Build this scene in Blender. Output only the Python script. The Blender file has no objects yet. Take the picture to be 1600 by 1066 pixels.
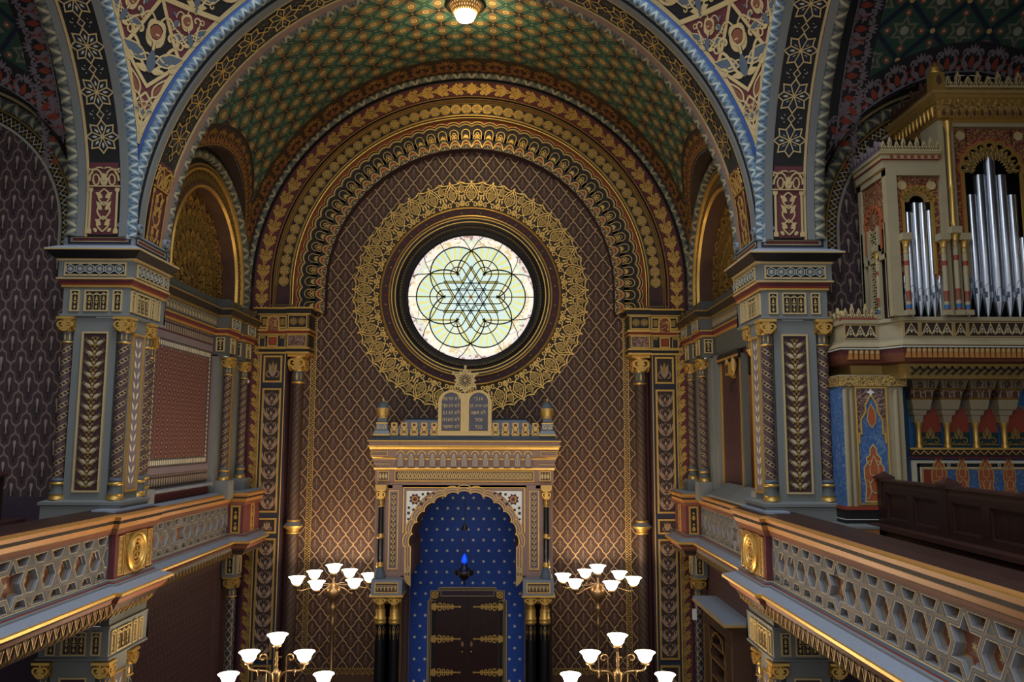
import bpy, math, random
import numpy as np
from math import sin, cos, pi, sqrt, atan2, hypot, radians, tan
from mathutils import Matrix, Vector
SC = bpy.context.scene
COL = SC.collection
random.seed(7)

# ------------------------------------------------------------------ colour and node helpers
def c(r, g, b):
    f = lambda x: (x / 12.92 if x <= .04045 else ((x + .055) / 1.055) ** 2.4)
    return (f(r / 255), f(g / 255), f(b / 255), 1)

class X:
    """a shader value with arithmetic"""
    def __init__(s, nt, o): s.nt = nt; s.o = o
    def op(s, op, b=None, d=None):
        n = s.nt.nodes.new('ShaderNodeMath'); n.operation = op
        for i, q in enumerate((s, b, d)):
            if q is None: continue
            if isinstance(q, X): s.nt.links.new(q.o, n.inputs[i])
            else: n.inputs[i].default_value = q
        return X(s.nt, n.outputs[0])
    def __add__(s, b): return s.op('ADD', b)
    __radd__ = __add__
    def __sub__(s, b): return s.op('SUBTRACT', b)
    def __rsub__(s, b): return (s * -1) + b
    def __mul__(s, b): return s.op('MULTIPLY', b)
    __rmul__ = __mul__
    def __truediv__(s, b): return s.op('DIVIDE', b)
    def fract(s): return s.op('FRACT')
    def abs(s): return s.op('ABSOLUTE')
    def sin(s): return s.op('SINE')
    def cos(s): return s.op('COSINE')
    def floor(s): return s.op('FLOOR')
    def min(s, b): return s.op('MINIMUM', b)
    def max(s, b): return s.op('MAXIMUM', b)
    def lt(s, b): return s.op('LESS_THAN', b)
    def gt(s, b): return s.op('GREATER_THAN', b)
    def sq(s): return s * s
    def pw(s, b): return s.op('POWER', b)
    def atan2(s, b): return s.op('ARCTAN2', b)
    def tri(s): return ((s + .5).fract() - .5).abs()       # distance to the nearest integer
    def loc(s): return (s + .5).fract() - .5               # signed, nearest integer at zero
    def saw(s): return s.fract() - .5

def hyp(a, b): return (a.sq() + b.sq()).pw(.5)

def coords(nt, kind='Object'):
    t = nt.nodes.new('ShaderNodeTexCoord'); sp = nt.nodes.new('ShaderNodeSeparateXYZ')
    nt.links.new(t.outputs[kind], sp.inputs[0])
    return [X(nt, sp.outputs[i]) for i in range(3)]

def noise(nt, scale, detail=2, kind='Object', dist=0.):
    t = nt.nodes.new('ShaderNodeTexCoord'); n = nt.nodes.new('ShaderNodeTexNoise')
    n.inputs['Scale'].default_value = scale; n.inputs['Detail'].default_value = detail
    n.inputs['Distortion'].default_value = dist
    nt.links.new(t.outputs[kind], n.inputs['Vector'])
    return X(nt, n.outputs[0])

def mix(nt, a, b, f, mode='MIX'):
    n = nt.nodes.new('ShaderNodeMix'); n.data_type = 'RGBA'; n.blend_type = mode
    for i, q in ((6, a), (7, b)):
        if isinstance(q, tuple): n.inputs[i].default_value = q
        else: nt.links.new(q, n.inputs[i])
    if isinstance(f, X): nt.links.new(f.o, n.inputs[0])
    else: n.inputs[0].default_value = f
    return n.outputs[2]

MATS = {}
def new_mat(name):
    m = bpy.data.materials.new(name); m.use_nodes = True
    nt = m.node_tree; b = nt.nodes['Principled BSDF']
    MATS[name] = m
    return m, nt, b

def put(nt, b, key, v):
    s = b.inputs[key]
    if isinstance(v, X): nt.links.new(v.o, s)
    elif isinstance(v, (float, int, tuple)): s.default_value = v
    else: nt.links.new(v, s)

def simple(name, col, rough=.6, metal=0., var=.18, scale=9., spec=.4):
    m, nt, b = new_mat(name)
    n = noise(nt, scale, 3)
    k = tuple(x * (1 - var) for x in col[:3]) + (1,)
    k2 = tuple(min(1, x * (1 + var)) for x in col[:3]) + (1,)
    put(nt, b, 'Base Color', mix(nt, k, k2, n))
    put(nt, b, 'Roughness', rough); put(nt, b, 'Metallic', metal)
    b.inputs['Specular IOR Level'].default_value = spec
    return m

def pattern(name, fn, rough=.6, spec=.4):
    """fn(nt) returns (colour, metal mask or None)"""
    m, nt, b = new_mat(name)
    col, met = fn(nt)
    put(nt, b, 'Base Color', col)
    if met is not None:
        put(nt, b, 'Metallic', met * .75); put(nt, b, 'Roughness', rough - met * .22)
    else: put(nt, b, 'Roughness', rough)
    b.inputs['Specular IOR Level'].default_value = spec
    return m

def emit(name, col, strength):
    m, nt, b = new_mat(name)
    put(nt, b, 'Base Color', col)
    b.inputs['Emission Color'].default_value = col; b.inputs['Emission Strength'].default_value = strength
    return m

# ------------------------------------------------------------------ geometry accumulator
A = np.array
class G:
    def __init__(s): s.v = []; s.n = 0; s.f = []; s.m = []; s.uv = []; s.sm = []; s.mats = []
    def mi(s, mat):
        if mat not in s.mats: s.mats.append(mat)
        return s.mats.index(mat)
    def add(s, V, F, mat, uv=None, smooth=False):
        V = np.asarray(V, float).reshape(-1, 3); o = s.n
        s.v.append(V); s.n += len(V)
        s.uv.append(np.zeros((len(V), 2)) if uv is None else np.asarray(uv, float).reshape(-1, 2))
        i = s.mi(mat) if isinstance(mat, str) else None
        for k, f in enumerate(F):
            s.f.append([o + q for q in f]); s.m.append(i if i is not None else s.mi(mat[k])); s.sm.append(smooth)
    def quad(s, a, b, cc, d, mat, uv=None): s.add([a, b, cc, d], [(0, 1, 2, 3)], mat, uv)
    def ngon(s, P, mat): s.add(P, [tuple(range(len(P)))], mat)
    def grid(s, P, mat, cu=False, cv=False, uv=None, smooth=True):
        P = np.asarray(P, float); n, m = P.shape[:2]; F = []; M = []
        for i in range(n if cu else n - 1):
            for j in range(m if cv else m - 1):
                F.append((i * m + j, ((i + 1) % n) * m + j, ((i + 1) % n) * m + (j + 1) % m, i * m + (j + 1) % m))
                if not isinstance(mat, str): M.append(mat[j % len(mat)])
        s.add(P.reshape(-1, 3), F, mat if isinstance(mat, str) else M, None if uv is None else np.asarray(uv).reshape(-1, 2), smooth)
    def box(s, x0, y0, z0, x1, y1, z1, mat, bev=0):
        if x0 > x1: x0, x1 = x1, x0
        if y0 > y1: y0, y1 = y1, y0
        if z0 > z1: z0, z1 = z1, z0
        V = [(x, y, z) for x in (x0, x1) for y in (y0, y1) for z in (z0, z1)]
        s.add(V, [(0, 1, 3, 2), (4, 6, 7, 5), (0, 4, 5, 1), (2, 3, 7, 6), (0, 2, 6, 4), (1, 5, 7, 3)], mat)
    def lathe(s, prof, ctr, seg=16, mat='gold', a0=0, a1=2 * pi, axis='z', smooth=True, mats=None):
        """prof: (r, height) pairs"""
        full = abs(a1 - a0 - 2 * pi) < 1e-6
        an = np.linspace(a0, a1, seg + (0 if full else 1), endpoint=not full)
        P = np.zeros((len(an), len(prof), 3)); U = np.zeros((len(an), len(prof), 2))
        for j, (r, h) in enumerate(prof):
            ca, sa = np.cos(an) * r, np.sin(an) * r
            P[:, j] = {'z': np.c_[ca, sa, np.full(len(an), h)], 'y': np.c_[ca, np.full(len(an), h), sa], 'x': np.c_[np.full(len(an), h), ca, sa]}[axis]
            U[:, j, 0] = an; U[:, j, 1] = h
        P += A(ctr, float)
        s.grid(P, mats if mats else mat, cu=full, uv=U, smooth=smooth)
    def tube(s, pts, r, mat, seg=6, closed=False):
        P = np.asarray(pts, float); n = len(P)
        R = np.full(n, r) if np.isscalar(r) else np.asarray(r)
        T = np.gradient(P, axis=0)
        if closed: T = np.roll(P, -1, 0) - np.roll(P, 1, 0)
        T /= np.linalg.norm(T, axis=1)[:, None] + 1e-9
        ref = A([0, 0, 1.]) if abs(T[:, 2]).mean() < .8 else A([1., 0, 0])
        Q = np.zeros((n, seg, 3))
        for i in range(n):
            a = np.cross(T[i], ref); L = np.linalg.norm(a)
            if L < 1e-3: a = np.cross(T[i], A([0, 1., 0])); L = np.linalg.norm(a)
            a /= L; b = np.cross(T[i], a)
            for k in range(seg):
                t = 2 * pi * k / seg; Q[i, k] = P[i] + R[i] * (a * cos(t) + b * sin(t))
        s.grid(Q, mat, cv=True, cu=closed)
        if not closed: s.ngon(Q[0][::-1], mat); s.ngon(Q[-1], mat)
    def ribbon(s, pts, w, fm, mat, h=.004, t=0, closed=False, cap=True):
        p = np.asarray(pts, float); n = len(p)
        if n < 2: return
        if closed: d0 = p - np.roll(p, 1, 0); d1 = np.roll(p, -1, 0) - p
        else:
            d = np.diff(p, axis=0); d0 = np.vstack([d[:1], d]); d1 = np.vstack([d, d[-1:]])
        u0 = d0 / (np.linalg.norm(d0, axis=1)[:, None] + 1e-12); u1 = d1 / (np.linalg.norm(d1, axis=1)[:, None] + 1e-12)
        tt = u0 + u1; L = np.linalg.norm(tt, axis=1)[:, None]; tt = np.where(L < 1e-6, u1, tt / (L + 1e-12))
        nn = np.c_[-tt[:, 1], tt[:, 0]]; cs = np.clip((tt * u1).sum(1), .45, 1)
        hw = (np.asarray(w) * .5 / cs)[:, None]
        Lp, Rp = p + nn * hw, p - nn * hw
        cols = [Lp, Rp] if not t else [Lp, Lp, Rp, Rp]; hs = [h, h] if not t else [h - t, h, h, h - t]
        P = np.stack([fm(q[:, 0], q[:, 1], np.full(n, hh)) for q, hh in zip(cols, hs)], 1)
        s.grid(P, mat, cu=closed, smooth=False)
        if t and cap and not closed:
            s.ngon(P[0][::-1], mat); s.ngon(P[-1], mat)
    def fill(s, pts, fm, mat, h=.003, t=0):
        p = np.asarray(pts, float); n = len(p)
        T = fm(p[:, 0], p[:, 1], np.full(n, h)); s.add(T, [tuple(range(n))], mat, p)
        if t:
            B = fm(p[:, 0], p[:, 1], np.full(n, h - t))
            s.grid(np.stack([T, B], 1), mat, cu=True, smooth=False)
    def disc(s, u, v, r, fm, mat, h=.003, t=0, n=12): s.fill(circle(u, v, r, n), fm, mat, h, t)
    def rect(s, u0, v0, u1, v1, fm, mat, h=0., t=0): s.fill([(u0, v0), (u1, v0), (u1, v1), (u0, v1)], fm, mat, h, t)
    def frame(s, u0, v0, u1, v1, w, fm, mat, h=.01, t=.01):
        """a rectangular raised frame, drawn inside the given bounds"""
        q = w / 2; s.ribbon([(u0 + q, v0 + q), (u1 - q, v0 + q), (u1 - q, v1 - q), (u0 + q, v1 - q)], w, fm, mat, h, t, True)
    def band(s, fm, prof, us, mats, smooth=False):
        """sweep a (v, h) profile along u"""
        us = np.asarray(us, float)
        P = np.stack([fm(us, np.full(len(us), v), np.full(len(us), h)) for v, h in prof], 1)
        cl = np.concatenate([[0], np.cumsum([hypot(b[0] - a[0], b[1] - a[1]) for a, b in zip(prof[:-1], prof[1:])])])
        U = np.stack([np.c_[us, np.full(len(us), q)] for q in cl], 1)
        s.grid(P, mats, uv=U, smooth=smooth)
    def molding(s, path, prof, mats, closed=False, side=1, z=0, smooth=False, ends=True):
        """sweep (offset, z) profile along a plan path; offset to the right of travel times side"""
        p = np.asarray(path, float); n = len(p)
        if closed: d0 = p - np.roll(p, 1, 0); d1 = np.roll(p, -1, 0) - p
        else:
            d = np.diff(p, axis=0); d0 = np.vstack([d[:1], d]); d1 = np.vstack([d, d[-1:]])
        n0 = np.c_[d0[:, 1], -d0[:, 0]]; n1 = np.c_[d1[:, 1], -d1[:, 0]]
        n0 /= np.linalg.norm(n0, axis=1)[:, None]; n1 /= np.linalg.norm(n1, axis=1)[:, None]
        m = n0 + n1; m /= (m * n1).sum(1)[:, None]; m *= side
        P = np.zeros((n, len(prof), 3)); U = np.zeros((n, len(prof), 2)); L = 0
        for i in range(n):
            if i: L += np.linalg.norm(p[i] - p[i - 1])
            for j, (o, zz) in enumerate(prof):
                P[i, j] = (*(p[i] + m[i] * o), zz + z); U[i, j] = (L, zz)
        s.grid(P, mats, cu=closed, uv=U, smooth=smooth)
        if not closed and ends:
            mm = mats if isinstance(mats, str) else mats[0]
            s.ngon(P[0][::-1], mm); s.ngon(P[-1], mm)
    def draw(s, strokes, fm, u=0, v=0, sc=1, rot=0, mx=False, h=.003, t=0, mats=None, sy=None):
        """draw a list of strokes ('s', pts, width, key) / ('f', pts, key)"""
        ca, sa = cos(rot), sin(rot); sy = sc if sy is None else sy
        def T(p):
            p = np.asarray(p, float) * A([-sc if mx else sc, sy])
            return np.c_[u + ca * p[:, 0] - sa * p[:, 1], v + sa * p[:, 0] + ca * p[:, 1]]
        for i, k in enumerate(strokes):
            h += .00022
            key = k[-1]; mat = mats.get(key, key) if mats else key
            if k[0] == 's': s.ribbon(T(k[1]), np.asarray(k[2]) * sc, fm, mat, h, t)
            elif k[0] == 'c': s.ribbon(T(k[1]), np.asarray(k[2]) * sc, fm, mat, h, t, True)
            else: s.fill(T(k[1]), fm, mat, h - .0012, 0)
    def obj(s, name, parent=None, mirror=False, **props):
        if not s.f: return None
        V = np.vstack(s.v).copy(); F = s.f
        if mirror: V[:, 0] *= -1; F = [f[::-1] for f in F]
        me = bpy.data.meshes.new(name); me.from_pydata(V.tolist(), [], F)
        me.polygons.foreach_set('material_index', s.m); me.polygons.foreach_set('use_smooth', s.sm)
        ul = me.uv_layers.new(name='UVMap'); li = np.zeros(len(me.loops), np.int32); me.loops.foreach_get('vertex_index', li)
        ul.data.foreach_set('uv', np.vstack(s.uv)[li].ravel())
        for m in s.mats: me.materials.append(MATS[m])
        me.update()
        o = bpy.data.objects.new(name, me); COL.objects.link(o)
        if parent is not None: attach(o, parent)
        for k, v in props.items(): o[k] = v
        return o

def attach(o, parent):
    """parts keep world coordinates: only the top Empty has a location"""
    o.parent = parent
    if parent.parent is None: o.matrix_parent_inverse = Matrix.Translation(parent.location).inverted()

def thing(name, label, cat, loc=(0, 0, 0), group=None, kind=None):
    o = bpy.data.objects.new(name, None); COL.objects.link(o); o.location = loc; o.empty_display_size = .2
    tag(o, label, cat, group, kind); return o
def tag(o, label, cat=None, group=None, kind=None):
    o['label'] = label
    if cat: o['category'] = cat; kind = kind or 'thing'
    if group: o['group'] = group
    if kind: o['kind'] = kind
    return o
def dup(o, loc=None, label=None, group=None, parent=None):
    q = o.copy(); COL.objects.link(q)
    if parent is not None: q.parent = parent; q.matrix_parent_inverse = o.matrix_parent_inverse.copy()
    for ch in list(o.children): dup(ch, parent=q)
    if loc is not None: q.location = loc
    if label: q['label'] = label
    if group: q['group'] = group
    return q

# ------------------------------------------------------------------ surface maps (u, v, h) -> xyz
def plane(o, U, V, N):
    o, U, V, N = (A(q, float) for q in (o, U, V, N))
    return lambda u, v, h: o + np.outer(u, U) + np.outer(v, V) + np.outer(h, N)
def archmap(ctr, U, N, R0):
    """u runs along the arch (0 at the crown, straight legs past the springing); v outward from R0; h along N"""
    ctr, U, N = A(ctr, float), A(U, float), A(N, float); Z = A([0, 0, 1.])
    def f(u, v, h):
        u = np.asarray(u, float); q = pi / 2 * R0; a = np.clip(u, -q, q) / R0; leg = np.abs(u) - q; leg = np.where(leg > 0, leg, 0)
        r = R0 + v
        return ctr + np.outer(r * np.sin(a), U) + np.outer(r * np.cos(a) - leg, Z) + np.outer(h, N)
    return f
def soffit(ctr, U, N, R):
    """inside face of an arch: u along the arch, v along N (depth), h towards the centre"""
    g = archmap(ctr, U, N, R)
    return lambda u, v, h: g(u, -np.asarray(h), v)
def cyl(x, y, r):
    return lambda u, v, h: np.c_[x + (r + h) * np.sin(np.asarray(u) / r), y - (r + h) * np.cos(np.asarray(u) / r), v]
def cat_u(*runs): return np.unique(np.concatenate([np.linspace(a, b, n) for a, b, n in runs]))

# ------------------------------------------------------------------ curves
def circle(x, y, r, n=16, a0=0): t = np.linspace(0, 2 * pi, n, endpoint=False) + a0; return np.c_[x + r * np.cos(t), y + r * np.sin(t)]
def arc(x, y, r, a0, a1, n=10): t = np.linspace(a0, a1, n); return np.c_[x + r * np.cos(t), y + r * np.sin(t)]
def spiral(x, y, r0, r1, a0, a1, n=16): t = np.linspace(a0, a1, n); r = np.linspace(r0, r1, n); return np.c_[x + r * np.cos(t), y + r * np.sin(t)]
def bez(p0, p1, p2, p3, n=9):
    t = np.linspace(0, 1, n)[:, None]; p0, p1, p2, p3 = map(A, (p0, p1, p2, p3))
    return (1 - t) ** 3 * p0 + 3 * t * (1 - t) ** 2 * p1 + 3 * t * t * (1 - t) * p2 + t ** 3 * p3
def leaf(x, y, L, w, a, n=6, bend=0.):
    t = np.linspace(0, 1, n); k = w / 2 * np.sin(pi * t ** .8); b = bend * np.sin(pi * t)
    P = np.vstack([np.c_[t * L, k + b], np.c_[t * L, -k + b][::-1][1:-1]])
    return np.c_[x + P[:, 0] * cos(a) - P[:, 1] * sin(a), y + P[:, 0] * sin(a) + P[:, 1] * cos(a)]
def star(x, y, r0, r1, k=6, a0=pi / 2):
    return A([(x + (r0 if i % 2 == 0 else r1) * cos(a0 + pi * i / k), y + (r0 if i % 2 == 0 else r1) * sin(a0 + pi * i / k)) for i in range(2 * k)])
def mir(strokes):
    out = list(strokes)
    for k in strokes: q = list(k); q[1] = np.asarray(k[1]) * A([-1, 1]); out.append(tuple(q))
    return out
def lobed(w, z0, z1, n, k=.9):
    """cusped arch opening outline from (-w, z0) up over z1 to (w, z0): n lobes on the curve"""
    P = []
    R = w
    a = np.linspace(pi, 0, n + 1)
    for i in range(n):
        p, q = A([R * cos(a[i]), z1 - R + R * sin(a[i])]), A([R * cos(a[i + 1]), z1 - R + R * sin(a[i + 1])])
        m = (p + q) / 2; L = np.linalg.norm(q - p) / 2; d = atan2(q[1] - p[1], q[0] - p[0])
        for t in np.linspace(pi, 0, 7)[:-1]: P.append(m + L * A([cos(t) * cos(d) - k * sin(t) * sin(d), cos(t) * sin(d) + k * sin(t) * cos(d)]))
    P.append(A([R, z1 - R]))
    return np.vstack([[(-w, z0)], P, [(w, z0)]])
# ------------------------------------------------------------------ plain materials
simple('gold', c(214, 172, 92), .42, .75, .16, 14)
simple('gold_matt', c(196, 160, 96), .55, .35, .16, 14)
simple('gold_dull', c(150, 122, 66), .5, .55, .2, 14)
simple('gold_pale', c(194, 170, 120), .6, .2, .12, 14)
simple('grey', c(114, 116, 113), .62, 0, .07, 5)
simple('grey_dark', c(82, 84, 81), .62, 0, .08, 5)
simple('blue_grey', c(124, 130, 138), .6, 0, .07, 5)
simple('slate', c(80, 90, 100), .6, 0, .1, 6)
simple('maroon', c(92, 42, 46), .65, 0, .14, 7)
simple('maroon_dark', c(62, 36, 40), .65, 0, .14, 7)
simple('red', c(138, 56, 36), .6, 0, .14, 9)
simple('orange', c(166, 84, 48), .6, 0, .12, 9)
simple('brown', c(84, 58, 42), .6, 0, .16, 8)
simple('brown_dark', c(48, 34, 27), .6, 0, .18, 8)
simple('mauve', c(140, 112, 100), .6, 0, .1, 10)
simple('black', c(26, 24, 25), .5, 0, .2, 8)
simple('navy', c(32, 38, 54), .6, 0, .16, 8)
simple('blue', c(54, 82, 140), .6, 0, .1, 8)
simple('royal_blue', c(40, 92, 140), .6, 0, .1, 8)
simple('skylit_ledge', c(142, 150, 164), .6, 0, .1, 20)  # grey ledge tops, with the cool skylight from above mixed into the colour
simple('teal', c(52, 84, 72), .65, 0, .12, 8)
simple('teal_dark', c(28, 48, 48), .65, 0, .12, 8)
simple('cream', c(214, 206, 180), .6, 0, .08, 10)
simple('stone', c(158, 144, 112), .6, 0, .1, 10)
simple('silver', c(196, 192, 176), .5, .3, .1, 14)
simple('white', c(226, 224, 216), .5, 0, .04, 10)
simple('violet', c(66, 52, 64), .7, 0, .12, 6)
simple('taupe', c(150, 124, 104), .6, .1, .14, 14)
simple('lilac', c(124, 110, 114), .6, 0, .08, 10)
simple('wood_dark', c(54, 32, 27), .42, 0, .3, 6)
simple('wood_edge', c(60, 36, 30), .4, 0, .25, 6)
simple('wood_step', c(150, 104, 62), .5, 0, .2, 12)
simple('wood_warm', c(168, 104, 46), .5, 0, .2, 5)
simple('ark_door', c(58, 28, 26), .35, 0, .3, 5)
simple('black_marble', c(22, 21, 23), .18, 0, .5, 14, .6)
simple('pipe_metal', c(196, 204, 216), .24, .95, .05, 8)
simple('pipe_dark', c(120, 128, 140), .35, .9, .05, 8)
simple('iron', c(58, 50, 44), .45, .7, .2, 10)
simple('brass', c(178, 142, 96), .35, .85, .15, 12)
simple('lead', c(18, 18, 16), .6, .2, .1, 10)
simple('carpet', c(70, 44, 44), .9, 0, .2, 30)

# ------------------------------------------------------------------ patterned materials
def ogee(nt, u, v, amp, w):
    """ogee lattice: line mask and coordinates inside one cell"""
    p, q = u + v, u - v
    p2 = p + ((q * (4 * pi)).sin() * amp); q2 = q + ((p * (4 * pi)).sin() * amp)
    line = p2.tri().min(q2.tri()).lt(w)
    P, Q = p2.saw(), q2.saw()
    return line, (P + Q) * .5, (P - Q) * .5

def damask(ax, a, b, amp, w, ground, line, motif, motif2, metal=1.):
    def f(nt):
        co = coords(nt); u, v = co[ax] / a, co[2] / b
        L, x, y = ogee(nt, u, v, amp, w)
        fl = ((x / .055).sq() + ((y - .09) / .15).sq()).lt(1)
        cu = (hyp(x.abs() - .1, (y + .05) * 1.1) - .075).abs().lt(.022)
        st = ((x / .03).sq() + ((y + .2) / .1).sq()).lt(1)
        tint = noise(nt, 26, 3)
        g = mix(nt, ground, tuple(k * 1.5 for k in ground[:3]) + (1,), tint)
        g = mix(nt, g, motif, cu.max(st)); g = mix(nt, g, motif2, fl)
        return mix(nt, g, line, L), L * metal
    return f
pattern('damask_wall', damask(0, .262, .345, .022, .036, c(54, 34, 27), c(180, 146, 98), c(96, 70, 50), c(116, 86, 60), .5))
pattern('damask_gallery', damask(0, .215, .46, .05, .04, c(66, 50, 52), c(132, 114, 104), c(44, 34, 38), c(158, 142, 128), 0.))
pattern('damask_low', damask(1, .12, .34, .07, .05, c(72, 46, 46), c(104, 76, 74), c(58, 36, 40), c(92, 66, 66), 0.))

def diaper(nt):
    co = coords(nt); u, v = co[1] / .3, co[2] / .118
    du = u + (v * 1.).floor() * .5
    def ov(u, v):
        e = hyp(u.loc() / .17, v.loc() / .32); return e
    e = ov(u, v).min(ov(u + .5, v + .5))
    g = mix(nt, c(108, 70, 64), c(124, 82, 74), noise(nt, 20, 3))
    g = mix(nt, g, c(70, 42, 40), e.lt(1.) * e.gt(.55))
    return mix(nt, g, c(172, 140, 116), e.lt(.34)), None
pattern('diaper', diaper)

def vault_star(nt):
    u, v, _ = coords(nt, 'UV'); a = .41
    u, v = u / a, v / a
    lu, lv = u.loc(), v.loc()                      # corners at integers
    cu_, cv = u.saw(), v.saw()                     # square centres
    au, av = u.tri(), v.tri()
    tint = noise(nt, 7, 3, 'UV')
    g = mix(nt, c(58, 92, 76), c(76, 112, 92), tint)
    dg = (cu_.abs() - cv.abs()).abs()
    X1 = dg.lt(.11) * dg.gt(.022)
    g = mix(nt, g, c(22, 42, 42), X1)
    # brown star cells on the edge midpoints
    def cell(x, y):                                 # x across the edge, y along it
        hexa = (x.abs()).max(x.abs() * .5 + y.abs() * .62).lt(.19)
        arm = (x.abs() + (y.abs() - .12).max(0.) * .55).lt(.155) * y.abs().lt(.4)
        return hexa.max(arm), hyp(x, y)
    c1, r1 = cell(lu, cv); c2, r2 = cell(lv, cu_)
    cc = c1.max(c2); rr = r1.min(r2)
    br = mix(nt, c(94, 74, 44), c(120, 94, 56), noise(nt, 30, 2, 'UV'))
    g = mix(nt, g, br, cc)
    tip = (hyp(lu, cv.abs() - .3)).min(hyp(lv, cu_.abs() - .3))
    g = mix(nt, g, c(108, 70, 40), tip.lt(.07))
    g = mix(nt, g, c(190, 168, 116), rr.lt(.118) * rr.gt(.085)); g = mix(nt, g, c(156, 138, 96), rr.lt(.05))
    k = (lu.abs() - lv.abs()).abs().lt(.05) * lu.abs().max(lv.abs()).lt(.17)
    g = mix(nt, g, c(28, 34, 32), k)
    dots = hyp(cu_, cv).min(hyp(lu, lv)).lt(.03)
    return mix(nt, g, c(170, 140, 80), dots), None
pattern('vault_star', vault_star)

def vault_gallery(nt):
    u, v, _ = coords(nt, 'UV'); a = .62
    p, q = (u + v) / a, (u - v) / a
    g = mix(nt, c(34, 62, 48), c(46, 76, 58), noise(nt, 7, 3, 'UV'))
    x, y = p.saw(), q.saw(); X_, Y_ = (x + y), (x - y)
    def tri3(X_, Y_, r): return ((Y_ * 1.).max(X_.abs() * .866 - Y_ * .5)).lt(r)
    st = tri3(X_, Y_, .26).max(tri3(X_, Y_ * -1, .26))
    g = mix(nt, g, c(104, 104, 84), st); g = mix(nt, g, c(60, 74, 56), tri3(X_, Y_, .18).max(tri3(X_, Y_ * -1, .18)))
    g = mix(nt, g, c(146, 140, 116), hyp(X_, Y_).lt(.15))
    fl = hyp(p.loc().abs() - .2, q.loc().abs() - .2)
    g = mix(nt, g, c(126, 74, 58), fl.lt(.085)); g = mix(nt, g, c(190, 170, 130), fl.lt(.03))
    ln = p.tri().min(q.tri()).lt(.06)
    g = mix(nt, g, c(18, 30, 46), ln)
    return mix(nt, g, c(190, 160, 90), hyp(p.loc(), q.loc()).lt(.065)), None
pattern('vault_gallery', vault_gallery)

def curls(ground, line, scale, w=.12, kind='Object', metal=.7, freq=5., second=None):
    def f(nt):
        n = noise(nt, scale, 1.5, kind, .6); r = (n * freq).tri()
        L = r.lt(w)
        g = mix(nt, ground, tuple(k * 1.6 for k in ground[:3]) + (1,), noise(nt, scale * 3, 2, kind))
        if second: g = mix(nt, g, second, noise(nt, scale * .7, 1, kind).gt(.56))
        return mix(nt, g, line, L), L * metal
    return f
pattern('arabesque', curls(c(58, 38, 22), c(190, 148, 74), 9, .2, freq=6))
pattern('arabesque_red', curls(c(96, 46, 36), c(186, 150, 90), 13, .17, freq=6))
pattern('vault_border', curls(c(40, 28, 20), c(140, 104, 54), 11, .17, second=c(132, 70, 34)))
pattern('gallery_border', curls(c(28, 26, 32), c(150, 136, 110), 8, .12, metal=0, second=c(150, 58, 34)))
pattern('carved_gold', curls(c(84, 62, 32), c(202, 166, 96), 26, .3, freq=5))
pattern('carved_mauve', curls(c(74, 52, 48), c(150, 122, 106), 14, .2, freq=5, metal=.1))
pattern('blue_trace', curls(c(52, 84, 128), c(98, 124, 158), 10, .1, metal=0))
simple('umber', c(124, 88, 64), .6, 0, .14, 8)
simple('bronze', c(146, 108, 56), .5, .45, .2, 14)

def spiral_col(dark, lite, k, turns):
    def f(nt):
        u, v, _ = coords(nt, 'UV'); t = u * (1 / (2 * pi))
        a, b = (t * k + v * turns), (t * k - v * turns)
        s = a.tri(); d = b * 2.5
        band = s.lt(.16); cell = d.tri().gt(.18)
        L = (s - .17).abs().lt(.035).max(band * d.tri().lt(.12))
        g = mix(nt, dark, tuple(q * 1.7 for q in dark[:3]) + (1,), noise(nt, 12, 3))
        g = mix(nt, g, tuple(q * .5 for q in dark[:3]) + (1,), band * cell)
        return mix(nt, g, lite, L), L * .4
    return f
pattern('col_spiral', spiral_col(c(66, 48, 46), c(176, 150, 108), 2, 8.6))
pattern('col_brown', spiral_col(c(50, 36, 32), c(122, 94, 68), 6, 9.))
def trellis(nt):
    u, v, _ = coords(nt, 'UV'); t = u * (1 / (2 * pi))
    a, b = (t * 4 + v * 7), (t * 4 - v * 7)
    L = a.tri().min(b.tri()).lt(.07).max((t * 4 + .5).tri().lt(.05))
    g = mix(nt, c(42, 32, 32), c(60, 46, 44), noise(nt, 12, 3))
    return mix(nt, g, c(150, 136, 118), L), None
pattern('col_trellis', trellis)

def scallop_line(nt):
    u, v, _ = coords(nt, 'UV')
    L = ((u * 14).tri() - (v * 8).fract() * .5).abs().lt(.1)
    return mix(nt, c(60, 56, 48), c(190, 176, 140), L), L * .3
def rope(base, lite, per, L):
    """moulding carved with crossing leaves; v is the length round the moulding (full width L)"""
    def f(nt):
        u, v, _ = coords(nt, 'UV'); u = u / per; w = (v / (2 * L)).tri() * 2
        z1 = (u.tri() * 2 - w).abs().lt(.17); z2 = ((u + .5).tri() * 2 - w).abs().lt(.12)
        g = mix(nt, base, tuple(q * .6 for q in base[:3]) + (1,), (u * 2).tri().lt(.16))
        g = mix(nt, g, tuple(q * 1.35 for q in base[:3]) + (1,), z2)
        return mix(nt, g, lite, z1), None
    return f
pattern('rope_blue', rope(c(94, 114, 130), c(164, 172, 166), .15, .15))
pattern('rope_grey', rope(c(84, 86, 78), c(150, 142, 114), .2, .2))
def zigzag(nt):
    u, v, _ = coords(nt, 'UV')      # u along the strip, v 0..1 across it
    t = (u * 1.).tri() * 2
    L = (t - v).abs().lt(.16)
    f2 = ((u.loc().abs() - .1).abs().lt(.05)) * v.lt(.45)
    return mix(nt, c(34, 27, 22), c(186, 156, 100), L.max(f2)), L * .5
pattern('zigzag', zigzag)
def brick_band(nt):
    co = coords(nt); t = (co[1] / .075)
    o = t.tri().lt(.3); v = (co[2] / .12).tri().gt(.12)
    return mix(nt, c(62, 50, 46), c(150, 134, 118), o * v), None
pattern('tick_band', brick_band)
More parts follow.
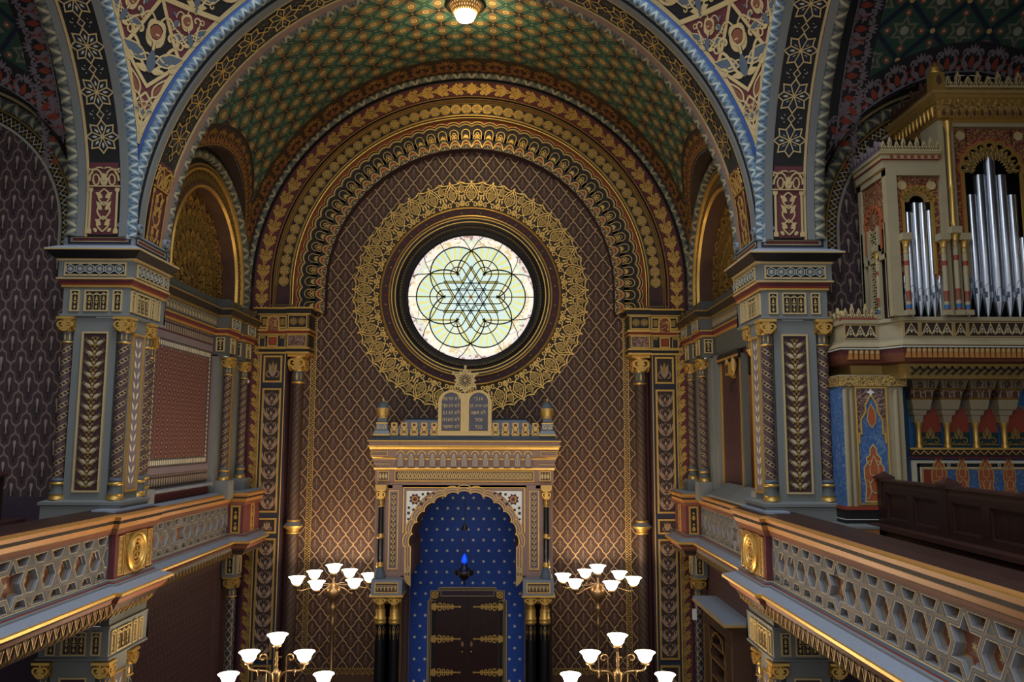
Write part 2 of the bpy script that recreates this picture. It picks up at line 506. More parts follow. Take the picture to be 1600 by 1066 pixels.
def grained(dark, lite, ax):
    def f(nt):
        t = nt.nodes.new('ShaderNodeTexCoord'); mp = nt.nodes.new('ShaderNodeMapping'); n = nt.nodes.new('ShaderNodeTexNoise')
        mp.inputs['Scale'].default_value = (14, 14, 14) ; mp.inputs['Scale'].default_value[ax] = 1.2
        n.inputs['Scale'].default_value = 2.2; n.inputs['Detail'].default_value = 4
        nt.links.new(t.outputs['Object'], mp.inputs[0]); nt.links.new(mp.outputs[0], n.inputs['Vector'])
        return mix(nt, dark, lite, X(nt, n.outputs[0])), None
    return f
pattern('pew_wood', grained(c(26, 14, 13), c(54, 31, 26), 2), .4, .4)
pattern('door_wood', grained(c(32, 13, 12), c(58, 25, 21), 2), .3, .45)

# ------------------------------------------------------------------ light-giving materials
emit('lamp_glass', (1, .86, .66, 1), 7.)
emit('cup_glow', (1, .68, .3, 1), .9)
emit('lamp_globe', (1, .88, .62, 1), 9.)
emit('eternal_flame', (.0, .03, 1, 1), 3.)
simple('ochre', c(176, 120, 62), .5, .15, .12, 9)
simple('rust', c(122, 72, 52), .6, 0, .12, 9)
def glassmat(name, fn, k=1.):
    m, nt, b = new_mat(name)
    col = fn(nt); put(nt, b, 'Base Color', (.05, .05, .05, 1))
    put(nt, b, 'Emission Color', col); b.inputs['Emission Strength'].default_value = k; put(nt, b, 'Roughness', .25)
WG = 1.
def g_cream(nt):
    n = noise(nt, 9, 3); m2 = noise(nt, 24, 2)
    g = mix(nt, c(250, 240, 212), c(232, 206, 150), n.gt(.55)); return mix(nt, g, c(255, 253, 246), m2.gt(.55))
glassmat('glass_cream', g_cream, WG)
glassmat('glass_pink', lambda nt: mix(nt, c(240, 226, 220), c(170, 132, 120), noise(nt, 16, 2).gt(.56)), WG)
glassmat('glass_aqua', lambda nt: mix(nt, c(196, 226, 216), c(222, 238, 230), noise(nt, 30, 2)), WG)
def g_ray(nt):
    u, v, _ = coords(nt, 'UV')           # u angle, v radius 0..1
    t = (u * (22 / (2 * pi))); w = (v * 9).sin() * .07
    r = (t + w).tri().lt(.17) * v.gt(.5) * v.lt(.96)
    g = mix(nt, c(200, 226, 206), c(222, 238, 222), noise(nt, 16, 2))
    return mix(nt, g, c(236, 226, 122), r)
glassmat('glass_ray', g_ray, WG)
glassmat('glass_pale', lambda nt: mix(nt, c(214, 232, 216), c(238, 234, 190), noise(nt, 20, 2).gt(.5)), WG)
glassmat('glass_yellow', lambda nt: mix(nt, c(212, 196, 84), c(226, 214, 110), noise(nt, 20, 2)), WG)
glassmat('glass_amber', lambda nt: mix(nt, c(226, 150, 40), c(240, 180, 60), noise(nt, 20, 2)), WG)
# ------------------------------------------------------------------ shared ornament
ZC = 8.05            # centre height of the altar arch
ZW = 7.95            # centre height of the rose window
S_VINE = mir([
    ('f', leaf(.03, .1, .62, .24, pi / 2 - .05, 7, -.1), 'gold'),
    ('f', leaf(.1, .2, .5, .24, pi / 2 - .8, 6, .03), 'gold'),
    ('f', leaf(.26, .46, .28, .17, .25, 5), 'gold'), ('f', leaf(.2, .62, .26, .14, .9, 5), 'gold'),
    ('s', bez((.36, -.44), (.14, -.36), (.12, -.1), (-.16, .14), 8), .085, 'gold'),
    ('s', spiral(.31, -.2, .17, .04, -1.6, 5.2, 14), .075, 'gold'),
    ('f', circle(.31, -.2, .085, 8), 'gold'),
]) + [('f', leaf(0, .2, .36, .2, pi / 2, 6), 'gold'), ('f', leaf(0, -.46, .3, .15, pi / 2, 5), 'gold')]
def palmette(n=5, k=.42):
    s = []
    for i in range(n):
        a = pi / 2 + (i - (n - 1) / 2) * .62
        s.append(('f', leaf(0, .1, k * (1 - .1 * abs(i - (n - 1) / 2)), .15, a, 6), 'gold'))
    return s + mir([('s', spiral(.2, .06, .13, .03, 2.4, -2.6, 10), .05, 'gold')])
S_PALM = palmette()
S_TREF = mir([('c', circle(.18, .28, .13, 10), .06, 'gold'), ('s', bez((0, .05), (.1, .1), (.25, .05), (.3, -.05), 6), .07, 'gold')]) + [('c', circle(0, .5, .15, 10), .06, 'gold'), ('s', [(0, 0), (0, .4)], .06, 'gold')]
def flower(k, r, key='gold', w=.5): return [('f', leaf(0, 0, r, r * w, 2 * pi * i / k + pi / 2, 5), key) for i in range(k)]
def zig_strip(g, fm, us, v0, v1, pitch, ground='black', line='gold'):
    """narrow border: ground, two edge lines, zigzag and darts"""
    us = np.asarray(us, float); w = v1 - v0
    g.band(fm, [(v0, .002), (v1, .002)], us, ground)
    for v in (v0 + w * .07, v1 - w * .07): g.ribbon(np.c_[us, np.full(len(us), v)], w * .09, fm, line, .004)
    L = us[-1] - us[0]; n = max(1, round(L / pitch)); q = L / n; z = []
    for i in range(n):
        a = us[0] + q * i
        z += [(a, v0 + w * .2), (a + q / 2, v1 - w * .2)]
        g.fill([(a + q * .4, v0 + w * .15), (a + q * .5, v0 + w * .55), (a + q * .6, v0 + w * .15)], fm, line, .004)
        g.fill([(a - q * .1, v1 - w * .16), (a, v1 - w * .45), (a + q * .1, v1 - w * .16)], fm, line, .004)
    g.ribbon(z, w * .1, fm, line, .005)

# ------------------------------------------------------------------ wall behind the ark
def back_wall():
    g = G()
    angs = sorted(set(list(np.linspace(0, 2 * pi, 181)[:-1]) + [atan2(-ZW, 2.9) % (2 * pi), atan2(-ZW, -2.9) % (2 * pi)]))
    P = []
    for a in angs:
        ca, sa = cos(a), sin(a)
        t = []
        if abs(ca) > 1e-6: t.append(2.9 / abs(ca))
        if sa < -1e-6: t.append(ZW / -sa)
        r = min(t) if t else 9
        # circle of radius 2.9 around (0, ZC)
        dz = ZW - ZC; b = dz * sa; q = -b + sqrt(b * b - dz * dz + 2.75 ** 2)
        if ZW + r * sa > ZC: r = min(r, q)
        if sa >= 0: r = q
        P.append([(1.5 * ca, 0, ZW + 1.5 * sa), (r * ca, 0, ZW + r * sa)])
    g.grid(P, 'damask_wall', cu=True, smooth=False)
    w = g.obj('wall_back'); w['kind'] = 'structure'
    # jambs and recesses on both sides of the field
    for sx in (1, -1):
        g = G()
        g.box(2.69, 0.004, 0, 3.2, .1, 7.7, 'maroon')
        g.box(3.12, -.29, 0, 4.05, .1, 8.05, 'maroon_dark')
        fm = plane((0, -.0, 0), (0, 0, 1), (1, 0, 0), (0, -1, 0))
        zig_strip(g, fm, [1.55, 7.7], 2.69, 2.79, .085)
        g.obj('jamb', w, mirror=sx < 0)
    g = G(); fm = plane((0, 0, 1.5), (1, 0, 0), (0, 0, 1), (0, -1, 0))
    zig_strip(g, fm, [-2.69, 2.69], 0, .1, .085)
    g.box(-2.69, -.03, 0, 2.69, .05, 1.48, 'brown')
    g.obj('lower_border', w)
    return w
WALL = back_wall()

# ------------------------------------------------------------------ arch over the altar
AM = archmap((0, 0, ZC), (1, 0, 0), (0, -1, 0), 3.0)
QA = pi / 2 * 3.0
UA = np.concatenate([[-QA - .45], np.linspace(-QA, QA, 97), [QA + .45]])
def altar_arch():
    w = None
    # outer vine band, with legs to the floor
    g = G(); UL = np.concatenate([[-QA - 7.9], np.linspace(-QA, QA, 97), [QA + 7.9]])
    R = lambda r: r - 3.0
    g.band(AM, [(R(3.46), .3), (R(3.74), .3)], UL, 'maroon')
    g.band(AM, [(R(3.74), .3), (R(3.745), .26), (R(3.78), .26), (R(3.785), .33)], UL, 'black')
    n = int((QA + 7.7) / .225)
    for i in range(n):
        for sg in (1, -1):
            u = sg * (.1125 + .225 * i)
            g.draw(S_VINE, AM, u, R(3.6), .225, sg * pi / 2, h=.306)
    o = g.obj('trim_1'); o['kind'] = 'structure'; w = o
    g = G()
    prof = [(R(3.785), .33)] + [(R(3.835) - .05 * cos(t), .33 + .05 * sin(t)) for t in np.linspace(.3, pi, 6)] + [(R(3.89), .3)]
    g.band(AM, prof, UA, 'rope_grey', True); g.obj('rope_moulding', w)
    # gold mouldings and the band of rosettes
    g = G()
    prof = [(R(3.46), .3), (R(3.455), .325), (R(3.435), .33), (R(3.425), .3), (R(3.41), .3), (R(3.40), .34), (R(3.385), .345), (R(3.37), .33), (R(3.36), .26)]
    g.band(AM, prof, UA, ['gold', 'gold', 'black', 'black', 'gold', 'gold', 'brown', 'gold'])
    g.band(AM, [(R(3.36), .26), (R(3.13), .26)], UA, 'black')
    prof = [(R(3.13), .26), (R(3.125), .285), (R(3.11), .285), (R(3.105), .26), (R(3.09), .25), (R(3.085), .275), (R(3.07), .27), (R(3.06), .17)]
    g.band(AM, prof, UA, ['gold', 'gold', 'gold', 'black', 'gold', 'gold', 'gold_dull'])
    for v in (R(3.345), R(3.145)): g.ribbon(np.c_[UA, np.full(len(UA), v)], .008, AM, 'gold_dull', .264)
    n = 54; du = 2 * QA / n
    for i in range(-2, n + 2):
        u = -QA + du * (i + .5); v = R(3.245)
        if abs(u) > QA + .36: continue
        g.ribbon(circle(u, v, .08, 12, 0), .010, AM, 'gold', .268, .008, True)
        P = circle(u, v, .06, 18); k = 1 + .13 * np.cos(6 * np.linspace(0, 2 * pi, 18, endpoint=False))
        P = A([u, v]) + (P - A([u, v])) * k[:, None]
        g.fill(P, AM, 'gold_dull', .272, .012); g.ribbon(P, .012, AM, 'gold', .276, .004, True)
        for k in range(6):
            a = pi / 3 * k; g.fill(leaf(u + .012 * cos(a), v + .012 * sin(a), .036, .02, a, 4), AM, 'gold_pale', .276)
    g.obj('rosette_band', w)
    # inner order: scalloped lines, small arcade and red lobes
    g = G(); H = .18
    g.band(AM, [(R(3.065), H), (R(2.535), H), (R(2.53), 0)], UA, ['black', 'maroon_dark'])
    n = 42; du = 2 * QA / n
    sc = lambda u0, r, d, k=9: [(u0 + t * du, R(r) + d * sin(pi * (t + .5)) ** .7) for t in np.linspace(-.5, .5, k)]
    for i in range(-2, n + 2):
        u = -QA + du * (i + .5)
        if abs(u) > QA + .4: continue
        # red-brown ground outside the scallops
        P = sc(u, 2.985, .045); g.fill(P + [(u + du / 2, R(3.062)), (u - du / 2, R(3.062))], AM, 'red', H + .002)
        g.ribbon(sc(u, 2.985, .045), .013, AM, 'gold', H + .02, .02)
        g.ribbon(sc(u, 2.93, .05), .024, AM, 'gold_matt', H + .03, .03)
        # niche
        W = .078; top = R(2.855)
        arch = np.vstack([[(u - W, R(2.71))], arc(u, top - W * .5, W, pi, 0, 9), [(u + W, R(2.71))]])
        g.ribbon(arch, .012, AM, 'gold', H + .015, .015)
        g.draw(S_TREF if i % 2 else S_PALM, AM, u, R(2.725), .17, 0, h=H + .008, t=.006)
        for sg in (1, -1):
            g.rect(u + sg * du / 2 - .022, R(2.70), u + sg * du / 2 + .022, R(2.77), AM, 'gold_dull', H + .006)
            g.rect(u + sg * du / 2 - .034, R(2.775), u + sg * du / 2 + .034, R(2.79), AM, 'gold_matt', H + .012)
        # red lobe with gilded outline and a little triangle inside
        lob = lambda q, dr=0: [(u + t * du, R(2.55) + dr + .135 * q * sin(pi * (t + .5)) ** .75) for t in np.linspace(-.5, .5, 11)]
        P, Q = lob(1.), lob(.62)
        g.add(AM(A(P + Q)[:, 0], A(P + Q)[:, 1], np.full(22, H + .006)), [(k, k + 1, k + 12, k + 11) for k in range(10)], 'red')
        g.ribbon(lob(1.0), .011, AM, 'gold', H + .014, .01); g.ribbon(lob(1., .02), .008, AM, 'gold_pale', H + .012, .01); g.ribbon(lob(.6), .008, AM, 'gold', H + .012, .01)
        T = A([(u - .072, R(2.545)), (u + .072, R(2.545)), (u + .05, R(2.59)), (u, R(2.625)), (u - .05, R(2.59))])
        g.fill(T, AM, 'black', H + .006); g.ribbon(T, .008, AM, 'gold_pale', H + .01, 0, True)
        for a in (pi / 2, pi * 1.2, -pi * .2): g.fill(leaf(u, R(2.575), .036, .02, a, 4), AM, 'gold_pale', H + .01)
    g.obj('cusped_order', w)
    # little plinths where the order meets the impost
    for sx in (1, -1):
        g = G(); g.box(3.07, -.32, 7.6, 3.46, -.2, 7.72, 'black')
        fm = plane((3.265, -.32, 7.66), (1, 0, 0), (0, 0, 1), (0, -1, 0))
        g.frame(-.19, -.055, .19, .055, .012, fm, 'gold_dull', .006, .006); g.rect(-.14, -.012, .14, .012, fm, 'maroon', .003); g.frame(-.15, -.022, .15, .022, .007, fm, 'gold_dull', .005, .004)
        g.obj('order_plinth', w, mirror=sx < 0)
altar_arch()

# ------------------------------------------------------------------ rose window and its ring
def rose_window():
    g = G(); P = np.stack([np.c_[r * np.cos(t), np.full(145, y), r * np.sin(t)] for r, y in ((1.60, -.012), (2.075, -.012)) for t in [np.linspace(0, 2 * pi, 145)]], 1) + A([0, 0, ZW])
    g.grid(P, 'brown_dark', smooth=False)
    fm0 = archmap((0, 0, ZW), (1, 0, 0), (0, -1, 0), 1.84)
    pm = lambda u, v, h: A([0, 0, ZW]) + np.c_[(1.84 + np.asarray(v)) * np.sin(np.asarray(u) / 1.84), -np.asarray(h), (1.84 + np.asarray(v)) * np.cos(np.asarray(u) / 1.84)]
    n = 33; du = 2 * pi * 1.84 / n; K = .5
    half = [
        ('s', spiral(.14, .13, .1, .02, pi * .75, pi * .75 - 7.2, 18), .034, 'gold'),
        ('s', bez((.07, .2), (.0, .32), (-.16, .34), (-.17, .52), 9), .03, 'gold'),
        ('s', bez((-.17, .52), (-.17, .68), (-.06, .72), (0, .9), 9), .028, 'gold'),
        ('s', bez((.22, .3), (.34, .48), (.22, .7), (.03, .93), 10), .026, 'gold'),
        ('s', spiral(.3, .2, .11, .02, -2.2, 4.4, 14), .022, 'gold'),
        ('s', spiral(.33, .42, .07, .015, 3.4, -2.6, 12), .02, 'gold'),
        ('s', bez((.36, .06), (.28, .1), (.3, .3), (.37, .33), 7), .02, 'gold'),
        ('f', leaf(.33, .06, .13, .06, 1.9, 5), 'gold_dull'),
        ('s', bez((.0, .93), (.14, .86), (.24, .9), (.365, 1.0), 9), .03, 'gold'),
        ('s', bez((.08, .82), (.22, .76), (.3, .8), (.365, .9), 8), .02, 'gold'),
        ('s', bez((.365, .56), (.22, .64), (.24, .74), (.365, .92), 8), .024, 'gold'),
        ('f', leaf(.2, .9, .17, .06, .45, 5), 'gold'),
        ('s', bez((0, .36), (.1, .4), (.13, .5), (.04, .6), 7), .022, 'gold'), ('s', spiral(.07, .6, .04, .01, 3, -2.5, 9), .016, 'gold'), ('s', bez((.02, .66), (.06, .7), (.04, .78), (0, .84), 6), .018, 'gold'),
        ('s', spiral(.25, .13, .05, .012, 0, 5.5, 11), .02, 'gold'), ('s', spiral(.3, .62, .04, .01, 2, 7, 9), .018, 'gold'), ('f', leaf(.26, .3, .14, .05, 1.9, 5), 'gold'), ('f', leaf(.33, .3, .12, .05, 1.2, 5), 'gold'), ('s', [(.02, .02), (.36, .02)], .02, 'gold'),
        ('f', leaf(.0, .36, .2, .07, pi / 2 - .5, 5), 'gold_dull'),
        ('f', leaf(.03, .5, .18, .07, pi / 2 - .9, 5), 'gold_dull'),
    ]
    for k in range(5):
        q = k / 4; half.append(('s', [(.19 - .05 * q, .5 + .27 * q), (.255 - .08 * q, .48 + .27 * q)], .018, 'gold'))
    S = mir(half) + [('f', leaf(0, .42, .34, .1, pi / 2, 6), 'gold_dull'), ('f', leaf(0, .93, .1, .07, pi / 2, 5), 'gold'), ('f', leaf(.365, .58, .34, .17, pi / 2, 7), 'gold_dull'), ('f', circle(0, .28, .04, 8), 'gold')]
    for i in range(n): g.draw(S, pm, du * i, 1.595 - 1.84, K, 0, h=.02, sy=K * .99)
    ring = g.obj('gilded_ring', WALL)
    w = bpy.data.objects.new('window_1', None); COL.objects.link(w); w['kind'] = 'structure'
    g = G()
    pr = [(1.62, -.012), (1.605, -.04), (1.59, -.05), (1.575, -.04), (1.57, -.015), (1.455, -.015), (1.45, -.05), (1.43, -.055), (1.42, -.03), (1.405, -.03), (1.40, -.05), (1.385, -.05), (1.38, -.02),
          (1.345, -.01), (1.34, -.03), (1.325, -.03), (1.32, 0), (1.27, .03), (1.265, .01), (1.24, .01), (1.23, .05), (1.2, .09), (1.16, .11), (1.138, .17)]
    mt = ['gold', 'gold', 'gold', 'gold', 'maroon_dark', 'gold', 'gold', 'gold', 'black', 'gold', 'gold', 'gold', 'black', 'gold', 'gold', 'gold', 'black', 'black', 'brown_dark', 'brown_dark', 'black', 'black', 'black']
    g.lathe([(r, y) for r, y in pr], (0, 0, ZW), 120, axis='y', mats=mt, smooth=False)
    for i in range(56):
        a = 2 * pi * i / 56
        g.lathe([(.017 if i % 2 else .022, 0), (.012, -.014), (0, -.018)], (1.505 * cos(a), -.015, ZW + 1.505 * sin(a)), 8, 'gold' if i % 2 else 'red', axis='y')
    for i in range(150):
        a = 2 * pi * i / 150
        g.lathe([(.016, 0), (.01, -.014), (0, -.018)], (1.252 * cos(a), .01, ZW + 1.252 * sin(a)), 6, 'gold_dull', axis='y')
    g.obj('window_frame', w)
    # stained glass: back sheet, petals, star field; leads in front
    k = 1.14 / 487
    def pm2(u, v, h): return A([0, .16, ZW]) + np.c_[np.asarray(u) * k, -np.asarray(h), np.asarray(v) * k]
    g = G()
    g.fill(circle(0, 0, 490, 72), pm2, 'glass_pink', 0)
    B = []
    for j in range(6):
        a = pi / 3 * j; q = A([208 * cos(a), 208 * sin(a)])
        B.append(np.vstack([[(0, 0)], arc(*q, 268, a - 1.05, a + 1.05, 18)]))
    for P in B: g.fill(np.clip(P, -487, 487), pm2, 'glass_cream', .001)
    for j in range(6):
        a = pi / 3 * j; q = A([207 * cos(a), 207 * sin(a)])
        an = np.linspace(a - pi / 2 - .62, a + pi / 2 + .62, 30); P = []; U = []
        for t in an:
            P.append([pm2([q[0] + r * cos(t)], [q[1] + r * sin(t)], [.002])[0] for r in (0, 110, 210)]); U.append([(t, 0), (t, .52), (t, 1)])
        g.grid(P, 'glass_ray', uv=U, smooth=False)
        g.fill(circle(*q, 107, 28), pm2, 'glass_pale', .003)
    for j in range(6):
        a = pi / 3 * j + pi / 6
        V = A([(0, 0), (207 * cos(a - pi / 6), 207 * sin(a - pi / 6)), (360 * cos(a), 360 * sin(a)), (207 * cos(a + pi / 6), 207 * sin(a + pi / 6))])
        g.fill(V, pm2, 'glass_aqua', .004)
        for r in (360, 240):
            T = A([(r / sqrt(3) * cos(a - pi / 6), r / sqrt(3) * sin(a - pi / 6)), (r * cos(a), r * sin(a)), (r / sqrt(3) * cos(a + pi / 6), r / sqrt(3) * sin(a + pi / 6))]) * .985
            g.ribbon(T, 13, pm2, 'glass_yellow', .006)
    g.fill(star(0, 0, 22, 10, 6), pm2, 'glass_amber', .0065)
    for j in range(6):
        a = pi / 3 * j + pi / 6
        for q in (-1, 1): g.fill(circle(430 * cos(a) + q * 26 * sin(a), 430 * sin(a) - q * 26 * cos(a), 24, 10), pm2, 'glass_pale', .003)
    g.obj('glass', w)
    g = G(); L = lambda p, wd=6.5, cl=False: g.ribbon(p, wd, pm2, 'lead', .02, .018, cl)
    for j in range(6):
        a = pi / 3 * j; ca, sa = cos(a), sin(a); q = A([207 * ca, 207 * sa]); rot = lambda x, y: (x * ca - y * sa, x * sa + y * ca)
        L(arc(*q, 210, a - pi / 2 - .6, a + pi / 2 + .6, 40), 9)
        L([(0, 0), (487 * ca, 487 * sa)], 5)
        for r in (107, 53):
            L([rot(-58, r)] + [rot(207 + r * cos(t), r * sin(t)) for t in np.linspace(pi / 2, -pi / 2, 22)] + [rot(-58, -r)], 7)
        b = a + pi / 6
        for r in (360, 240, 130): L([(r / sqrt(3) * cos(b - pi / 6), r / sqrt(3) * sin(b - pi / 6)), (r * cos(b), r * sin(b)), (r / sqrt(3) * cos(b + pi / 6), r / sqrt(3) * sin(b + pi / 6))], 5.5)
        p0 = (360 * cos(b), 360 * sin(b))
        for sg in (1, -1):
            e = (440 * cos(b + sg * .12), 440 * sin(b + sg * .12)); e2 = (486 * cos(b + sg * .2), 486 * sin(b + sg * .2)); L([p0, e, e2], 5)
        L([(440 * cos(b - .12), 440 * sin(b - .12)), (400 * cos(b - .34), 400 * sin(b - .34)) ], 1.5)
        L([rot(486 * cos(.2), 486 * sin(.2)), rot(487, 0)], 1.5)
    g.lathe([(1.15, -.02), (1.125, -.02), (1.125, .0)], (0, .16, ZW), 90, 'lead', axis='y')
    g.obj('leading', w)
    return w
WIN = rose_window()
# ------------------------------------------------------------------ columns
def capital(g, x, y, z0, z1, r, neck='slate', lod=1, gold='gold'):
    H = z1 - z0; zn = z0 + H * .42
    g.lathe([(r, z0), (r * 1.22, z0 + H * .02), (r * 1.22, z0 + H * .06), (r, z0 + H * .08)], (x, y, 0), 14, gold)
    g.lathe([(r * .92, z0 + H * .07), (r * .96, zn), (r * 1.02, zn + H * .02)], (x, y, 0), 14, neck)
    fm = cyl(x, y, r * .96)
    for k in range(8):
        u = (k / 8) * 2 * pi * r * .96
        g.fill(leaf(u, z0 + H * .09, H * .32, r * .34, pi / 2, 5), fm, gold, r * .1)
    g.lathe([(r * .96, zn), (r * 1.2, zn + H * .06), (r * 1.12, zn + H * .14), (r * 1.25, zn + H * .32), (r * 1.55, z1 - H * .08)], (x, y, 0), 14, gold)
    q = r * 1.62
    for N, U in (((0, -1, 0), (1, 0, 0)), ((1, 0, 0), (0, 1, 0)), ((-1, 0, 0), (0, -1, 0)), ((0, 1, 0), (-1, 0, 0))):
        fp = plane(A([x, y, zn + H * .02]) + A(N) * r * 1.2, U, (0, 0, 1), N); K = H * .55
        S = mir([('s', spiral(.26 * q / K * 1.6, .52, .3, .05, -pi / 2 - .9, -pi / 2 - .9 + 7.6, 16), .11, gold), ('s', bez((.02, .05), (.12, .1), (.26, .16), (.3, .2), 5), .13, gold)]) + [('f', leaf(0, .05, .85, .3, pi / 2, 7), gold)]
        if lod: g.draw(S, fp, 0, 0, K, h=r * .36, t=r * .34)
    g.box(x - q, y - q, z1 - H * .09, x + q, y + q, z1, gold)

def base_of(g, x, y, z0, h, r):
    g.lathe([(r * 1.5, z0), (r * 1.5, z0 + h * .1), (r * 1.42, z0 + h * .12), (r * 1.42, z0 + h * .26), (r * 1.5, z0 + h * .27)], (x, y, 0), 16, 'gold')
    g.lathe([(r * 1.5, z0 + h * .27), (r * 1.15, z0 + h * .45), (r * 1.1, z0 + h * .66)], (x, y, 0), 16, 'grey_dark')
    g.lathe([(r * 1.1, z0 + h * .66), (r * 1.36, z0 + h * .7), (r * 1.36, z0 + h * .78), (r * 1.05, z0 + h * .82)], (x, y, 0), 16, 'gold')
    g.lathe([(r * 1.05, z0 + h * .82), (r * 1.25, z0 + h * .86), (r * 1.25, z0 + h * .94), (r, z0 + h)], (x, y, 0), 16, 'slate')

def colonnette(parent, x, y, z0, z1, r, mat='col_spiral', mirror=False, hb=.24, hc=.29, name='colonnette', dirs=None):
    g = G(); g.lathe([(r, z0 + hb * .9), (r, z1 - hc)], (x, y, 0), 18, mat)
    o = g.obj(name, parent, mirror)
    g = G(); base_of(g, x, y, z0, hb, r); b = g.obj('base', o, mirror)
    g = G(); capital(g, x, y, z1 - hc, z1, r); cp = g.obj('capital', o, mirror)
    return o

# ------------------------------------------------------------------ pilaster, impost and half column beside the altar field
S_WING = mir([('s', bez((.03, -.36), (.2, -.34), (.42, -.1), (.46, .34), 9), .1, 'a'), ('s', bez((.08, -.2), (.2, -.12), (.3, .05), (.3, .26), 7), .07, 'a'),
              ('f', leaf(.1, -.22, .42, .16, .85, 6), 'a'), ('f', leaf(.02, -.3, .34, .12, 1.25, 6), 'b'), ('s', spiral(.2, .28, .12, .03, -.5, 4.5, 9), .04, 'a')]) + [('f', circle(0, .42, .1, 9), 'b'), ('f', leaf(0, -.1, .3, .16, pi / 2, 5), 'a')]
def altar_pilaster(sx):
    side = 'left' if sx < 0 else 'right'
    t = thing('pilaster', 'flat dark-framed pilaster of garland panels %s of the rose window wall' % side, 'pilaster', (sx * 3.35, -.3, 0))
    mr = sx < 0; g = G()
    g.box(3.135, -.335, 0, 3.565, -.25, 6.86, 'navy')
    fm = plane((3.35, -.335, 0), (1, 0, 0), (0, 0, 1), (0, -1, 0))
    for u in (-.205, .205): g.ribbon([(u, 0), (u, 6.86)], .016, fm, 'gold_matt', .012, .012)
    g.obj('shaft', t, mr)
    for z0, z1, kind in ((6.37, 6.83, 't'), (4.19, 6.27, 'w'), (3.85, 4.1, 's'), (1.83, 3.77, 'w'), (1.3, 1.74, 's'), (.2, 1.22, 'w')):
        g = G(); g.rect(-.145, z0, .145, z1, fm, 'brown_dark', .004); g.frame(-.16, z0, .16, z1, .03, fm, 'gold', .02, .02)
        if kind == 'w':
            n = max(1, round((z1 - z0 - .1) / .245)); p = (z1 - z0 - .1) / n
            for i in range(n): g.draw(S_WING, fm, 0, z0 + .05 + p * (i + .45), .28, 0, h=.008, mats={'a': 'taupe', 'b': 'brown'}, sy=p * 1.05)
        else:
            zm = (z0 + z1) / 2; q = min(.26, z1 - z0 - .06)
            g.draw(mir([('f', leaf(0, -.4, .75, .26, pi / 2 - .35, 7), 'a'), ('s', spiral(.26, -.2, .2, .05, -2, 3.5, 12), .07, 'a')]) + [('f', leaf(0, -.2, .6, .24, pi / 2, 7), 'gold_dull')], fm, 0, zm, q, h=.008, mats={'a': 'taupe'}, sy=q * (1 if kind == 's' else 1.35))
        g.obj('panel', t, mr)
    # impost: two friezes that step forward over the column
    g = G()
    for x0, x1, y, e in ((3.12, 3.6, -.36, 0), (2.74, 3.12, -.42, 1)):
        for z0, z1, dy, m in ((6.86, 6.89, .02, 'gold'), (6.89, 6.94, 0, 'black'), (6.94, 6.965, .025, 'gold'), (6.965, 7.19, 0, 'black'), (7.19, 7.205, .02, 'gold'), (7.205, 7.25, -.01, 'red'), (7.25, 7.285, .025, 'gold'), (7.285, 7.53, 0.01, 'black'), (7.53, 7.55, .03, 'gold'), (7.55, 7.625, .045, 'black'), (7.625, 7.65, .09, 'gold')):
            g.box(x0 - dy * e, y - dy, z0, x1 + dy * (1 - e), -.02, z1, m)
    fa = plane((3.36, -.372, 0), (1, 0, 0), (0, 0, 1), (0, -1, 0)); fb = plane((2.93, -.432, 0), (1, 0, 0), (0, 0, 1), (0, -1, 0))
    g.frame(-.235, 6.97, .235, 7.185, .014, fa, 'gold', .006, .006); g.frame(-.09, 6.985, .09, 7.165, .02, fa, 'gold', .014, .014); g.rect(-.06, 7.015, .06, 7.14, fa, 'red', .002)
    for u in (-.17, .17):
        g.rect(u - .035, 6.98, u + .035, 7.12, fa, 'navy', .003); g.rect(u - .045, 7.12, u + .045, 7.175, fa, 'gold_dull', .02, .02); g.ribbon([(u - .04, 6.98), (u - .04, 7.12)], .012, fa, 'gold', .01)
    g.frame(-.235, 7.295, .235, 7.52, .016, fa, 'gold', .006, .006)
    for s_ in (-1, 1): g.frame(s_ * .155 - .065, 7.31, s_ * .155 + .065, 7.505, .013, fa, 'gold', .012, .012); g.rect(s_ * .155 - .035, 7.35, s_ * .155 + .035, 7.465, fa, 'gold_dull', .003)
    ar = np.vstack([[(-.1, 7.25)], arc(0, 7.41, .1, pi, 0, 11), [(.1, 7.25)]]); g.fill(ar, fa, 'arabesque_red', .016); g.ribbon(ar, .024, fa, 'gold', .03, .03)
    for z0, z1, m in ((6.99, 7.17, 'carved_mauve'), (7.31, 7.51, 'black')):
        g.rect(-.15, z0, .15, z1, fb, m, .003); g.frame(-.165, z0 - .015, .165, z1 + .015, .016, fb, 'gold', .014, .014); g.frame(-.19, z0 - .028, .19, z1 + .028, .01, fb, 'gold_dull', .006, .006)
    for u in (-.07, .07): g.draw(flower(6, .5, 'gold_dull', .6) + [('c', circle(0, 0, .46, 14), .08, 'gold_dull')], fb, u, 7.41, .13, h=.012)
    g.obj('impost', t, mr)
    k = thing('column', 'tall patterned half column with gilded capital %s of the altar field' % side, 'column', (sx * 2.955, -.19, 0))
    x, y, r = 2.955, -.185, .095
    g = G(); base_of(g, x, y, .4, .9, r); g.box(x - .17, -.34, 0, x + .17, -.02, .42, 'grey_dark'); g.obj('base', k, mr)
    g = G(); g.lathe([(r, 1.2), (r, 3.9)], (x, y, 0), 20, 'col_brown'); g.lathe([(r, 4.04), (r, 6.4)], (x, y, 0), 20, 'col_brown'); g.obj('shaft', k, mr)
    g = G()
    g.lathe([(r, 3.83), (r * 1.15, 3.84), (r * 1.15, 3.86), (r, 3.87)], (x, y, 0), 18, 'gold')
    g.lathe([(r, 3.87), (r * 1.1, 3.9), (r * 1.7, 3.945), (r * 1.72, 3.965)], (x, y, 0), 18, 'gold')
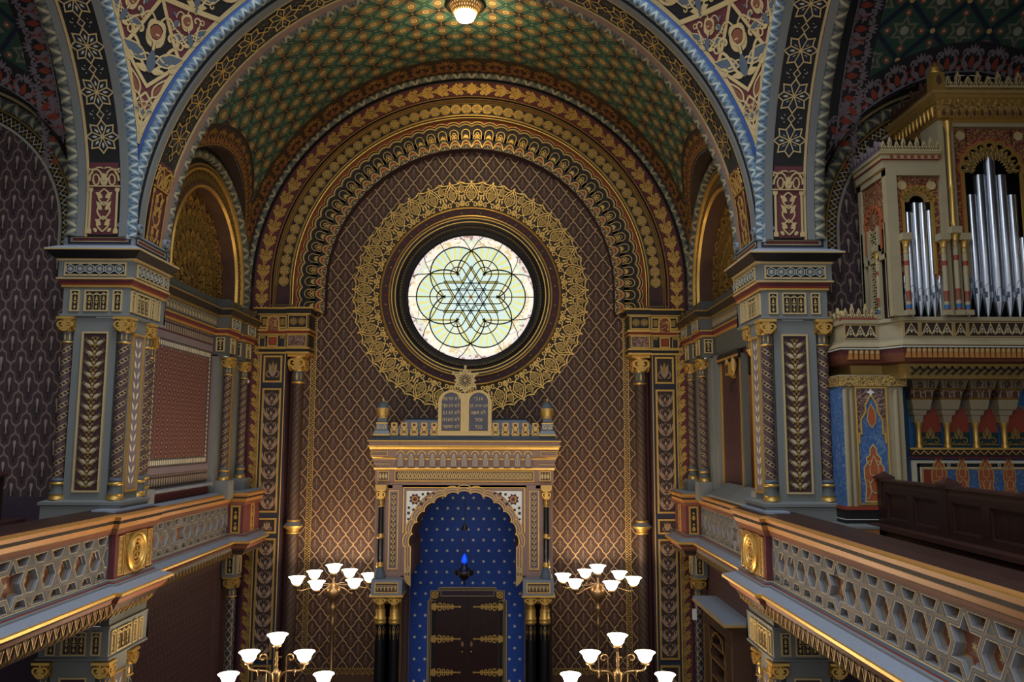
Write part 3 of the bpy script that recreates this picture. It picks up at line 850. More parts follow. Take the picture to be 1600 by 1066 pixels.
    g.lathe([(r * 1.72, 3.965), (r * 1.25, 4.0), (r * 1.05, 4.03)], (x, y, 0), 18, 'grey')
    g.lathe([(r, 4.03), (r * 1.15, 4.04), (r * 1.15, 4.055), (r, 4.065)], (x, y, 0), 18, 'gold'); g.obj('ring', k, mr)
    g = G(); capital(g, x, y, 6.36, 6.86, r); g.obj('capital', k, mr)
altar_pilaster(-1); altar_pilaster(1)

S_SCROLL = mir([('s', bez((.02, .05), (.25, .0), (.42, .3), (.28, .62), 8), .07, 'a'), ('s', spiral(.24, .66, .16, .04, -.4, 4.8, 11), .06, 'a'), ('f', leaf(.1, .12, .5, .2, .75, 6), 'a'), ('f', leaf(.34, .3, .3, .16, 1.5, 5), 'o'), ('f', leaf(.3, .2, .26, .16, -.2, 5), 'o'),
    ('f', leaf(.03, .6, .36, .1, pi / 2 - .35, 5), 'a'), ('f', leaf(.12, .55, .34, .08, pi / 2 - .8, 5), 'a'), ('f', circle(.46, .12, .07, 7), 'a')]) + [('f', leaf(0, .1, .5, .24, pi / 2, 6), 'o'), ('f', leaf(0, .62, .36, .1, pi / 2, 5), 'a'), ('s', [(-.5, .03), (.5, .03)], .05, 'a')]
# ------------------------------------------------------------------ vault over the altar bay
VR, LR, LY, LZ = 3.9, 1.86, -2.3, 7.83
def chancel_vault():
    g = G()
    ys = np.unique(np.concatenate([np.linspace(-4.74, -.28, 75), [LY - LR, LY + LR, LY - LR - .28, LY + LR + .28, -.86, -4.46]]))
    def th(y, R):
        d = R * R - (y - LY) ** 2
        z = LZ + sqrt(d) if d > 0 else 7.55
        return math.asin(min(.99, max(-.2, (z - ZC) / VR)))
    def row(t0, t1, y, n): return [(VR * cos(t), y, ZC + VR * sin(t)) for t in np.linspace(t0, t1, n)], [(VR * (pi / 2 - t), y) for t in np.linspace(t0, t1, n)]
    tb = lambda y: max(th(y, LR + .3), th(y, LR)) if -4.46 < y < -.86 else None
    rows = []
    for y in ys:
        a = th(y, LR); b = tb(y)
        rows.append((y, a, b if b is not None else pi / 2))
    for i in range(len(rows) - 1):
        (y0, a0, b0), (y1, a1, b1) = rows[i], rows[i + 1]
        ym = (y0 + y1) / 2; inner = -4.46 < ym < -.86
        if inner:
            b0, b1 = [max(th(y, LR + .3), th(y, LR) + .001) for y in (y0, y1)]
            segs = [(a0, b0, a1, b1, 4, 'brown_dark'), (b0, pi - b0, b1, pi - b1, 48, 'vault_star'), (pi - b0, pi - a0, pi - b1, pi - a1, 4, 'brown_dark')]
        else: segs = [(a0, pi - a0, a1, pi - a1, 56, 'brown_dark')]
        for s0, e0, s1, e1, n, m in segs:
            P0, U0 = row(s0, e0, y0, n); P1, U1 = row(s1, e1, y1, n)
            g.grid([P0, P1], m, uv=[U0, U1])
    # penetrations above the side lunettes
    for sx in (1, -1):
        P = []; U = []
        for t in np.linspace(0, pi, 41):
            y, z = LY + LR * cos(t), LZ + LR * sin(t)
            xv = sqrt(max(.01, VR * VR - (z - ZC) ** 2))
            xv = min(xv, 3.86)
            P.append([(sx * x, y, z) for x in np.linspace(xv, 3.88, 3)]); U.append([(t * LR, x) for x in (0, .1, .2)])
        g.grid(P, 'brown_dark', uv=U)
    # dark outline of the painted border
    fmv = lambda u, v, h: np.c_[(VR - np.asarray(h)) * np.sin(np.asarray(u) / VR), v, ZC + (VR - np.asarray(h)) * np.cos(np.asarray(u) / VR)]
    for yb in (-.86, -4.46):
        us = np.linspace(-4.3, 4.3, 80); g.ribbon(np.c_[us, np.full(80, yb)], .035, fmv, 'black', .004)
    for sx in (1, -1):
        L = []
        for y in np.linspace(-4.44, -.88, 60):
            L.append((sx * VR * (pi / 2 - th(y, LR + .3)), y))
        g.ribbon(L, .03, fmv, 'black', .004)
    BM = {'a': 'bronze', 'o': 'rust'}
    n = 27
    for i in range(n):
        u = -5.9 + 11.8 * (i + .5) / n
        if abs(u) > 6.1: continue
        g.draw(S_SCROLL, fmv, u, -.32, .43, pi, h=.004, mats=BM, sy=.52)
    for sx in (1, -1):
        def fl(t, d, h):
            t, d = np.asarray(t), np.asarray(d); y = LY + (LR + d) * np.sin(t / LR); z = LZ + (LR + d) * np.cos(t / LR)
            return np.c_[sx * np.sqrt(np.maximum(.01, (VR - np.asarray(h)) ** 2 - (z - ZC) ** 2)), y, z]
        for i in range(21): g.draw(S_SCROLL, fl, -2.55 + 5.1 * (i + .5) / 21, .02, .25, 0, h=.006, mats=BM)
    o = g.obj('ceiling'); o['kind'] = 'structure'
    return o
VAULT = chancel_vault()

# ------------------------------------------------------------------ star band used on the great arches
def kites(k=8, R=1., q=.7):
    s = []
    for i in range(k):
        a = 2 * pi * i / k; d = pi / k
        T = [(0, 0), (q * cos(a - d), q * sin(a - d)), (R * cos(a), R * sin(a)), (q * cos(a + d), q * sin(a + d))]
        s.append(('f', [(.2 * cos(a), .2 * sin(a)), (q * .86 * cos(a - d * .72), q * .86 * sin(a - d * .72)), (R * .86 * cos(a), R * .86 * sin(a)), (q * .86 * cos(a + d * .72), q * .86 * sin(a + d * .72))], 'b'))
        s.append(('f', leaf(.34 * cos(a), .34 * sin(a), .34, .13, a, 5), 'd'))
        s.append(('s', [T[1], T[2], T[3]], .085, 'a')); s.append(('s', [T[0], T[1]], .075, 'a'))
    return s + [('f', circle(0, 0, .12, 8), 'a')]
S_STAR = kites(8)
S_DIA = [('c', [(0, -.34), (.3, 0), (0, .34), (-.3, 0)], .085, 'a'), ('f', leaf(0, -.2, .4, .2, pi / 2, 5), 'b')] + mir([('f', leaf(.62, .0, .3, .06, 0, 5), 'd'), ('f', circle(.6, .3, .05, 6), 'd'), ('f', circle(.6, -.3, .05, 6), 'd'), ('f', circle(.86, .1, .05, 6), 'd')])
S_CARVE = mir([('f', [(.68, 0), (.98, 0), (.98, .12), (.9, .2), (.9, 1.5), (.98, 1.56), (.98, 1.66), (.68, 1.66), (.68, 1.56), (.76, 1.5), (.76, .2), (.68, .12)], 'a'),
               ('s', bez((.0, .06), (.5, .3), (.5, .4), (0, .62), 8), .09, 'a'), ('s', bez((0, .5), (.55, .75), (.5, .95), (0, 1.15), 8), .09, 'a'), ('s', bez((0, 1.02), (.5, 1.3), (.45, 1.45), (0, 1.62), 8), .09, 'a'),
               ('f', leaf(.1, .3, .45, .2, .5, 6), 'a'), ('f', leaf(.1, .85, .5, .22, .7, 6), 'a'), ('f', leaf(.08, 1.3, .5, .2, .4, 6), 'a'), ('f', leaf(.3, .08, .3, .16, .3, 5), 'a'),
               ('s', arc(.5, 1.9, .42, pi, 0, 8), .1, 'a'), ('c', circle(.5, 1.95, .2, 8), .08, 'a'), ('f', leaf(.0, 1.75, .4, .2, .8, 6), 'a'), ('s', spiral(.8, 2.2, .16, .04, 0, 5, 8), .06, 'a'), ('s', bez((.05, 2.35), (.4, 2.5), (.6, 2.2), (.98, 2.35), 7), .08, 'a')]) + [('f', circle(0, 2.05, .14, 8), 'a'), ('s', [(-1, 1.72), (1, 1.72)], .08, 'a')]
def star_band(g, fm, us, vc, w, R, pitch, ustart, dirn, n, carve, ground, mats):
    """black band with gold stars and a carved panel at its foot; us covers the run, feet at |u| max"""
    g.band(fm, [(vc - w, .004), (vc + w, .004)], us, ground)
    for v in (vc - w, vc + w): g.ribbon(np.c_[us, np.full(len(us), v)], .026, fm, 'gold_pale', .014, .012)
    for i in range(n):
        u = ustart - dirn * pitch * i
        g.draw(S_STAR, fm, u, vc, R, pi / 2, h=.012, mats=mats)
        um = u - dirn * pitch / 2; g.draw(S_DIA, fm, um, vc, R * .72, pi / 2, h=.012, mats=mats)
        for sg in (-1, 1): g.ribbon([(um + sg * R * .72 * .3, vc), (um + sg * (pitch / 2 - R * .95), vc)], R * .085, fm, mats['a'], .012)

SM = {'a': 'gold_pale', 'b': 'navy', 'd': 'silver'}
def front_arch():
    R, Z = 3.37, 7.6; q = pi / 2 * R
    us = np.concatenate([[-q - .06], np.linspace(-q, q, 81), [q + .06]])
    so = soffit((0, -5.6, Z), (1, 0, 0), (0, 1, 0), R); fa = archmap((0, -5.6, Z), (1, 0, 0), (0, -1, 0), R)
    g = G()
    g.band(fa, [(.07, 0), (.13, 0)], us, 'blue')
    g.band(so, [(.08, -.02), (.08, 0), (.12, 0)], us, 'black'); g.band(so, [(.12, .0), (.12, .02), (.22, .02), (.22, 0)], us, 'grey')
    g.band(so, [(.68, 0), (.68, .02), (.78, .02), (.78, -.02)], us, 'mauve'); g.band(so, [(.88, 0), (.9, -.6)], us, 'brown_dark')
    o = g.obj('trim_2'); o['kind'] = 'structure'
    g = G(); g.band(fa, [(-.0, -.06)] + [(.038 - .048 * cos(t), .045 * sin(t)) for t in np.linspace(-.6, pi, 8)], us, 'rope_blue', True)
    g.band(so, [(.78, 0)] + [(.84 - .06 * cos(t), .045 * sin(t)) for t in np.linspace(.2, pi, 6)] + [(.9, -.06)], us, 'rope_grey', True); g.obj('rope_moulding', o)
    g = G(); st = q - 1.27
    star_band(g, so, us, .45, .215, .2, 2 * st / 17, st, 1, 18, None, 'black', {'a': 'gold', 'b': 'navy', 'd': 'gold_dull'})
    for sg in (1, -1):
        g.band(so, [(.26, .016), (.64, .016)], [sg * (q + .02), sg * (q - .5), sg * (q - .92)], 'maroon')
        g.draw(S_CARVE, so, sg * (q - .0), .45, .2, sg * pi / 2, h=.03, t=.012, mats={'a': 'gold'}, sy=.37)
    g.obj('star_band', o)
front_arch()

# ------------------------------------------------------------------ great arches to the side galleries, and the corner spandrels
AR, AZ, AY = 2.72, 7.78, -8.36          # side arch: radius, height and place of its centre
def side_arch(sx):
    mr = sx < 0; q = pi / 2 * AR
    us = np.concatenate([[-q - .22], np.linspace(-q, q, 61), [q + .22]])
    so = soffit((3.37, AY, AZ), (0, 1, 0), (1, 0, 0), AR); fa = archmap((3.37, AY, AZ), (0, 1, 0), (-1, 0, 0), AR)
    g = G()
    g.band(fa, [(.07, -.01), (.13, -.01)], us, 'blue')
    g.band(so, [(.0, .0), (.04, 0)], us, 'black'); g.band(so, [(.04, .0), (.04, .02), (.12, .02), (.12, 0)], us, 'grey')
    g.band(so, [(.46, 0), (.47, .012), (.49, .012), (.49, .02), (.57, .02), (.57, -.03)], us, ['maroon', 'maroon', 'grey', 'grey', 'grey']); g.band(so, [(.68, -.03), (.7, -.7)], us, 'brown_dark')
    o = g.obj('trim_%d' % (3 if sx < 0 else 4), None, mr); o['kind'] = 'structure'
    g = G(); g.band(fa, [(0, -.04)] + [(.036 - .046 * cos(t), .045 * sin(t)) for t in np.linspace(-.3, pi, 8)], us, 'rope_blue', True)
    g.band(so, [(.57, -.02)] + [(.63 - .06 * cos(t), .045 * sin(t)) for t in np.linspace(.2, pi, 6)] + [(.69, -.06)], us, 'rope_grey', True); g.obj('rope_moulding', o, mr)
    g = G()
    star_band(g, so, us, .29, .18, .172, 2 * (q - .85) / 15, q - .85, 1, 16, None, 'black', SM)
    for sg in (1, -1):
        g.band(so, [(.14, .016), (.44, .016)], [sg * (q + .2), sg * (q - .3), sg * (q - .58)], 'maroon')
        g.draw(S_CARVE, so, sg * (q + .19), .29, .17, sg * pi / 2, h=.03, t=.012, mats={'a': 'gold_pale'}, sy=.3)
    g.obj('star_band', o, mr)
    # small scroll brackets where the ropes start
    return o
side_arch(-1); side_arch(1)

S_BLOOM = mir([('s', bez((.0, -.5), (.3, -.42), (.2, -.1), (.42, .05), 9), .06, 'a'), ('f', leaf(.1, -.3, .6, .26, .35, 7), 'b'), ('c', leaf(.1, -.3, .6, .26, .35, 7), .03, 'a'), ('s', spiral(.34, .2, .15, .03, -1, 4.6, 12), .05, 'a'), ('f', leaf(.05, -.05, .34, .14, 1.1, 5), 'a'),
    ('s', bez((.0, .42), (.2, .5), (.22, .2), (.05, .06), 8), .06, 'a'), ('f', leaf(.02, -.5, .3, .14, .2, 5), 'a'), ('s', spiral(.52, .12, .1, .02, 2, -4, 10), .035, 'a'), ('s', spiral(.46, -.36, .11, .02, 1, 7, 10), .035, 'a'), ('s', bez((.05, -.2), (.16, -.12), (.2, -.3), (.36, -.28), 7), .035, 'a'), ('s', bez((.06, .46), (.2, .66), (.3, .5), (.36, .4), 7), .035, 'a'), ('f', leaf(.3, .42, .22, .1, .9, 5), 'b'), ('s', [(-.0, .2), (.08, .2)], .03, 'a')]) + [('f', circle(0, .24, .13, 10), 'd'), ('c', circle(0, .24, .17, 12), .045, 'a'), ('f', leaf(0, -.55, .5, .2, pi / 2, 6), 'b'), ('s', [(0, -.1), (0, .1)], .06, 'a')]
def spandrel(sx):
    """painted corner between altar arch and gallery arch"""
    mr = sx < 0; R1, Z1, R2, zt = 3.37 + .13, 7.6, AR + .13, 10.58
    def ends(z):
        a = sqrt(max(.0, R1 * R1 - (z - Z1) ** 2)); b = sqrt(max(.0, R2 * R2 - (z - AZ) ** 2))
        return A([min(a, 3.37), -5.6]), A([3.37, min(AY + b, -5.6)])
    def fm(x, z, h):
        """x in metres from the middle of the strip at that height"""
        out = []
        for xx, zz, hh in zip(np.atleast_1d(x), np.atleast_1d(z), np.atleast_1d(h)):
            p, q = ends(zz); L = np.linalg.norm(p - q) + 1e-6; t = min(1, max(-1, 2 * xx / L)); m = p + (q - p) * (t + 1) / 2
            cx = m + A([1, 1.]) / sqrt(2) * (.05 * L * (1 - t * t) - hh); out.append((cx[0], cx[1], zz))
        return A(out)
    W = lambda z: np.linalg.norm(ends(z)[0] - ends(z)[1]) / 2
    dense = lambda a, b, n=8: [tuple(A(a) + (A(b) - A(a)) * i / (n - 1)) for i in range(n)]
    g = G(); zs = np.linspace(8.45, zt, 40); ts = np.linspace(-1, 1, 9)
    g.grid([[fm([t * W(z)], [z], [0])[0] for t in ts] for z in zs], 'maroon')
    S = lambda p, w, m='gold_pale', h=.008: g.ribbon(p, w, fm, m, h)
    MM = {'a': 'gold_pale', 'b': 'slate', 'd': 'rust'}
    top = (0, 10.03); sd = W(9.5) * .93
    kite = dense((0, 9.2), (sd, 9.5), 6) + dense((sd, 9.5), top, 8)[1:] + dense(top, (-sd, 9.5), 8)[1:] + dense((-sd, 9.5), (0, 9.2), 6)[1:-1]
    zf = np.linspace(10.04, zt, 12)
    g.grid([[fm([t * W(z)], [z], [.003])[0] for t in np.linspace(-.97, .97, 9)] for z in zf], 'black')
    wk = lambda z: sd * max(0, min((z - 9.2) / .3, (10.03 - z) / .53)); g.grid([[fm([t * wk(z)], [z], [.005])[0] for t in np.linspace(-1, 1, 7)] for z in np.linspace(9.205, 10.025, 25)], 'black')
    for sg in (1, -1):
        S([(sg * max(0, W(z) - .03), z) for z in np.linspace(8.6, zt, 40)], .042)
        S(dense(top, (sg * W(10.02), 10.02)), .045, h=.014)
        g.draw(S_BLOOM, fm, sg * W(9.86) * .6, 9.84, .3, sg * .4, h=.012, mats=MM)
        S(dense((sg * .13, 9.2), (-sg * .04, 8.93), 5), .022); S(dense((sg * .1, 9.02), (0, 9.14), 4), .022)
        g.draw([('c', leaf(0, 0, .24, .09, pi / 2 - sg * .5, 6), .018, 'a'), ('f', leaf(0, 0, .2, .05, pi / 2 - sg * .5, 6), 'd')], fm, sg * .07, 9.1, 1, 0, h=.012, mats=MM)
    g.ribbon(kite, .035, fm, 'gold_pale', .01, 0, True)
    g.draw(S_BLOOM, fm, 0, 9.6, .5, 0, h=.012, mats=MM); g.draw(S_BLOOM, fm, 0, 8.98, .15, 0, h=.012, mats=MM)
    S([(0, 8.62), (0, 8.95)], .018)
    for i in range(3): g.draw([('f', leaf(0, 0, .1, .035, pi / 2 + sg, 5), 'a') for sg in (.5, -.5)], fm, 0, 8.7 + .08 * i, 1, 0, h=.012, mats=MM)
    for x, z, r in ((0., 10.3, .19), (.72, 10.38, .19), (-.66, 10.38, .19)):
        g.fill(circle(x, z, r, 20), fm, 'gold_pale', .009); g.fill(circle(x, z, r * .86, 18), fm, 'gold_dull', .011)
        for i in range(12): g.draw([('f', leaf(.1, 0, .76, .3, 0, 6), 'x')], fm, x, z, r, 2 * pi * i / 12, h=.0145, mats={'x': 'orange' if i % 2 else 'slate'})
        g.fill(circle(x, z, r * .16, 10), fm, 'gold', .015)
    for x, z in ((.36, 10.24), (-.36, 10.24)): g.draw(S_BLOOM, fm, x, z, .36, 0, h=.012, mats=MM)
    o = g.obj('trim_%d' % (5 if mr else 6), None, mr); o['kind'] = 'structure'
spandrel(-1); spandrel(1)
# ------------------------------------------------------------------ corner piers of the crossing
S_LEAFPAIR = mir([('f', leaf(.08, -.32, .74, .3, .66, 7, .05), 'w'), ('c', leaf(.08, -.32, .74, .3, .66, 7, .05), .035, 'a'), ('s', [(.16, -.22), (.5, .06)], .03, 'g'), ('s', bez((.04, -.3), (.3, -.34), (.5, -.1), (.56, .3), 8), .04, 'a'), ('s', spiral(.26, -.3, .12, .02, 1, -4, 9), .04, 'a'),
    ('f', [(.62, -.2), (.46, .1), (.66, .34)], 'n'), ('f', leaf(.06, .12, .34, .14, 1.0, 5), 'a'), ('s', bez((0, .42), (.14, .4), (.16, .2), (.02, .1), 6), .035, 'a')]) + [('f', circle(0, .02, .1, 8), 'g'), ('f', leaf(0, -.5, .46, .16, pi / 2, 6), 'a')]
LPM = {'w': 'silver', 'a': 'gold_dull', 'n': 'navy', 'g': 'gold_matt'}
def niche(g, fm, u0, u1, z0, z1, n):
    """gilded frame with n small trefoil arches on a dark ground"""
    g.rect(u0, z0, u1, z1, fm, 'black', .003); fw = min(.015, (u1 - u0) * .14)
    g.frame(u0, z0, u1, z1, fw, fm, 'gold_pale', .022, .022)
    w = (u1 - u0 - 2 * fw) / n; H = z1 - z0
    for i in range(n):
        x = u0 + fw + w * (i + .5); zt = z1 - fw - .012
        a = np.vstack([[(x - w / 2, z0 + fw)], [(x - w / 2, zt - w * .62)], arc(x - w * .24, zt - w * .5, w * .25, pi, pi * .35, 5), arc(x, zt - w * .3, w * .22, pi * .75, pi * .25, 5), arc(x + w * .24, zt - w * .5, w * .25, pi * .65, 0, 5), [(x + w / 2, z0 + fw)]])
        g.ribbon(a, w * .13, fm, 'gold_pale', .016, .014)
        if n > 1 and i: g.rect(x - w / 2 - .008, z0 + fw, x - w / 2 + .008, zt - w * .5, fm, 'gold_pale', .016, .014)
        hz = H * .52
        g.fill([(x - w * .2, z0 + hz), (x + w * .2, z0 + hz), (x + w * .1, z0 + hz + H * .16), (x, z0 + hz + H * .25), (x - w * .1, z0 + hz + H * .16)], fm, 'gold_matt', .009)
        g.fill(circle(x, z0 + H * .4, w * .13, 8), fm, 'gold_matt', .009)
        g.fill([(x, z0 + fw + .01), (x + w * .2, z0 + H * .22), (x, z0 + H * .32), (x - w * .2, z0 + H * .22)], fm, 'gold_matt', .009)
        g.rect(x - w * .28, z0 + H * .44, x + w * .28, z0 + H * .47, fm, 'gold_pale', .009)
def rosettes(g, fm, u0, u1, z0, z1, n):
    g.rect(u0, z0, u1, z1, fm, 'black', .002); g.frame(u0 - .018, z0 - .018, u1 + .018, z1 + .018, .018, fm, 'gold_pale', .018, .018)
    w = (u1 - u0) / n; r = min(w * .5, (z1 - z0) * .5) * .96
    for i in range(n):
        x = u0 + w * (i + .5); z = (z0 + z1) / 2
        P = circle(x, z, r, 12, pi / 6) ; P = A([x, z]) + (P - A([x, z])) * (1 + .1 * np.cos(6 * (np.arange(12) * pi / 6)))[:, None]
        g.fill(P, fm, 'slate', .022, .02); g.ribbon(P * .94 + A([x, z]) * .06, r * .14, fm, 'silver', .028, .006, True)
        g.draw(flower(6, .6, 'silver', .42), fm, x, z, r, h=.027); g.fill(circle(x, z, r * .2, 8), fm, 'gold_matt', .032)

def pier(sx):
    mr = sx < 0; side = 'left' if sx < 0 else 'right'
    t = thing('pier', 'blue-grey crossing pier with leaf-scroll panel and corner colonnettes, %s of the altar arch' % side, 'pillar', (sx * 3.7, -5.2, 0))
    F = plane((0, -5.6, 0), (1, 0, 0), (0, 0, 1), (0, -1, 0)); I = plane((3.36, 0, 0), (0, 1, 0), (0, 0, 1), (-1, 0, 0))
    path = [(4.06, -4.9), (4.06, -5.6), (3.36, -5.6), (3.36, -4.74)]; ppath = path[:3] + [(3.36, -5.0)]
    def storey(zb, zp, zt, upper):
        """zb plinth foot, zp plinth top, zt top of shaft"""
        g = G(); g.molding(ppath, [(.0, zb), (.055, zb), (.055, zp - .06), (.075, zp - .05), (.075, zp - .02), (.02, zp), (-.3, zp)], 'grey', side=-1); g.obj('plinth', t, mr)
        g = G(); ye = -5.17 if (not mr and upper) else -5.02; g.box(3.39, -5.54, zp, 4.03, ye, zt, 'grey'); g.box(3.5 if mr or not upper else 3.75, ye, zp, 4.03, -4.76, zt, 'grey'); g.box(3.48, -5.585, zp, 3.93, -5.5, zt, 'grey'); g.box(3.365, -5.5, zp, 3.5, ye, zt, 'grey'); g.obj('shaft', t, mr)
        g = G(); f2 = plane((3.695, -5.585, 0), (1, 0, 0), (0, 0, 1), (0, -1, 0)); z0, z1 = zp + .09, zt - .17
        g.rect(-.125, z0, .125, z1, f2, 'maroon_dark', .002); g.frame(-.14, z0 - .015, .14, z1 + .015, .018, f2, 'gold_pale', .02, .02)
        n = max(1, round((z1 - z0 - .06) / .116)); p = (z1 - z0 - .06) / n
        for i in range(n): g.draw(S_LEAFPAIR, f2, 0, z0 + .03 + p * (i + .5), .165, 0, h=.008, mats=LPM, sy=p * 1.15)
        g.obj('front_panel', t, mr)
        g = G(); f3 = plane((3.365, -5.335, 0), (0, 1, 0), (0, 0, 1), (-1, 0, 0))
        g.rect(-.115, z0, .115, z1, f3, 'lilac', .002); g.frame(-.135, z0 - .02, .135, z1 + .02, .02, f3, 'gold', .02, .02)
        n = max(1, round((z1 - z0) / .118)); p = (z1 - z0 - .08) / n
        for i in range(n):
            for s_ in (1, -1): g.fill(leaf(s_ * .015, z0 + .06 + p * i, .1, .036, pi / 2 - s_ * .55, 6), f3, 'cream', .006)
        g.obj('side_panel', t, mr)
        for x, y in ((3.405, -5.565), (4.0, -5.565)) + (((3.395, -5.08),) if mr or not upper else ()): colonnette(t, x, y, zp, zt, .056, 'col_spiral' if upper else 'col_trellis', mr, .22, .28)
        g = G(); zn = zt + .31
        g.molding(path, [(-.0, zt), (.02, zt + .01), (.02, zt + .03), (0, zt + .04), (0, zn), (.012, zn + .005), (.012, zn + .03)], 'grey', side=-1)
        for a, b, n in ((3.43, 3.53, 1), (3.575, 3.83, 3), (3.88, 3.98, 1)): niche(g, F, a, b, zt + .06, zn - .02, n)
        for a, b, n in ((-5.575, -5.49, 1), (-5.46, -5.14, 3), (-5.1, -5.01, 1), (-4.96, -4.88, 1)): niche(g, I, a, b, zt + .06, zn - .02, n)
        g.obj('niche_frieze', t, mr)
        return zn
    if not mr: g = G(); capital(g, 3.4, -5.06, 6.42, 6.7, .05); g.lathe([(.05, 6.43), (.03, 6.38), (0, 6.35)], (3.4, -5.06, 0), 12, 'gold'); g.obj('pendant_capital', t)
    zn = storey(3.75, 4.8, 6.7, True)
    g = G()
    g.molding(path, [(0, zn), (.02, zn + .01), (.02, zn + .03), (.03, zn + .05), (.05, zn + .085), (.06, zn + .09), (.06, zn + .105), (.045, zn + .11)], ['gold', 'gold', 'red', 'maroon', 'gold', 'gold_pale', 'gold'], side=-1)
    g.molding(path, [(.045, zn + .11), (.045, zn + .285), (.055, zn + .29), (.055, zn + .305), (.075, zn + .31), (.15, zn + .385), (.155, zn + .39), (.155, zn + .405), (.06, zn + .45), (.02, zn + .455), (.02, zn + .6), (-.35, zn + .6)],
              ['grey', 'gold_pale', 'gold_pale', 'gold_pale', 'black', 'gold_pale', 'gold_pale', 'skylit_ledge', 'blue_grey', 'blue_grey', 'blue_grey'], side=-1)
    f4 = plane((0, -5.645, 0), (1, 0, 0), (0, 0, 1), (0, -1, 0)); f5 = plane((3.315, 0, 0), (0, 1, 0), (0, 0, 1), (-1, 0, 0))
    rosettes(g, f4, 3.4, 4.02, zn + .14, zn + .25, 6); rosettes(g, f5, -5.55, -4.95, zn + .14, zn + .25, 6); rosettes(g, f5, -4.89, -4.8, zn + .14, zn + .25, 1)
    for fm, a, b in ((plane((0, -5.62, 0), (1, 0, 0), (0, 0, 1), (0, -1, 0)), 3.37, 4.04), (plane((3.34, 0, 0), (0, 1, 0), (0, 0, 1), (-1, 0, 0)), -5.58, -4.8)):
        g.frame(a, zn + .475, b, zn + .575, .022, fm, 'navy', .006, .006); g.rect(a + .05, zn + .51, b - .05, zn + .54, fm, 'maroon', .004); g.frame(a + .04, zn + .5, b - .04, zn + .55, .008, fm, 'gold_pale', .006, .004)
    # scroll feet of the arch ropes
    for fm, u in ((F, 3.45), (F, 3.95), (I, -5.52), (I, -4.85)):
        g.ribbon(spiral(u, zn + .66, .06, .015, 0, 7, 16), .022, fm, 'blue_grey', .05, .05)
    g.obj('impost', t, mr)
    # the storey below the gallery
    z2 = storey(-.0, 1.0, 3.2, False)
    g = G(); g.box(3.37, -5.59, z2 + .03, 4.05, -4.75, 3.74, 'grey_dark'); g.obj('bearing_block', t, mr)
    # scroll feet
pier(-1); pier(1)

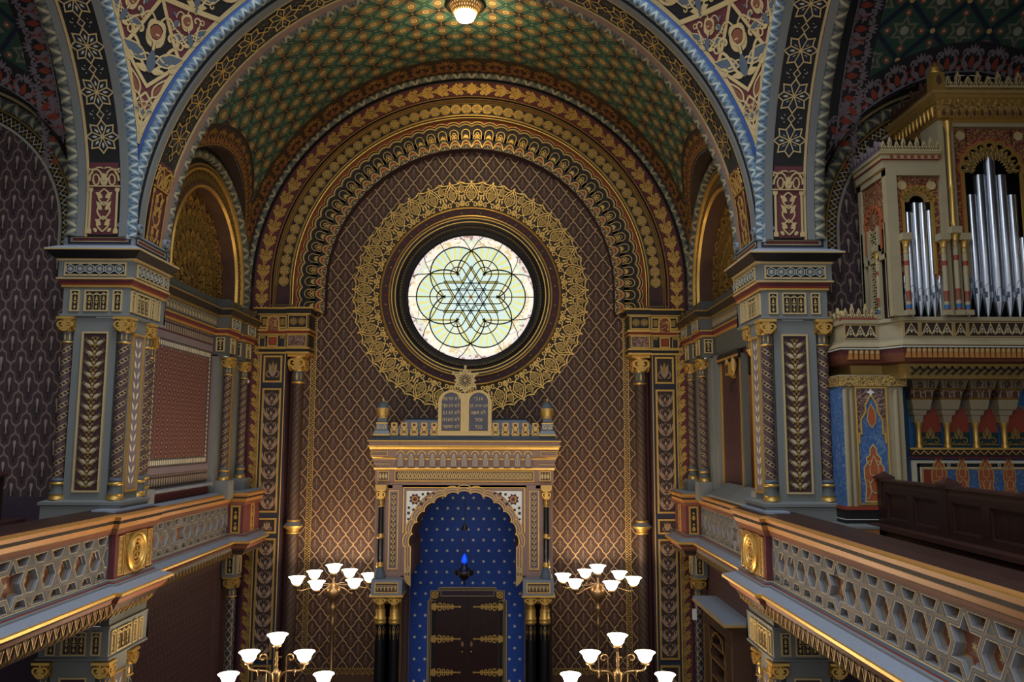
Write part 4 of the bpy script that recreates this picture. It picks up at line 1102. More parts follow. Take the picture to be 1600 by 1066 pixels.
# ------------------------------------------------------------------ gallery end walls with their blind arches
def gallery_wall(sx):
    mr = sx < 0; name = 'wall_left' if mr else 'wall_right'
    g = G(); Y = -5.15; cx, cz, Ri, Ro = 5.78, 7.76, 1.38, 1.72
    g.quad((4.03, Y, 3.7), (8.9, Y, 3.7), (8.9, Y, 9.6), (4.03, Y, 9.6), 'damask_gallery')
    fm = archmap((cx, Y, cz), (1, 0, 0), (0, -1, 0), Ri)
    us = np.concatenate([[-Ri * pi / 2 - .25], np.linspace(-Ri * pi / 2, Ri * pi / 2, 41), [Ri * pi / 2 + .25]])
    # mouldings of the blind arch
    g.band(fm, [(-.012, .0), (-.01, .02), (.015, .03), (.02, .012)], us, 'silver'); g.band(fm, [(.02, .012), (.13, .012)], us, 'black')
    L = (us[-1] - us[0]); n = 44
    g.ribbon([(us[0] + L * i / (2 * n), .035 if i % 2 else .115) for i in range(2 * n + 1)], .014, fm, 'gold_dull', .016)
    g.ribbon([(us[0] + L * i / (2 * n), .035 if i % 2 == 0 else .115) for i in range(2 * n + 1)], .01, fm, 'silver', .0165)
    g.band(fm, [(.13, .012), (.135, .04), (.15, .04), (.155, .015)], us, 'gold_dull')
    g.band(fm, [(.155, .015)] + [(.22 - .065 * cos(t), .06 * sin(t) + .02) for t in np.linspace(0, pi, 6)] + [(.29, .02)], us, 'rope_grey', True)
    g.band(fm, [(.29, .02), (.3, .08), (.33, .09), (.335, .28)], us, ['black', 'gold_pale', 'brown_dark'])
    # lower part: border strip beside the pier, skirting
    f2 = plane((0, Y, 0), (0, 0, 1), (1, 0, 0), (0, -1, 0)); zig_strip(g, f2, [4.83, 7.05], 4.06, 4.17, .11, 'brown_dark', 'silver')
    g.ribbon([(4.83, 4.185), (7.05, 4.185)], .02, f2, 'gold', .006)
    g.box(4.03, Y - .006, 3.7, 8.9, Y, 4.8, 'violet')
    o = g.obj(name, None, mr); o['kind'] = 'structure'
    # vault of the gallery: main barrel along x, cut by the blind arch
    g = G(); R = AR + .55; VC = 7.85; P = []; xs = np.linspace(4.05, 9, 46)
    # cross section in y-z around AY, springing above the blind arch
    def th(x):
        d = (Ro + .0) ** 2 - (x - cx) ** 2; z = cz + sqrt(d) if d > 0 else 7.6
        return math.asin(max(-.2, min(.98, (z - VC) / R)))
    def thb(x):
        d = (Ro + .3) ** 2 - (x - cx) ** 2; z = cz + sqrt(d) if d > 0 else 7.6
        return max(th(x) + .001, math.asin(max(-.2, min(.98, (z - VC) / R))))
    xs = np.unique(np.concatenate([xs, [cx - Ro, cx + Ro, 4.36, 4.68, cx - Ro - .3]])); pt = lambda x, a: (x, AY + R * cos(a), VC + R * sin(a))
    for x0, x1 in zip(xs[:-1], xs[1:]):
        xm = (x0 + x1) / 2
        if xm < 4.68: segs = [([th(x0), 1.9], [th(x1), 1.9], 16, 'black')]
        else: segs = [([th(x0), thb(x0)], [th(x1), thb(x1)], 4, 'black'), ([thb(x0), 1.9], [thb(x1), 1.9], 24, 'vault_gallery')]
        for a, b, n, m in segs:
            A0, B0 = np.linspace(*a, n), np.linspace(*b, n)
            g.grid([[pt(x0, q) for q in A0], [pt(x1, q) for q in B0]], m, uv=[[(x0, q * R) for q in A0], [(x1, q * R) for q in B0]])
    P = []
    for q in np.linspace(0, pi, 31):
        x, z = cx + Ro * cos(q), cz + Ro * sin(q); y1 = AY + sqrt(max(.01, R * R - (z - VC) ** 2))
        P.append([(x, Y - .02, z), (x, min(y1, Y - .021), z)])
    g.grid(P, 'black')
    def fl(t, d, h):
        t, d = np.asarray(t), np.asarray(d); x = cx + (Ro + d) * np.sin(t / Ro); z = cz + (Ro + d) * np.cos(t / Ro)
        return np.c_[x, AY + np.sqrt(np.maximum(.01, (R - np.asarray(h)) ** 2 - (z - VC) ** 2)), z]
    fy = lambda u, d, h: np.c_[4.05 + np.asarray(d), AY + (R - np.asarray(h)) * np.cos(np.asarray(u) / R), VC + (R - np.asarray(h)) * np.sin(np.asarray(u) / R)]
    BM = {'a': 'lilac', 'o': 'red'}
    for i in range(19): g.draw(S_SCROLL, fl, -2.4 + 4.8 * (i + .5) / 19, .03, .26, 0, h=.006, mats=BM)
    for i in range(22): g.draw(S_SCROLL, fy, .1 + 5.4 * (i + .5) / 22, .33, .3, 0, h=.006, mats=BM)
    v = g.obj('vault', o, mr)
    # the far shell of the gallery: outer wall, back half of the vault and the storey below
    g = G(); g.quad((8.9, -5.15, 0), (8.9, -13, 0), (8.9, -13, 11), (8.9, -5.15, 11), 'damask_gallery')
    P = [[(x, AY + R * cos(q), VC + R * sin(q)) for q in np.linspace(1.9, pi, 10)] for x in (4.05, 9)]; g.grid(P, 'teal_dark')
    g.box(3.5, -12, 3.55, 8.9, -5.16, 3.745, 'carpet'); g.box(3.9, -5.1, 0, 8.9, -5.0, 3.6, 'violet')
    g.obj('gallery_shell', o, mr)
    return o
WL = gallery_wall(-1); WR = gallery_wall(1)

# ------------------------------------------------------------------ side walls of the altar bay
def bay_wall(sx):
    mr = sx < 0; w = WL if mr else WR
    X0 = 3.86; N = (-1, 0, 0)
    fm = lambda x: plane((x, 0, 0), (0, 1, 0), (0, 0, 1), N)
    # lunette: wall above the entablature with recessed tympanum
    g = G(); am = archmap((3.8, LY, LZ), (0, 1, 0), N, 1.3); q = pi / 2 * 1.3; us = np.concatenate([[-q - .3], np.linspace(-q, q, 49), [q + .3]])
    r = lambda x: x - 1.3
    g.band(am, [(r(1.27), -.22), (r(1.275), -.02)], us, 'brown'); g.band(am, [(r(1.275), -.02), (r(1.29), .02), (r(1.31), .02), (r(1.32), 0)], us, 'gold')
    g.band(am, [(r(1.32), 0), (r(1.36), 0), (r(1.37), -.02)], us, 'brown'); g.band(am, [(r(1.37), -.02), (r(1.53), -.02)], us, 'brown_dark')
    g.band(am, [(r(1.53), -.02), (r(1.535), .02), (r(1.56), .02), (r(1.565), 0), (r(1.6), 0), (r(1.605), .02), (r(1.625), .02), (r(1.63), -.02)], us, ['gold', 'gold', 'gold', 'brown', 'gold_dull', 'gold_dull', 'gold_dull'])
    g.band(am, [(r(1.63), -.02), (r(1.7), -.04)], us, 'black')
    g.band(am, [(r(1.69), -.08), (r(1.7), -.02)] + [(r(1.77) - .07 * cos(t), .065 * sin(t)) for t in np.linspace(.2, pi, 6)] + [(r(1.86), .0), (r(1.9), -.1), (r(2.5), -.1)], us, 'rope_grey', True)
    n = 44; L = us[-1] - us[0]
    for i in range(n):
        u = us[0] + L * (i + .5) / n
        g.ribbon(leaf(u, r(1.375), .15, .1, pi / 2, 6), .014, am, 'gold_dull', -.008, 0, True); g.fill(leaf(u, r(1.395), .1, .04, pi / 2, 5), am, 'gold_dull', -.01)
    tym = archmap((4.02, LY, LZ), (0, 1, 0), N, 1.28)
    T = np.vstack([[(LY + 1.28, 7.5)], np.c_[LY + 1.28 * np.cos(np.linspace(0, pi, 40)), LZ + 1.28 * np.sin(np.linspace(0, pi, 40))], [(LY - 1.28, 7.5)]])
    g.fill(T, fm(4.02), 'arabesque', 0)
    f2 = fm(4.02); S = [('s', spiral(.3, .12, .16, .03, 2.4, -3.6, 12), .05, 'gold_dull'), ('f', leaf(.2, .05, .3, .13, .5, 5), 'gold_dull'), ('s', bez((.1, 0), (.3, .1), (.5, .05), (.75, .2), 7), .045, 'gold_dull'), ('f', leaf(.6, .1, .3, .16, .5, 5), 'gold')]
    for R0, K, n_ in ((.12, .42, 8), (.42, .42, 13), (.74, .42, 19)):
        for k in range(n_):
            a = pi * k / (n_ - 1)
            for m_ in (1, -1): g.draw(S, f2, LY + R0 * cos(a), LZ - .12 + R0 * sin(a), K, a, h=.012, t=.01, sy=m_ * K)
            g.fill(leaf(LY + (R0 + .1) * cos(a), LZ - .12 + (R0 + .1) * sin(a), .24, .05, a, 5), f2, 'gold_dull', .016)
    for k in range(15): a = pi * k / 14; g.draw(S_PALM, f2, LY + 1.08 * cos(a), LZ + 1.08 * sin(a), .24, a - pi / 2, h=.014, t=.01)
    g.obj('lunette', w, mr)
    # entablature
    g = G(); Y0, Y1 = -4.72, -.3
    path = [(X0, Y0), (X0, -1.72), (3.68, -1.72), (3.68, -1.2), (3.74, -1.2), (3.74, -.95), (3.68, -.95), (3.68, -.42), (X0, -.42), (X0, Y1)]
    prof = [(0, 6.68), (0, 6.7), (0, 6.72), (0, 6.73), (0, 7.0), (.02, 7.01), (.02, 7.03), (.03, 7.04), (.05, 7.085), (.06, 7.09), (.06, 7.105), (.045, 7.11), (.045, 7.285), (.055, 7.29), (.055, 7.305), (.075, 7.31), (.14, 7.385), (.145, 7.39), (.145, 7.405), (.06, 7.45), (.03, 7.455), (.03, 7.56), (-.1, 7.56)]
    mt = ['grey_dark', 'grey_dark', 'grey_dark', 'grey_dark', 'gold', 'gold', 'red', 'maroon', 'gold', 'gold', 'gold', 'grey_dark', 'gold_dull', 'gold_dull', 'gold_dull', 'black', 'gold_dull', 'gold_dull', 'grey_dark', 'grey_dark', 'grey_dark', 'grey_dark']
    g.molding(path, prof, mt, side=-1)
    f3 = fm(3.66)
    for y in (-1.46, -.69):
        niche(g, plane((3.675, 0, 0), (0, 1, 0), (0, 0, 1), N), y - .1, y + .1, 6.74, 6.98, 1); rosettes(g, plane((3.63, 0, 0), (0, 1, 0), (0, 0, 1), N), y - .17, y + .17, 7.135, 7.265, 2)
        fy = plane((3.77, y - .265, 0), (1, 0, 0), (0, 0, 1), (0, -1, 0)); niche(g, fy, -.075, .06, 6.75, 6.97, 1)
        f7 = plane((3.65, y, 7.51), (0, 1, 0), (0, 0, 1), N); g.frame(-.18, -.04, .18, .04, .01, f7, 'gold_dull', .006, .006)
    f4 = fm(X0 - .045); n = 26
    for i in range(n):
        y = -4.6 + 2.8 * (i + .5) / n
        g.ribbon([(y - .04, 7.14), (y - .04, 7.22)] + [tuple(p) for p in arc(y, 7.22, .04, pi, 0, 6)] + [(y + .04, 7.14)], .012, f4, 'gold_pale', .008); g.fill(leaf(y, 7.14, .09, .035, pi / 2, 5), f4, 'silver', .006)
    g.obj('entablature', w, mr)
    g = G(); g.box(X0, -4.76, 6.68, X0 + .3, -.28, 8.3, 'brown_dark') if 0 else None
    # wall field between the supports
    if mr:
        g.quad((X0, -4.76, 3.7), (X0, -.28, 3.7), (X0, -.28, 6.7), (X0, -4.76, 6.7), 'lilac')
        f5 = fm(X0 - .002); a, b = -3.92, -1.8
        g.rect(a, 4.78, b, 7.0, f5, 'maroon', .002)
        g.rect(a + .17, 5.16, b - .17, 6.62, f5, 'diaper', .006)
        for z0, z1, m in ((4.78, 4.95, 'tick_band'), (4.96, 5.05, 'lilac'), (6.73, 6.83, 'lilac'), (6.85, 6.99, 'tick_band')): g.rect(a, z0, b, z1, f5, m, .006)
        g.frame(a + .06, 5.06, b - .06, 6.72, .1, f5, 'grey_dark', .008, .004)
        for i in range(34):
            y = a + .11 + (b - a - .22) * i / 33
            for z in (5.11, 6.67): g.fill(A([(y - .018, z - .03), (y + .018, z - .03), (y + .018, z + .03), (y - .018, z + .03)]), f5, 'cream', .0105)
        for i in range(1, 24):
            z = 5.11 + 1.56 * i / 24
            for y in (a + .11, b - .11): g.fill(circle(y, z, .022, 8), f5, 'cream', .0105)
        g.box(X0 - .03, -3.9, 4.62, X0 + .2, -1.8, 4.74, 'maroon'); g.box(X0 - .1, -3.9, 4.73, X0 + .2, -1.8, 4.77, 'blue_grey')
        g.obj('wall_field', w, True)
    else:
        # open box beside the altar: frame posts, papered return wall, open door leaf behind
        g.box(X0 - .03, -1.93, 4.4, X0 + .25, -1.72, 6.7, 'grey'); g.box(X0 + .05, -4.76, 6.6, X0 + .3, -1.7, 6.75, 'maroon'); g.box(X0, -4.76, 3.7, X0 + .3, -1.72, 4.5, 'grey')
        g.box(X0, -1.72, 3.7, X0 + .25, -.28, 6.7, 'grey'); g.box(X0, -4.76, 4.4, X0 + .25, -4.2, 6.7, 'grey')
        g.box(3.9, -1.93, 4.5, 3.93, -3.0, 6.62, 'maroon_dark'); f5 = fm(3.898)
        for yy in (-1.97, -2.97): g.ribbon([(yy, 4.5), (yy, 6.6)], .022, f5, 'gold', .03, .03)
        for i in range(10):
            z = 4.72 + .19 * i
            for yy in (-2.6, -2.33): g.draw(S_PALM, f5, yy, z, .15, 0, h=.003, mats={'gold': 'maroon'})
        g.box(3.84, -1.9, 6.56, 3.95, -3.02, 6.68, 'black'); g.ribbon([(-3.02, 6.6), (-1.9, 6.6)], .03, fm(3.84), 'gold', .012, .012)
        g.box(3.88, -3.0, 4.5, 3.96, -3.07, 6.62, 'grey_dark')
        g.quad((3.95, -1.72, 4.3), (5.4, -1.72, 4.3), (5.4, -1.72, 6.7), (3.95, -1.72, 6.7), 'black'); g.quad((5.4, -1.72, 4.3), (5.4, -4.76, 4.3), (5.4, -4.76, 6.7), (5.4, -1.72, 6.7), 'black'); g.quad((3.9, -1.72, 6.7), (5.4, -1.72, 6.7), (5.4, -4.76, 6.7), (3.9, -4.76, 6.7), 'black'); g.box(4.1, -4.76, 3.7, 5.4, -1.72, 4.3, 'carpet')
        g.obj('box_opening', w)
    # lower wall under the parapet
    g = G(); g.quad((X0, -4.76, 0), (X0, -.28, 0), (X0, -.28, 3.8), (X0, -4.76, 3.8), 'damask_low')
    f6 = fm(X0); zig_strip(g, plane((X0, 0, 0), (0, 0, 1), (0, 1, 0), N), [0, 3.5], -1.25, -1.19, .07, 'maroon_dark', 'lilac')
    g.obj('lower_wall', w, mr)
    g = G(); g.box(3.62, -4.8, 3.69, 3.86, -.3, 3.74, 'grey'); g.obj('parapet_floor', w, mr)
    side = 'left' if mr else 'right'
    for y, nm in ((-1.46, 'nearer the pier'), (-.69, 'nearer the altar arch')):
        t = thing('column', 'slim dark column above the %s altar parapet, %s' % (side, nm), 'column', (sx * 3.72, y, 4.6))
        g = G(); g.box(3.6, y - .13, 4.5, 3.85, y + .13, 4.78, 'grey'); g.obj('pedestal', t, mr)
        x = 3.72; g = G(); base_of(g, x, y, 4.78, .2, .058); g.obj('base', t, mr)
        g = G(); g.lathe([(.058, 4.96), (.058, 6.42)], (x, y, 0), 18, 'col_spiral'); g.obj('shaft', t, mr)
        g = G(); capital(g, x, y, 6.4, 6.68, .058); g.obj('capital', t, mr)
    g = G(); g.ribbon([(-1.075, 4.6), (-1.075, 6.68)], .05, fm(3.8), 'gold', .03, .03); g.box(3.8, -1.72, 4.5, 3.87, -.42, 6.7, 'grey'); g.obj('gilded_fillet', w, mr)
    y = -4.12; t = thing('column', 'thin dark column of the %s altar wall, just behind the pier' % side, 'column', (sx * 3.76, y, 4.6))
    g = G(); g.box(3.66, y - .1, 4.5, 3.9, y + .1, 4.81, 'grey'); g.obj('pedestal', t, mr)
    g = G(); base_of(g, 3.76, y, 4.8, .2, .045); g.obj('base', t, mr)
    g = G(); g.lathe([(.045, 4.98), (.045, 6.43)], (3.76, y, 0), 14, 'col_spiral'); g.obj('shaft', t, mr)
    g = G(); capital(g, 3.76, y, 6.4, 6.68, .045); g.obj('capital', t, mr)
    y = -.86; x = 3.72; t = thing('column', 'dark column with gilded capital on the lower %s wall under the parapet' % side, 'column', (sx * x, y, 0))
    g = G(); base_of(g, x, y, .3, .4, .07); g.box(3.6, y - .14, 0, 3.84, y + .14, .32, 'grey'); g.obj('base', t, mr)
    g = G(); g.lathe([(.07, .66), (.07, 2.95)], (x, y, 0), 18, 'col_trellis'); g.obj('shaft', t, mr)
    g = G(); capital(g, x, y, 2.92, 3.24, .07, 'slate'); g.obj('capital', t, mr)
    g = G(); g.box(3.62, y - .12, 3.24, 3.85, y + .12, 3.66, 'grey'); niche(g, plane((x, y - .12, 0), (1, 0, 0), (0, 0, 1), (0, -1, 0)), -.065, .065, 3.29, 3.6, 1); niche(g, fm(3.62), y - .08, y + .08, 3.29, 3.6, 1); g.obj('impost_block', t, mr)
bay_wall(-1); bay_wall(1)
f_ = G(); f_.box(-9, -14, -.1, 9, .1, 0, 'carpet'); o_ = f_.obj('floor'); o_['kind'] = 'structure'
# ------------------------------------------------------------------ gallery parapets
def inset(P, d):
    P = np.asarray(P, float); a = np.roll(P, 1, 0); b = np.roll(P, -1, 0)
    e0 = P - a; e1 = b - P; e0 /= np.linalg.norm(e0, axis=1)[:, None]; e1 /= np.linalg.norm(e1, axis=1)[:, None]
    n0 = np.c_[-e0[:, 1], e0[:, 0]]; n1 = np.c_[-e1[:, 1], e1[:, 0]]; m = n0 + n1; m /= (m * n1).sum(1)[:, None]
    return P + m * d
def coffer(g, fm, P, w, kind):
    """one recessed cell of the strapwork: strap edge, gilded arris, stepped sides, painted floor"""
    P = np.asarray(P, float)
    A2 = .5 * np.sum(P[:, 0] * np.roll(P[:, 1], -1) - P[:, 1] * np.roll(P[:, 0], -1))
    if A2 < 0: P = P[::-1]
    rad = {'h': .11, 't': .055, 's': .075, 'q': .034}[kind]
    ins = [(0, 0), (.002, 0), (w - .004, 0), (w + .002, 0)]
    if kind == 'q':
        g.fill(P, fm, 'slate', 0); g.ribbon(inset(P, .012), .005, fm, 'gold_dull', .003, 0, True); return
    ins += [(w + .004, -.026), (w + .012, -.028), (w + .015, -.03), (w + .018, -.052), (w + .026, -.054)]
    mats = ['gold_dull', 'slate', 'gold_pale', 'blue_grey', 'lilac', 'gold_dull', 'grey', 'ochre']
    rings = [inset(P, d) for d, h in ins]; hs = [h for d, h in ins]
    Q = np.stack([fm(r[:, 0], r[:, 1], np.full(len(r), h)) for r, h in zip(rings, hs)], 1)
    g.grid(Q, mats, cu=True, smooth=False)
    F = rings[-1]; g.fill(F, fm, 'rust' if kind in 'hs' else 'brown', hs[-1])
    if kind in 'hs':
        cx, cz = F.mean(0); g.draw(flower(6, .9, 'x', .4), fm, cx, cz, .036, h=hs[-1] + .003, mats={'x': 'gold_pale'})
def lattice(g, fm, u0, u1, v0, s, off, period=7, w=.02):
    """trihexagonal strapwork between u0 and u1, two rows of hexagons high, with stars of six points"""
    q = sqrt(3) * s; n0 = int(math.floor((u0 - off) / (2 * s))) - 1; n1 = int(math.ceil((u1 - off) / (2 * s))) + 1
    hexa = lambda x, y: [(x + s * cos(pi / 3 * k), y + s * sin(pi / 3 * k)) for k in range(6)]
    def clip(P):
        for ax, val, sg in ((0, u0, 1), (0, u1, -1), (1, v0 - q, 1), (1, v0 + q, -1)):
            out = []
            for i in range(len(P)):
                a, b = P[i], P[(i + 1) % len(P)]; da, db = sg * (a[ax] - val), sg * (b[ax] - val)
                if da >= -1e-9: out.append(a)
                if (da > 1e-9) != (db > 1e-9) and abs(da - db) > 1e-9 and min(da, db) < -1e-9:
                    t = da / (da - db); out.append((a[0] + t * (b[0] - a[0]), a[1] + t * (b[1] - a[1])))
            P = out
            if len(P) < 3: return None
        O = []
        for p in P:
            if not O or hypot(p[0] - O[-1][0], p[1] - O[-1][1]) > 1e-4: O.append(p)
        if hypot(O[0][0] - O[-1][0], O[0][1] - O[-1][1]) < 1e-4: O.pop()
        if len(O) < 3: return None
        a = A(O); ar = abs(.5 * np.sum(a[:, 0] * np.roll(a[:, 1], -1) - a[:, 1] * np.roll(a[:, 0], -1)))
        return O if ar > .004 else None
    for i in range(n0, n1 + 1):
        x = off + 2 * s * i; st = i % period == 0
        if st and u0 < x - 2 * s * .9 and x + 2 * s * .9 < u1:
            coffer(g, fm, star(x, v0, q, s, 6), w, 's')
        else:
            P = clip(hexa(x, v0)); P and coffer(g, fm, P, w, 'h')
            for sg in (1, -1):
                T = clip([(x - s / 2, v0 + sg * q / 2), (x + s / 2, v0 + sg * q / 2), (x, v0 + sg * q)]); T and coffer(g, fm, T, w * .8, 'q')
        star_here = lambda k: k % period == 0 and u0 < off + 2 * s * k - 2 * s * .9 and off + 2 * s * k + 2 * s * .9 < u1
        for sg in (1, -1):
            P = clip(hexa(x + s, v0 + sg * q)); P and coffer(g, fm, P, w, 't')
            if not (star_here(i) or star_here(i + 1)):
                T = clip([(x + s, v0), (x + s / 2, v0 + sg * q / 2), (x + s * 1.5, v0 + sg * q / 2)]); T and coffer(g, fm, T, w * .8, 'q')

RAIL = [(-.0, 4.475), (.015, 4.48), (.015, 4.50), (.03, 4.505), (.03, 4.53), (.04, 4.54), (.055, 4.58), (.06, 4.585), (.06, 4.615), (.075, 4.62), (.085, 4.655), (.082, 4.668), (.05, 4.68), (-.06, 4.70), (-.28, 4.70), (-.28, 3.72)]
RAILM = ['rust', 'rust', 'gold_dull', 'rust', 'gold_dull', 'ochre', 'gold', 'brown_dark', 'gold_dull', 'ochre', 'gold', 'ochre', 'wood_dark', 'wood_dark', 'brown_dark']
SILL = [(-.26, 3.72), (.02, 3.72), (.03, 3.74), (.06, 3.80), (.10, 3.83), (.12, 3.87), (.165, 3.905), (.175, 3.91), (.175, 3.935), (.165, 3.945), (.06, 3.985), (.055, 4.0), (.03, 4.005), (.03, 4.02), (.012, 4.035), (0, 4.04)]
SILLM = ['brown_dark', 'brown', 'brown_dark', 'brown', 'rust', 'brown', 'rust', 'gold', 'gold', 'skylit_ledge', 'grey', 'blue_grey', 'red', 'slate', 'gold_pale']
def parapet(sx):
    mr = sx < 0; side = 'left' if mr else 'right'
    t = thing('parapet', '%s gallery parapet of blue-grey star strapwork under an orange and gold rail' % side, 'balcony', (sx * 3.3, -7, 3.72))
    pa = [(3.30, -11.4), (3.30, -5.83), (3.24, -5.83), (3.24, -4.97), (3.62, -4.97)]; pb = [(3.72, -4.99), (3.72, -1.17), (3.48, -1.17), (3.48, -.31)]
    dz = -.1
    for nm, prof, mt in (('rail', RAIL, RAILM), ('sill', SILL, SILLM)):
        g = G(); g.molding(pa, prof, mt, side=-1); pm_ = list(mt)
        if nm == 'rail': pm_[-2] = 'blue_grey'; pm_[-3] = 'skylit_ledge'
        g.molding(pb, [(max(o, -.12), z + dz) for o, z in prof], pm_, side=-1)
        if nm == 'rail': g.box(3.26, -5.83, 4.69, 3.5, -4.97, 4.715, 'skylit_ledge')
        g.obj(nm, t, mr)
    N = (-1, 0, 0); v0 = (4.04 + 4.475) / 2; s = .13
    g = G(); fm = plane((3.30, 0, 0), (0, 1, 0), (0, 0, 1), N)
    lattice(g, fm, -11.4, -5.83, v0, s, -7.4); g.obj('strapwork_panel', t, mr)
    g = G(); fm = plane((3.72, 0, dz), (0, 1, 0), (0, 0, 1), N)
    lattice(g, fm, -4.97, -1.17, v0, s, -3.0); g.obj('strapwork_panel', t, mr)
    # rosette pier
    g = G(); fm = plane((3.24, 0, 0), (0, 1, 0), (0, 0, 1), N); yc = -5.4
    g.box(3.24, -5.83, 4.03, 3.4, -4.97, 4.48, 'red' if 0 else 'maroon')
    for y in (-5.72, -5.08):
        g.rect(y - .05, 4.07, y + .05, 4.45, fm, 'gold_dull', .004); g.frame(y - .055, 4.065, y + .055, 4.455, .014, fm, 'gold', .016, .016)
        for k in range(6): g.draw(flower(4, .8, 'gold_pale', .5), fm, y, 4.1 + .064 * k, .032, h=.008)
    g.frame(yc - .235, 4.055, yc + .235, 4.465, .012, fm, 'gold', .012, .012)
    for a in (1, -1):
        for b in (1, -1):
            g.fill([(yc + a * .225, v0 + b * .19), (yc + a * .1, v0 + b * .19), (yc + a * .17, v0 + b * .14), (yc + a * .21, v0 + b * .07)], fm, 'gold_dull', .012)
    g.obj('rosette_pier', t, mr)
    g = G(); k = [(.205, .0), (.205, .03), (.19, .045), (.18, .03), (.165, .03), (.155, .045), (.14, .04), (.13, .02), (.118, .02), (.11, .035), (.1, .03), (.092, .01), (0, .006)]
    g.lathe([(r, 3.24 - h) for r, h in k], (0, yc, v0), 40, axis='x', mats=['gold', 'gold', 'gold', 'gold_dull', 'gold', 'gold', 'gold', 'gold_dull', 'gold', 'gold', 'gold', 'maroon_dark'], smooth=False)
    for i in range(4):
        a = pi / 2 * i + pi / 4; g.ribbon(circle(yc + .042 * cos(a), v0 + .042 * sin(a), .036, 12), .012, fm, 'gold', .03, .025, True)
    g.obj('rosette', t, mr)
    # end pier turned towards the nave
    g = G(); g.box(3.48, -1.17, 3.93, 3.72, -.31, 4.4, 'maroon'); fe = plane((3.6, -1.17, 0), (1, 0, 0), (0, 0, 1), (0, -1, 0)); fs = plane((3.48, -.74, 0), (0, 1, 0), (0, 0, 1), N)
    for fm, w in ((fe, .06), (fs, .06)):
        g.rect(-w, 3.96, w, 4.36, fm, 'black', .003); g.frame(-w - .015, 3.945, w + .015, 4.375, .026, fm, 'gold', .016, .016)
        for z in (4.03, 4.2): g.draw([('f', leaf(0, -.4, .8, .5, pi / 2, 7), 'gold'), ('f', circle(0, .62, .16, 8), 'gold')], fm, 0, z, .11, h=.008)
    g.obj('end_pier', t, mr)
    # row of little gilded brackets under the sill, each one a part
    g = G(); g.box(-.012, -.036, -.095, .06, .036, 0, 'brown'); fm = plane((-.012, 0, -.05), (0, 1, 0), (0, 0, 1), N)
    g.ribbon([(-.04, .045), (0, -.045), (.04, .045)], .01, fm, 'gold_dull', .008, .008); g.fill([(0, -.03), (.025, .04), (-.025, .04)], fm, 'rust', .004)
    g.add([(-.012, -.03, -.095), (-.012, .03, -.095), (.05, 0, -.16), (.06, -.03, -.09), (.06, .03, -.09)], [(0, 1, 2), (0, 2, 3), (1, 4, 2)], 'gold_dull')
    first = None
    for x, y0, y1, z in ((3.22, -11.4, -4.97, 3.82), (3.64, -4.97, -1.17, 3.72)):
        n = int(abs(y1 - y0) / .108)
        for i in range(n):
            if first is None: q = first = g.obj('bracket', t, mr)
            else: q = first.copy(); COL.objects.link(q)
            q.location = (sx * x, y0 + (y1 - y0) * (i + .5) / n, z)
parapet(-1); parapet(1)

# ------------------------------------------------------------------ pews
def pew(sx):
    mr = sx < 0; side = 'left' if mr else 'right'
    t = thing('pew', 'dark panelled wooden pew row with pointed post caps in the %s gallery' % side, 'pew', (sx * 4.4, -8, 3.75))
    ys = [-5.92 - 1.17 * i for i in range(5)]
    g = G(); g.box(4.25, ys[-1], 4.575, 4.46, -5.66, 4.615, 'wood_edge'); g.box(4.38, ys[-1], 4.98, 4.46, -5.92, 5.03, 'wood_edge'); g.box(4.36, ys[-1], 5.03, 4.48, -5.92, 5.05, 'wood_edge'); g.obj('rail', t, mr)
    for i, y in enumerate(ys):
        g = G(); g.box(4.37, y - .05, 3.75, 4.47, y + .05, 5.05, 'pew_wood'); g.box(4.345, y - .075, 5.05, 4.495, y + .075, 5.075, 'wood_edge')
        g.add([(4.35, y - .07, 5.075), (4.49, y - .07, 5.075), (4.49, y + .07, 5.075), (4.35, y + .07, 5.075), (4.42, y, 5.125)], [(0, 1, 4), (1, 2, 4), (2, 3, 4), (3, 0, 4)], 'wood_edge')
        g.obj('post', t, mr)
    for i in range(4):
        y0, y1 = ys[i] - .05, ys[i + 1] + .05
        g = G(); g.box(4.40, y1, 4.6, 4.44, y0, 5.0, 'pew_wood'); fm = plane((4.40, 0, 0), (0, 1, 0), (0, 0, 1), (-1, 0, 0))
        ym = (y0 + y1) / 2
        for a, b in ((y1, ym), (ym, y0)): g.frame(a, 4.615, b, 4.98, .06, fm, 'pew_wood', .025, .025); g.frame(a + .06, 4.675, b - .06, 4.92, .012, fm, 'wood_edge', .014, .014)
        g.obj('back_panel', t, mr)
        g = G(); g.box(4.30, y1 - .05, 3.75, 4.36, y0 + .05, 4.575, 'pew_wood'); fm = plane((4.30, 0, 0), (0, 1, 0), (0, 0, 1), (-1, 0, 0))
        g.frame(y1 - .05, 3.8, y0 + .05, 4.56, .07, fm, 'pew_wood', .02, .02); g.frame(y1 + .02, 3.87, y0 - .02, 4.49, .012, fm, 'wood_edge', .012, .012); g.obj('front_panel', t, mr)
    g = G(); g.box(4.28, -5.92, 3.75, 4.46, -5.7, 4.575, 'pew_wood'); fm = plane((4.37, -5.62, 4.2), (0, 1, 0), (0, 0, 1), (-1, 0, 0))
    g.ribbon(spiral(-.02, .0, .1, .03, pi * 1.3, -1.5, 14), .05, fm, 'wood_edge', .06, .12); g.obj('end_scroll', t, mr)
pew(-1); pew(1)
o_ = G(); o_.box(3.92, -6.16, 3.75, 4.24, -5.68, 4.585, 'wood_step'); o_.box(3.91, -6.17, 4.585, 4.24, -5.68, 4.605, 'grey'); o_ = o_.obj('platform'); tag(o_, 'wooden step with grey top at the foot of the organ corner', 'step')
